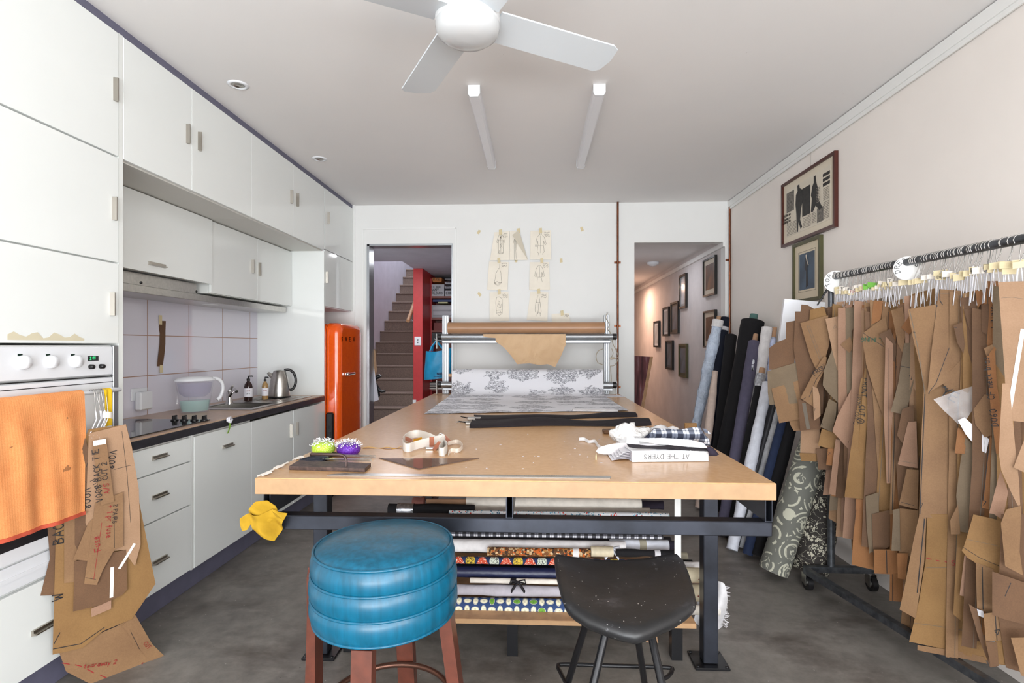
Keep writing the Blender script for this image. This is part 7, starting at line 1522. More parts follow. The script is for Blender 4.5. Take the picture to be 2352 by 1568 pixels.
# (label, hook u, [ (outline, tone, lines, nearness) ... ])
K_TAN, K_PALE, K_BRN, K_GREY, K_GOLD, K_OR, K_PINK = range(7)
HERO = [
 ('farthest pattern set, with a rounded back piece and two square pieces sticking out left', 1921, [
   ([(1766,799),(1785,785),(1804,778),(1805,740),(1825,736),(1832,790),(1820,848),(1767,849)], K_BRN, ()),
   ([(1763,852),(1850,826),(1862,870),(1848,925),(1768,929),(1764,900)], K_GREY, ()),
   ([(1773,892),(1852,868),(1856,958),(1833,963),(1791,971)], K_TAN, ()),
   ([(1811,966),(1842,961),(1858,965),(1856,988),(1822,990),(1815,978)], K_TAN, ())]),
 ('set with a dark upright column and a crumpled lower sheet above the scroll-print roll', 1926, [
   ([(1826,715),(1838,715),(1840,699),(1854,700),(1874,712),(1892,790),(1890,950),(1845,960),(1822,800)], K_BRN, ()),
   ([(1838,985),(1882,975),(1884,1049),(1876,1058),(1842,1055),(1837,1040)], K_PALE, ()),
   ([(1836,1040),(1880,1042),(1876,1060),(1840,1058)], K_GOLD, ())]),
 ('set whose front wedge is ruled with a double slanting line', 1932, [
   ([(1860,711),(1892,704),(1900,730),(1900,800),(1868,800),(1858,742)], K_GOLD, ()),
   ([(1839,742),(1903,724),(1906,790),(1896,826),(1884,842),(1876,850),(1862,820),(1850,780)], K_TAN, ([(1855,748),(1884,826)], .0016, 'pencil'), ([(1860,748),(1888,822)], .0012, 'pencil')),
   ([(1834,915),(1880,935),(1886,984),(1838,989)], K_BRN, ([(1847,925),(1857,985)], .018, 'pencil')),
   ([(1874,1031),(1904,1029),(1902,1068),(1913,1070),(1915,1079),(1879,1079)], K_BRN, ())]),
 ('set with a slanting strip lettered FRONT and a folded pale tab', 1942, [
   ([(1838,914),(1869,855),(1892,818),(1899,820),(1897,842),(1876,884),(1868,934),(1843,918)], K_TAN, ([(1896,842),(1874,872),(1858,912)], .002, 'ink'), ([(1843,918),(1850,913)], .0022, 'ink')),
   ([(1867,886),(1879,892),(1884,911),(1885,955),(1870,966)], K_PALE, ([(1868,936),(1873,938),(1871,944)], .0016, 'ink')),
   ([(1884,980),(1905,915),(1923,925),(1921,955),(1911,992)], K_GREY, ([(1886,972),(1890,972),(1888,977)], .0014, 'ink')),
   ([(1887,984),(1921,996),(1919,1034),(1879,1023)], K_GOLD, ())]),
 ('pale set with a small pencilled triangle near its top', 1948, [
   ([(1896,732),(1925,726),(1930,840),(1924,850),(1912,805)], K_PALE, ([(1914,754),(1922,752),(1918,745),(1914,754)], .001, 'pencil')),
   ([(1912,800),(1927,840),(1926,925),(1905,905),(1890,885),(1893,850)], K_GREY, ()),
   ([(1901,1030),(1921,1030),(1915,1070),(1897,1068)], K_OR, ([(1901,1037),(1907,1040),(1901,1045)], .0014, 'ink')),
   ([(1921,1005),(1948,1010),(1944,1143),(1919,1143)], K_BRN, ()),
   ([(1920,1008),(1932,1010),(1920,1137),(1905,1133)], K_PINK, ())]),
 ('tall straight pinkish strip set hanging plumb', 1958, [
   ([(1925,707),(1942,707),(1946,880),(1946,1000),(1938,1010),(1924,955)], K_PINK, ()),
   ([(1941,707),(1976,704),(1978,730),(1956,760),(1958,900),(1946,905)], K_GREY, ()),
   ([(1931,791),(1953,773),(1962,798),(1951,810)], K_TAN, ()), ([(1947,726),(1989,717),(1997,753),(1980,799),(1964,803)], K_BRN, ()),
   ([(1962,802),(1984,798),(1978,860),(1952,930),(1950,880)], K_PINK, ())]),
 ('set ending in a large pinkish pointed piece', 1972, [
   ([(1912,990),(1923,955),(1962,880),(1984,842),(1984,880),(1954,1037)], K_PINK, ()),
   ([(1938,1020),(1954,1010),(1960,1100),(1950,1130),(1938,1090)], K_BRN, ())]),
 ('long golden set lettered FRONT CUT and BACK CUT in marker', 2000, [
   ([(1977,870),(2005,850),(2025,945),(2018,1050),(2005,1147),(1940,1141),(1954,1037),(1968,940)], K_GOLD, ()),
   ([(1987,846),(2003,840),(1990,1000),(1977,1128),(1961,1126),(1974,1000)], K_GOLD, ()),
   ([(2005,846),(2013,896),(2023,937),(2012,1050),(2000,1146),(1977,1144),(1990,1010)], K_GOLD, ([(2003,856),(1976,1143)], .002, 'ink')),
   ([(1966,1146),(2001,1148),(2001,1173),(1965,1170)], K_OR, ()),
   ([(1967,1168),(2001,1170),(2008,1269),(2007,1309),(1956,1296),(1960,1230)], K_OR, ([(2006,1190),(2007,1308)], .0016, 'ink'))]),
 ('broad folded set with green lettering LINING', 2016, [
   ([(2006,690),(2028,690),(2022,735),(2001,745)], K_OR, ()), ([(2028,691),(2041,694),(2038,760),(2024,735)], K_TAN, ()),
   ([(1982,765),(2035,726),(2040,772),(2036,900),(2030,965),(2010,905),(1990,840),(1982,790)], K_TAN, ([(1983,765),(2030,796)], .002, 'ink')),
   ([(1988,1140),(2018,1130),(2020,1260),(1996,1271),(1990,1200)], K_GREY, ()), ([(2003,1180),(2046,1170),(2048,1250),(2018,1273),(2006,1272)], K_BRN, ())]),
 ('set with a small kite-shaped flap and thin stacked strips below it', 2034, [
   ([(2019,768),(2045,755),(2062,800),(2054,832)], K_BRN, ()), ([(2034,772),(2052,790),(2052,1010),(2048,1110),(2036,1110),(2030,960)], K_PINK, ([(2040,800),(2040,1108)], .0014, 'ink')),
   ([(2046,800),(2066,820),(2062,1000),(2052,1180),(2044,1180),(2050,1000)], K_TAN, ([(2058,840),(2050,1170)], .0026, 'ink')),
   ([(2007,1262),(2061,1262),(2063,1316),(2046,1319),(2007,1317)], K_OR, ([(2036,1264),(2037,1317)], .003, 'ink'))]),
 ('set with two overlapping wedge strips narrowing downwards', 2056, [
   ([(2046,712),(2072,705),(2082,755),(2072,810),(2062,790)], K_TAN, ()), ([(2070,752),(2093,720),(2096,760),(2088,768)], K_OR, ()),
   ([(2046,945),(2063,879),(2076,788),(2097,787),(2098,880),(2080,953)], K_GREY, ([(2068,840),(2096,846)], .0022, 'ink'), ([(2088,862),(2095,858),(2093,872),(2088,862)], .0016, 'ink'))]),
 ('set of notched facings stepped one below the other', 2076, [
   ([(2060,1000),(2072,940),(2098,930),(2100,980),(2074,1020)], K_BRN, ()),
   ([(2062,1066),(2086,969),(2105,967),(2108,1075),(2072,1069)], K_PINK, ([(2066,1058),(2104,1064)], .0014, 'pencil')),
   ([(2065,1158),(2083,1077),(2110,1079),(2108,1169)], K_TAN, ([(2070,1152),(2100,1160)], .0018, 'ink')),
   ([(2052,1170),(2066,1168),(2068,1264),(2048,1263)], K_GREY, ()), ([(2066,1168),(2110,1172),(2104,1242),(2090,1279),(2064,1279)], K_TAN, ()), ([(2061,1270),(2086,1270),(2080,1330),(2062,1327)], K_OR, ())]),
 ('widest tan set with a long thick marker line down its middle', 2150, [
   ([(2111,1185),(2128,1185),(2123,1291),(2103,1420),(2066,1400),(2079,1341),(2098,1242)], K_TAN, ([(2124,1190),(2107,1360)], .0035, 'ink')),
   ([(2130,1180),(2215,1180),(2222,1330),(2245,1420),(2269,1519),(2187,1497),(2088,1474),(2111,1378),(2126,1286)], K_GOLD, ([(2100,1432),(2160,1440),(2240,1452)], .0016, 'pencil'), ([(2127,1304),(2210,1302)], .0016, 'pencil'), ([(2128,1282),(2140,1284)], .003, 'ink_red'), ([(2150,1286),(2160,1288)], .003, 'ink_red'), ([(2170,1289),(2180,1292)], .003, 'ink_red')),
   ([(2107,1482),(2187,1494),(2260,1510),(2268,1526),(2200,1512),(2107,1494)], K_TAN, ()),
   ([(2085,710),(2156,698),(2195,760),(2210,900),(2206,1040),(2179,1192),(2111,1187),(2116,1000),(2122,880),(2117,860),(2095,770)], K_TAN, ([(2089,712),(2108,800),(2124,905)], .0022, 'pencil'), ([(2152,700),(2133,905)], .0036, 'ink'), ([(2124,905),(2113,1180)], .003, 'ink'), ([(2096,762),(2102,763)], .002, 'ink'), ([(2113,1155),(2120,1155),(2115,1166),(2113,1155)], .0018, 'ink'))]),
 ('set with a pointed brown piece slanting across the widest set', 2160, [
   ([(2157,663),(2215,668),(2240,672),(2236,740),(2220,820),(2185,870),(2131,902),(2140,800),(2152,700)], K_TAN, ([(2190,772),(2150,880),(2134,900)], .002, 'ink'), ([(2158,664),(2159,690),(2165,700)], .0025, 'ink'), ([(2160,674),(2180,674),(2200,680),(2230,680)], .001, 'pencil')),
   ([(2161,876),(2222,809),(2230,842),(2226,890),(2205,905),(2180,898)], K_TAN, ([(2165,888),(2178,892)], .003, 'ink'))]),
 ('narrow dark folded set right of the widest set', 2175, [
   ([(2207,684),(2240,681),(2246,720),(2236,850),(2222,800),(2209,735)], K_BRN, ()), ([(2190,748),(2210,740),(2216,790),(2213,812),(2200,790)], K_BRN, ([(2192,752),(2199,752)], .0022, 'ink')),
   ([(2193,1040),(2200,982),(2222,990),(2216,1042)], K_OR, ()), ([(2196,1140),(2207,1053),(2218,1005),(2248,1030),(2238,1150),(2226,1225),(2206,1222)], K_GREY, ()),
   ([(2182,1196),(2200,1160),(2206,1228),(2184,1228)], K_TAN, ())]),
 ('set with a twisted brown facing coming to a point', 2190, [
   ([(2213,709),(2250,712),(2268,777),(2259,831),(2250,831),(2229,766)], K_BRN, ()), ([(2239,666),(2270,671),(2274,694),(2252,699),(2246,707)], K_OR, ()),
   ([(2204,1368),(2215,1275),(2244,1290),(2240,1378)], K_PINK, ()), ([(2218,1370),(2242,1378),(2240,1390),(2222,1385)], K_TAN, ())]),
 ('orange-brown set with upright marker lettering near its top', 2205, [
   ([(2254,699),(2277,697),(2276,755),(2265,768),(2255,762)], K_BRN, ()), ([(2268,645),(2292,645),(2300,712),(2292,768),(2272,800),(2266,790),(2272,720)], K_OR, ([(2276,677),(2284,700),(2279,702)], .002, 'ink')),
   ([(2236,940),(2262,905),(2276,912),(2278,1000),(2262,1005),(2240,975)], K_TAN, ()),
   ([(2255,1168),(2268,1053),(2274,1000),(2296,1045),(2296,1140),(2278,1172)], K_OR, ([(2272,1020),(2258,1150),(2265,1153),(2258,1162)], .002, 'ink'))]),
 ('long orange strip lettered D060 CF neck bias', 2222, [
   ([(2260,800),(2290,785),(2288,805),(2266,818)], K_TAN, ()),
   ([(2266,820),(2285,795),(2289,880),(2302,958),(2296,1041),(2288,1041),(2279,971),(2271,890)], K_OR, ())]),
 ('golden set of stacked yoke pieces with curved hem, low on the rack', 2235, [
   ([(2236,1180),(2300,1195),(2318,1270),(2312,1330),(2268,1308),(2222,1278),(2209,1262),(2215,1250)], K_GOLD, ([(2212,1254),(2250,1278),(2300,1300)], .0016, 'ink'), ([(2222,1236),(2300,1254)], .001, 'pencil')),
   ([(2242,1205),(2299,1215),(2296,1252),(2241,1239)], K_TAN, ([(2243,1224),(2251,1223),(2243,1234),(2243,1224)], .002, 'ink')),
   ([(2241,1290),(2282,1305),(2282,1410),(2244,1395)], K_TAN, ([(2256,1300),(2258,1398)], .0025, 'ink')), ([(2240,1396),(2258,1402),(2261,1418),(2246,1412)], -1, ()),
   ([(2225,1385),(2244,1398),(2264,1480),(2291,1524),(2274,1530),(2249,1465)], K_BRN, ())]),
 ('pale tan set with crooked edge hanging at the right', 2262, [
   ([(2272,1179),(2285,1129),(2298,1080),(2316,1130),(2303,1194),(2283,1181)], K_PINK, ()),
   ([(2259,1408),(2284,1405),(2326,1425),(2347,1465),(2264,1472)], K_TAN, ([(2286,1412),(2290,1470)], .002, 'ink'), ([(2284,1446),(2296,1444),(2291,1456),(2284,1446)], .002, 'ink')),
   ([(2264,1470),(2290,1472),(2294,1526),(2276,1530)], K_BRN, ()), ([(2300,1180),(2375,1180),(2375,1552),(2310,1532),(2292,1400)], K_BRN, ()), ([(2284,1468),(2325,1470),(2338,1531),(2294,1526)], K_GOLD, ([(2308,1472),(2314,1530)], .0022, 'ink'))]),
 ('big light tan set with a strip of white tape down its front edge', 2310, [
   ([(2302,880),(2318,880),(2332,1030),(2340,1100),(2344,1173),(2320,1125),(2300,1080),(2294,1040),(2298,960)], K_PALE, ()),
   ([(2279,1312),(2375,1345),(2375,1440),(2306,1422),(2279,1412)], K_BRN, ()),
   ([(2299,1202),(2311,1170),(2346,1160),(2342,1267),(2350,1322),(2309,1301)], K_TAN, ()),
   ([(2304,1376),(2326,1330),(2375,1350),(2375,1405)], K_TAN, ([(2322,1340),(2308,1372)], .002, 'ink')),
   ([(2322,1465),(2375,1465),(2375,1566),(2345,1550)], K_TAN, ()),
   ([(2293,647),(2352,645),(2375,645),(2375,970),(2345,969),(2313,965),(2308,860)], K_PALE, ([(2350,755),(2316,960)], .011, 'whitetape'), ([(2300,684),(2325,682),(2350,686)], .001, 'pencil')),
   ([(2328,1073),(2352,1010),(2375,1000),(2375,1088),(2352,1084)], K_PALE, ())]),
]
ords = 'first second third fourth fifth sixth seventh eighth ninth tenth eleventh twelfth thirteenth fourteenth fifteenth sixteenth seventeenth eighteenth nineteenth twentieth'.split()
ords += ['twenty-' + o for o in ords[:9]] + ['thirtieth'] + ['thirty-' + o for o in ords[:9]]
plan = [(railY(h[1]), h) for h in HERO]
rgm = random.Random(77)
gus = [1917,1919,1923,1925,1931,1934,1939,1941,1947,1950,1956,1959,1966,1970,1975,1980,1990,1994,1998,2006,2010,2020,2025,2028,2038,2044,2050,2100,2104,2108,2113,2128,2134,2140,2156,2161,2166,2180,2196,2203,2214,2219,2234,2240,2244,2256,2262,2268,2276,2286,2312,2330,2345]
plan += [(railY(u), None) for u in gus]
plan.sort(key=lambda p: -p[0])
env = [(1905,1040),(1930,1100),(1960,1250),(1975,1290),(2060,1300),(2080,1380),(2110,1440),(2200,1470),(2290,1500),(2360,1540)]
def envv(u):
    for (a, b), (c, d) in zip(env[:-1], env[1:]):
        if u <= c: return b + (d - b) * max(0, (u - a)) / (c - a)
    return env[-1][1]
tagt = {1934: 'T016', 1947: 'TO', 1959: 'TO4C', 2038: 'TO8', 2044: 'T', 2134: 'DO30', 2161: 'DO2', 2214: 'DO', 2234: 'DOS', 2256: 'DO', 1985: 'TORE', 1990: 'TO', 2262: 'DO'}
ydis = railY(2084); cnt = [0, 0]
for Y, h in plan:
    zone = 0 if Y > ydis else 1; cnt[zone] += 1; P = rail_at(Y); u0 = round(1176 + FPX * (P.x * _c + P.y * _s) / (-P.x * _s + P.y * _c))
    lab = h[0] if h else 'plain brown card patterns, %s hook %s' % (ords[cnt[zone] - 1], 'from the TOPS disc' if zone == 0 else 'nearer than the DRESSES disc')
    rg = random.Random(int(Y * 1e4)); near = [k for k in tagt if abs(k - u0) <= 2]
    t = hang(lab, Y, P.z - rg.uniform(0.15, 0.19), rg, tagt[near[0]] if near else None, M['greentape'] if 1983 <= u0 <= 2000 else None)
    if h:
        for k, q in enumerate(h[2]):
            mat = KR[q[1]] if q[1] >= 0 else M['paper']
            o, on, ax, ay = piece(t, q[0], Y, mat, k * 1.2, seed=int(Y * 100) + k, lines=q[2:] if q[2:] != ((),) else (), curl=0.009, off=0.075)
            if 'lettered FRONT and' in lab and k == 0: pwrite(o, on, ax, ay, 1872, 862, 'FRONT', 0.020, rot=R(42))
            if 'FRONT CUT' in lab and k == 1: pwrite(o, on, ax, ay, 1984, 868, 'FRONT   CUT @', 0.021, vert=True, rot=R(-6))
            if 'FRONT CUT' in lab and k == 2: pwrite(o, on, ax, ay, 2001, 905, '2', 0.026, vert=True, mat='ink_red', rot=R(-6)); pwrite(o, on, ax, ay, 1998, 924, 'BACK: CUT @', 0.021, vert=True, rot=R(-6))
            if 'FRONT CUT' in lab and k == 0: pwrite(o, on, ax, ay, 1970, 906, 'FRONT: CUT @', 0.015, vert=True, rot=R(-6))
            if 'LINING' in lab and k == 2: pwrite(o, on, ax, ay, 2026, 776, 'LINING', 0.018, vert=False, mat='ink_green', rot=R(178))
            if 'D060' in lab and k == 1: pwrite(o, on, ax, ay, 2293, 977, 'D060   CF neck bias.', 0.018, vert='up', rot=R(6))
            if 'upright marker' in lab and k == 1: pwrite(o, on, ax, ay, 2291, 752, 'LINING', 0.017, vert='up', rot=R(0))
            if 'thick marker line' in lab and k == 1: pwrite(o, on, ax, ay, 2184, 1296, 'Short', 0.020, mat='ink_red', rot=R(-4))
            if 'slanting across' in lab and k == 1: pwrite(o, on, ax, ay, 2158, 905, 'YE', 0.035, rot=R(-30))
    else:
        zb_ = CAMH - (envv(u0) - VY) * (P.y * _c - P.x * _s) / FPX
        n = Matrix.Rotation(rg.uniform(-.25, .25), 3, 'Z') @ NP; ay = Vector((0, 0, 1)); ax = ay.cross(n).normalized()
        for k in range(rg.choice((2, 3, 3))):
            w = rg.uniform(0.025, 0.055) if u0 < 2105 else rg.uniform(0.02, 0.035); bk = -0.03 if u0 < 2105 else -0.11; zt = P.z - rg.uniform(0.14, 0.22); zl = max(0.05, zb_ + (rg.uniform(-0.02, 0.35) * (1 if k else 0.4) if u0 < 2060 else rg.uniform(-0.12, 0.12))); cx_ = rg.uniform(-0.06, 0.03); sk = rg.uniform(-.05, .05)
            H = zt - zl; pts = [(cx_ - w * rg.uniform(.5, 1) , 0), (cx_ + w * rg.uniform(.5, 1), rg.uniform(-.03, .02)), (cx_ + w * rg.uniform(.7, 1.1), -H * 0.3), (cx_ + w * rg.uniform(.5, 1) + sk, -H), (cx_ - w * rg.uniform(.6, 1.1) + sk, -H + rg.uniform(-.02, .05)), (cx_ - w * rg.uniform(.6, 1.1), -H * 0.45)]
            f = [rg.uniform(3, 10), rg.uniform(1, 4), rg.uniform(0, 6), rg.uniform(.004, .010)]
            MB().panel(pts[::-1], Vector((P.x, P.y, zt)) + n * (0.0022 * k + bk), ax, ay, 0.0012, bend=lambda x, y, f=f: f[3] * math.sin(x * f[0] + y * f[1] + f[2]), step=0.06).build('card_piece', KR[rg.choice((0, 0, 1, 2, 2, 3, 4, 4, 5, 6))], t)
            if rg.random() < 0.6:
                lm = MB(); B0 = Vector((P.x, P.y, zt)) + n * (0.0022 * k + bk); sd = rg.choice((0, 1)); q_ = [pts[0], pts[5], pts[4]] if sd == 0 else [pts[1], pts[2], pts[3]]; ins = 0.010 if sd == 0 else -0.010; Q = []
                for a_, b_ in zip(q_[:-1], q_[1:]): Q += [(a_[0] + (b_[0] - a_[0]) * i_ / 8 + ins, a_[1] + (b_[1] - a_[1]) * i_ / 8) for i_ in range(9)]
                Q = [B0 + ax * x + ay * y + n * (f[3] * math.sin(x * f[0] + y * f[1] + f[2]) + 0.0012) for x, y in Q]
                for a_, b_ in zip(Q[:-1], Q[1:]):
                    if (b_ - a_).length > 1e-6: s_ = n.cross((b_ - a_).normalized()) * 0.0009; lm.add([a_ - s_, b_ - s_, b_ + s_, a_ + s_], [[0, 1, 2, 3]])
                lm.build('marker_line', M['ink' if rg.random() < .6 else 'pencil'], t)
# clear bags among the patterns
def film(px, Y, off, seed, label, extra=None):
    t = thing('clear_plastic_bag', label, 'bag', rail_at(Y)); t.location.z = 1.2; WM[t.name] = Matrix.Translation(t.location)
    P = rail_at(Y) + NP * off; mb = MB(); rg = random.Random(seed); a, b = rg.uniform(60, 80), rg.uniform(60, 90)
    for k in (0, 1): poly_on(mb, px, P + NP * 0.012 * k, NP, 0, lambda x, y: 0.006 * math.sin(x * a + y * 30 + k) + 0.004 * math.sin(y * b - x * 50), 0.012)
    mb.build('crinkled_film', M['clear'], t)
    if extra: mb = MB(); poly_on(mb, extra, P + NP * 0.03, NP, 0.001, lambda x, y: 0.004 * math.sin(x * 20 + y * 9), 0.02); mb.build('white_paper_insert', M['paper'], t)
film([(1834,734),(1857,728),(1846,760),(1853,828),(1800,845),(1784,816),(1815,785)], railY(1917), 0.035, 4, 'clear plastic bag of papers at the far left of the rack')
film([(2144,917),(2190,900),(2250,882),(2246,923),(2220,962),(2200,973),(2170,945)], railY(2205), 0.03, 6, 'crumpled clear plastic bag with a white tongue, before the widest pattern set', [(2200,965),(2215,958),(2272,1008),(2265,1040),(2248,1032),(2218,997)])
a, b = atp(1903, 660, rail_at(railY(1915)), NP), atp(1877, 701, rail_at(railY(1915)), NP)
tag(MB().tube([a + Vector((0.03, 0, 0.02)), a, b], [0.004, 0.006, 0.004], 8).build('black_strap_end', M['black'], None), 'black strap end hanging below the TOPS disc', 'strap')

# ================================================================ TOWEL, YELLOW CLOTH AND PATTERN SET ON THE OVEN RAIL
tw_ = thing('orange_towel', 'orange ribbed towel with a red hem hanging over the oven handle', 'towel', (RX, 1.85, RZ))
yr1 = atx(198, 905, RX + 0.02).y; yr0 = 1.56; zbR = atx(172, 1172, RX + 0.03).z; zbL = atx(0, 1225, RX + 0.03).z
def towf(a, b):
    y = yr0 + (yr1 - yr0) * a - 0.035 * b * a; L = RZ + 0.012 - (zbL + (zbR - zbL) * (a + 0.0))
    if b < 0.12: th = math.pi * (1 - b / 0.12); x, z = RX + 0.012 * math.cos(th) + 0.0, RZ + 0.012 * math.sin(th)
    else: q = (b - 0.12) / 0.88; x, z = RX + 0.013 + 0.022 * q, RZ - L * q
    x += (0.005 * math.sin(a * 17 + b * 1.5) + 0.003 * math.sin(a * 31 + 2 - b * 3)) * min(1, max(0, (b - 0.1) * 2.5)) + 0.012 * min(1, max(0, (b - 0.1) * 3))
    return (x, y, z)
t = NT('orange_towelling'); v = t.tex(); s3 = t.sep(v); rib = t.math('SINE', t.math('MULTIPLY', s3[1], 700.0)); n1 = t.noise(v, 9, 4); n2 = t.noise(v, 250, 3)
c = t.mix(t.math('ADD', t.math('MULTIPLY', rib, 0.08), 0.4), t.ramp(n1, [(0.3, 'd98247'), (0.65, 'f0a262')]), t.ramp(n2, [(0.3, 'e08a4c'), (0.7, 'f4ae74')]))
dirt = t.math('GREATER_THAN', t.noise(t.tex(loc=(2, 1, 0)), 14, 3), 0.70); t.col(t.mix(t.math('MULTIPLY', dirt, 0.6), c, '5c3a26')); t.bump(t.math('ADD', n2, t.math('MULTIPLY', rib, 0.15)), 0.45, 0.0015); M['towel'] = t.set(0.95)
MB().grid(towf, 60, 50, 0.003).build('towelling', M['towel'], tw_)
MB().grid(lambda a, b: Vector(towf(a, 1.0)) + Vector((0.002, 0, 0.001 - 0.013 * b)), 60, 2, 0.005).build('red_hem', simple('red_hem', 'c8553c', 0.8), tw_)
yc = thing('yellow_strip_cloth', 'narrow yellow cloth hanging over the right end of the oven handle', 'cloth', (RX, 2.2, RZ))
ya, yb = atx(239, 900, RX + 0.01).y, atx(256, 900, RX + 0.01).y; zb2 = atx(247, 978, RX + 0.01).z
def yf_(a, b):
    y = ya + (yb - ya) * a
    if b < 0.2: th = math.pi * (1 - b / 0.2); return (RX + 0.0105 * math.cos(th), y, RZ + 0.0105 * math.sin(th))
    q = (b - 0.2) / 0.8; return (RX + 0.0105 + 0.003 * math.sin(a * 9), y, RZ - (RZ - zb2) * q)
MB().grid(yf_, 6, 20, 0.002).build('cloth_strip', simple('bright_yellow_cloth', 'eec31e', 0.7), yc)
PV = Vector((-1.665, 2.11, 1.0)); NV = Vector((0.80, -0.60, 0.0)).normalized()
vs_ = thing('card_pattern_set', 'card pattern set lettered V008 BACK TIE hanging from the oven handle', 'pattern', (RX, 2.12, RZ))
rg = random.Random(8)
for k in range(6):
    y = 2.085 + 0.012 * k; mb = MB(); P = Vector((RX, y, RZ))
    pts = [P + Vector((0.0115 * math.cos(a), 0, 0.0115 * math.sin(a))) for a in [R(q) for q in (200, 160, 120, 90, 60, 30, 0)]]; low = P + Vector((0.022, rg.uniform(-.01, .01), -0.075)); mb.tube(pts + [P + Vector((0.014, 0, -0.02)), low], 0.0015, 6); mb.build('wire_hook', M['wire'], vs_)
    e = atp(205 + k * 4.5, 1000 + 6 * (k % 2), PV, NV) if k != 3 else atp(227, 1024, PV + NV * 0.012, NV)
    MB().tube([low, low + Vector((0.004, 0, -0.03)), e], 0.0028, 6, ell=(0.5, 1.2)).build('string_loop', M['string'], vs_)
c = Vector((RX + 0.028, 2.11, RZ - 0.088)); tg = MB().grid(lambda a, b: c + Vector((0.02 + 0.01 * math.sin(3 * a), 0.05 * (a - 0.5), 0.026 * (b - 0.5) - 0.01 * a)), 6, 1, 0.001).build('tape_tag', M['whitetape'], vs_)
VP = [([(108,1195),(130,1192),(132,1300),(125,1367),(93,1368),(115,1282)], K_BRN, (), 0),
 ([(135,1495),(269,1437),(310,1414),(349,1478),(347,1538),(320,1572),(236,1585),(152,1542)], K_TAN, (([(142,1522),(160,1525)], .003, 'ink_red'), ([(172,1526),(188,1530)], .003, 'ink_red'), ([(200,1536),(216,1545)], .003, 'ink_red'), ([(230,1550),(244,1556)], .003, 'ink_red')), 1),
 ([(280,1437),(310,1410),(349,1478),(379,1507),(371,1530),(335,1508)], K_TAN, (([(300,1450),(320,1490)], .0016, 'ink'),), 2),
 ([(300,1500),(352,1512),(372,1538),(345,1560),(318,1540)], K_PALE, (), 1.5),
 ([(130,1150),(121,1503),(189,1488),(236,1449),(303,1421),(357,1340),(320,1155),(303,1027),(290,975),(204,985),(160,1080)], K_GOLD, (([(122,1490),(185,1478),(240,1440)], .003, 'ink'), ([(138,1452),(124,1478)], .003, 'ink')), 3),
 ([(147,1185),(175,1175),(180,1242),(171,1336),(147,1338)], K_TAN, (), 4), ([(172,1100),(195,1005),(235,1145),(225,1230),(190,1290),(172,1250)], K_BRN, (([(176,1160),(205,1150)], .0016, 'ink'), ([(205,1050),(188,1100),(214,1118)], .0016, 'ink')), 5),
 ([(204,995),(289,974),(303,1027),(319,1123),(323,1250),(310,1300),(282,1262),(225,1270),(196,1200)], K_PALE, (([(280,990),(292,1090),(300,1200)], .0012, 'ink'), ([(262,1078),(300,1068)], .0016, 'ink')), 6),
 ([(172,1289),(290,1262),(293,1353),(280,1367),(229,1390),(168,1404)], K_BRN, (([(258,1302),(256,1372)], .012, 'whitetape'), ([(310,1248),(274,1306)], .010, 'whitetape')), 7),
 ([(210,1398),(256,1378),(256,1398),(211,1417)], K_PINK, (), 6.5),
 ([(202,1202),(222,1181),(217,1289),(168,1284)], K_TAN, (), 8),
 ([(219,1154),(283,1130),(283,1255),(263,1262),(236,1309),(222,1343),(193,1340),(205,1260)], K_TAN, (([(262,1180),(263,1258)], .0014, 'ink'), ([(234,1200),(215,1330)], .0016, 'ink_red'), ([(196,1326),(220,1330)], .0014, 'ink')), 9),
 ([(212,1014),(244,1008),(262,1151),(231,1161)], K_TAN, (([(214,1018),(243,1013)], .020, 'whitetape'),), 10)]
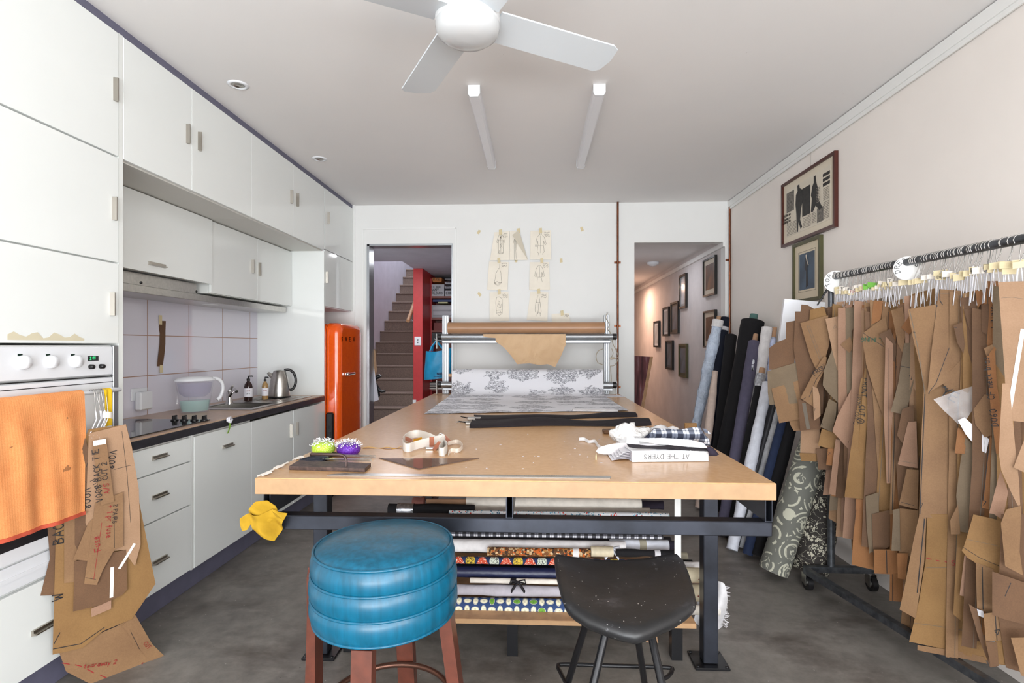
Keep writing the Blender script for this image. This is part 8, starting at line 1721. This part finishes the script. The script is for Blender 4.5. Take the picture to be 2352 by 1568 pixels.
for i, (q, m_, ln2, k) in enumerate(VP):
    o, on, ax, ay = piece(vs_, q, 0, KR[m_], 0, seed=i, lines=ln2, curl=0.003, n=NV, name='card_piece', off=0, step=0.03) if False else (None,) * 4
    # same as piece() but on the plane below the oven handle
    P = PV + NV * (0.0045 * k - 0.025); rq = random.Random(i); f = [rq.uniform(3, 8), rq.uniform(2, 5), rq.uniform(0, 6), rq.uniform(0.001, 0.0035)]
    bend = lambda x, y, f=f: f[3] * math.sin(x * f[0] + y * f[1] + f[2])
    mb = MB(); _, ax, ay = poly_on(mb, q, P, NV, 0.0012, bend, 0.04); o = mb.build('card_piece', KR[m_], vs_); nn_ = ax.cross(ay).normalized()
    def on(u, v, P=P, ax=ax, ay=ay, nn_=nn_, bend=bend):
        w = atp(u, v, P, NV); x, y = (w - P).dot(ax), (w - P).dot(ay); return P + ax * x + ay * y + nn_ * (bend(x, y) + 0.0008)
    for pts, wd, mt in ln2:
        lm = MB(); Q = [on(*p) for p in pts]
        for a, b in zip(Q[:-1], Q[1:]): d = (b - a).normalized(); s_ = nn_.cross(d) * wd / 2; lm.add([a - s_, b - s_, b + s_, a + s_], [[0, 1, 2, 3]])
        lm.build({'whitetape': 'paper_tape', 'ink_red': 'red_marker_line'}.get(mt, 'marker_line'), M[mt], o)
    if k == 10: pwrite(o, on, ax, ay, 235, 1150, 'V008 BACK TIE', 0.020, vert='up', rot=R(4)); pwrite(o, on, ax, ay, 247, 1100, 'CUT 2', 0.018, vert='up', rot=R(4)); pwrite(o, on, ax, ay, 250, 1132, 'A/S', 0.018, vert='up', mat='ink_red', rot=R(4))
    if k == 6: pwrite(o, on, ax, ay, 252, 1034, 'V008', 0.022, vert=True, rot=R(-8))
    if k == 9: pwrite(o, on, ax, ay, 247, 1160, '+ 1 pr fuse', 0.018, vert=True, mat='ink_red', rot=R(-2)); pwrite(o, on, ax, ay, 261, 1158, '2 PAIRS', 0.014, vert=True, rot=R(-4)); pwrite(o, on, ax, ay, 232, 1262, 'Fuse', 0.020, vert='up', mat='ink_red', rot=R(10))
    if k == 3: pwrite(o, on, ax, ay, 145, 1245, 'BACK', 0.030, vert='up'); pwrite(o, on, ax, ay, 143, 1374, 'W', 0.030, vert='up')
    if k == 5: pwrite(o, on, ax, ay, 190, 1122, 'V008', 0.024, vert=True); pwrite(o, on, ax, ay, 206, 1105, 'Pile X', 0.016, vert=True, rot=R(30))
    if k == 1: pwrite(o, on, ax, ay, 190, 1534, 'tearaway 2', 0.016, mat='ink_red', rot=R(-16)); pwrite(o, on, ax, ay, 310, 1545, 'tear', 0.016, mat='ink_red', rot=R(35))
    if k == 2: pwrite(o, on, ax, ay, 328, 1478, 'CUT', 0.014, mat='ink_red', rot=R(-60))
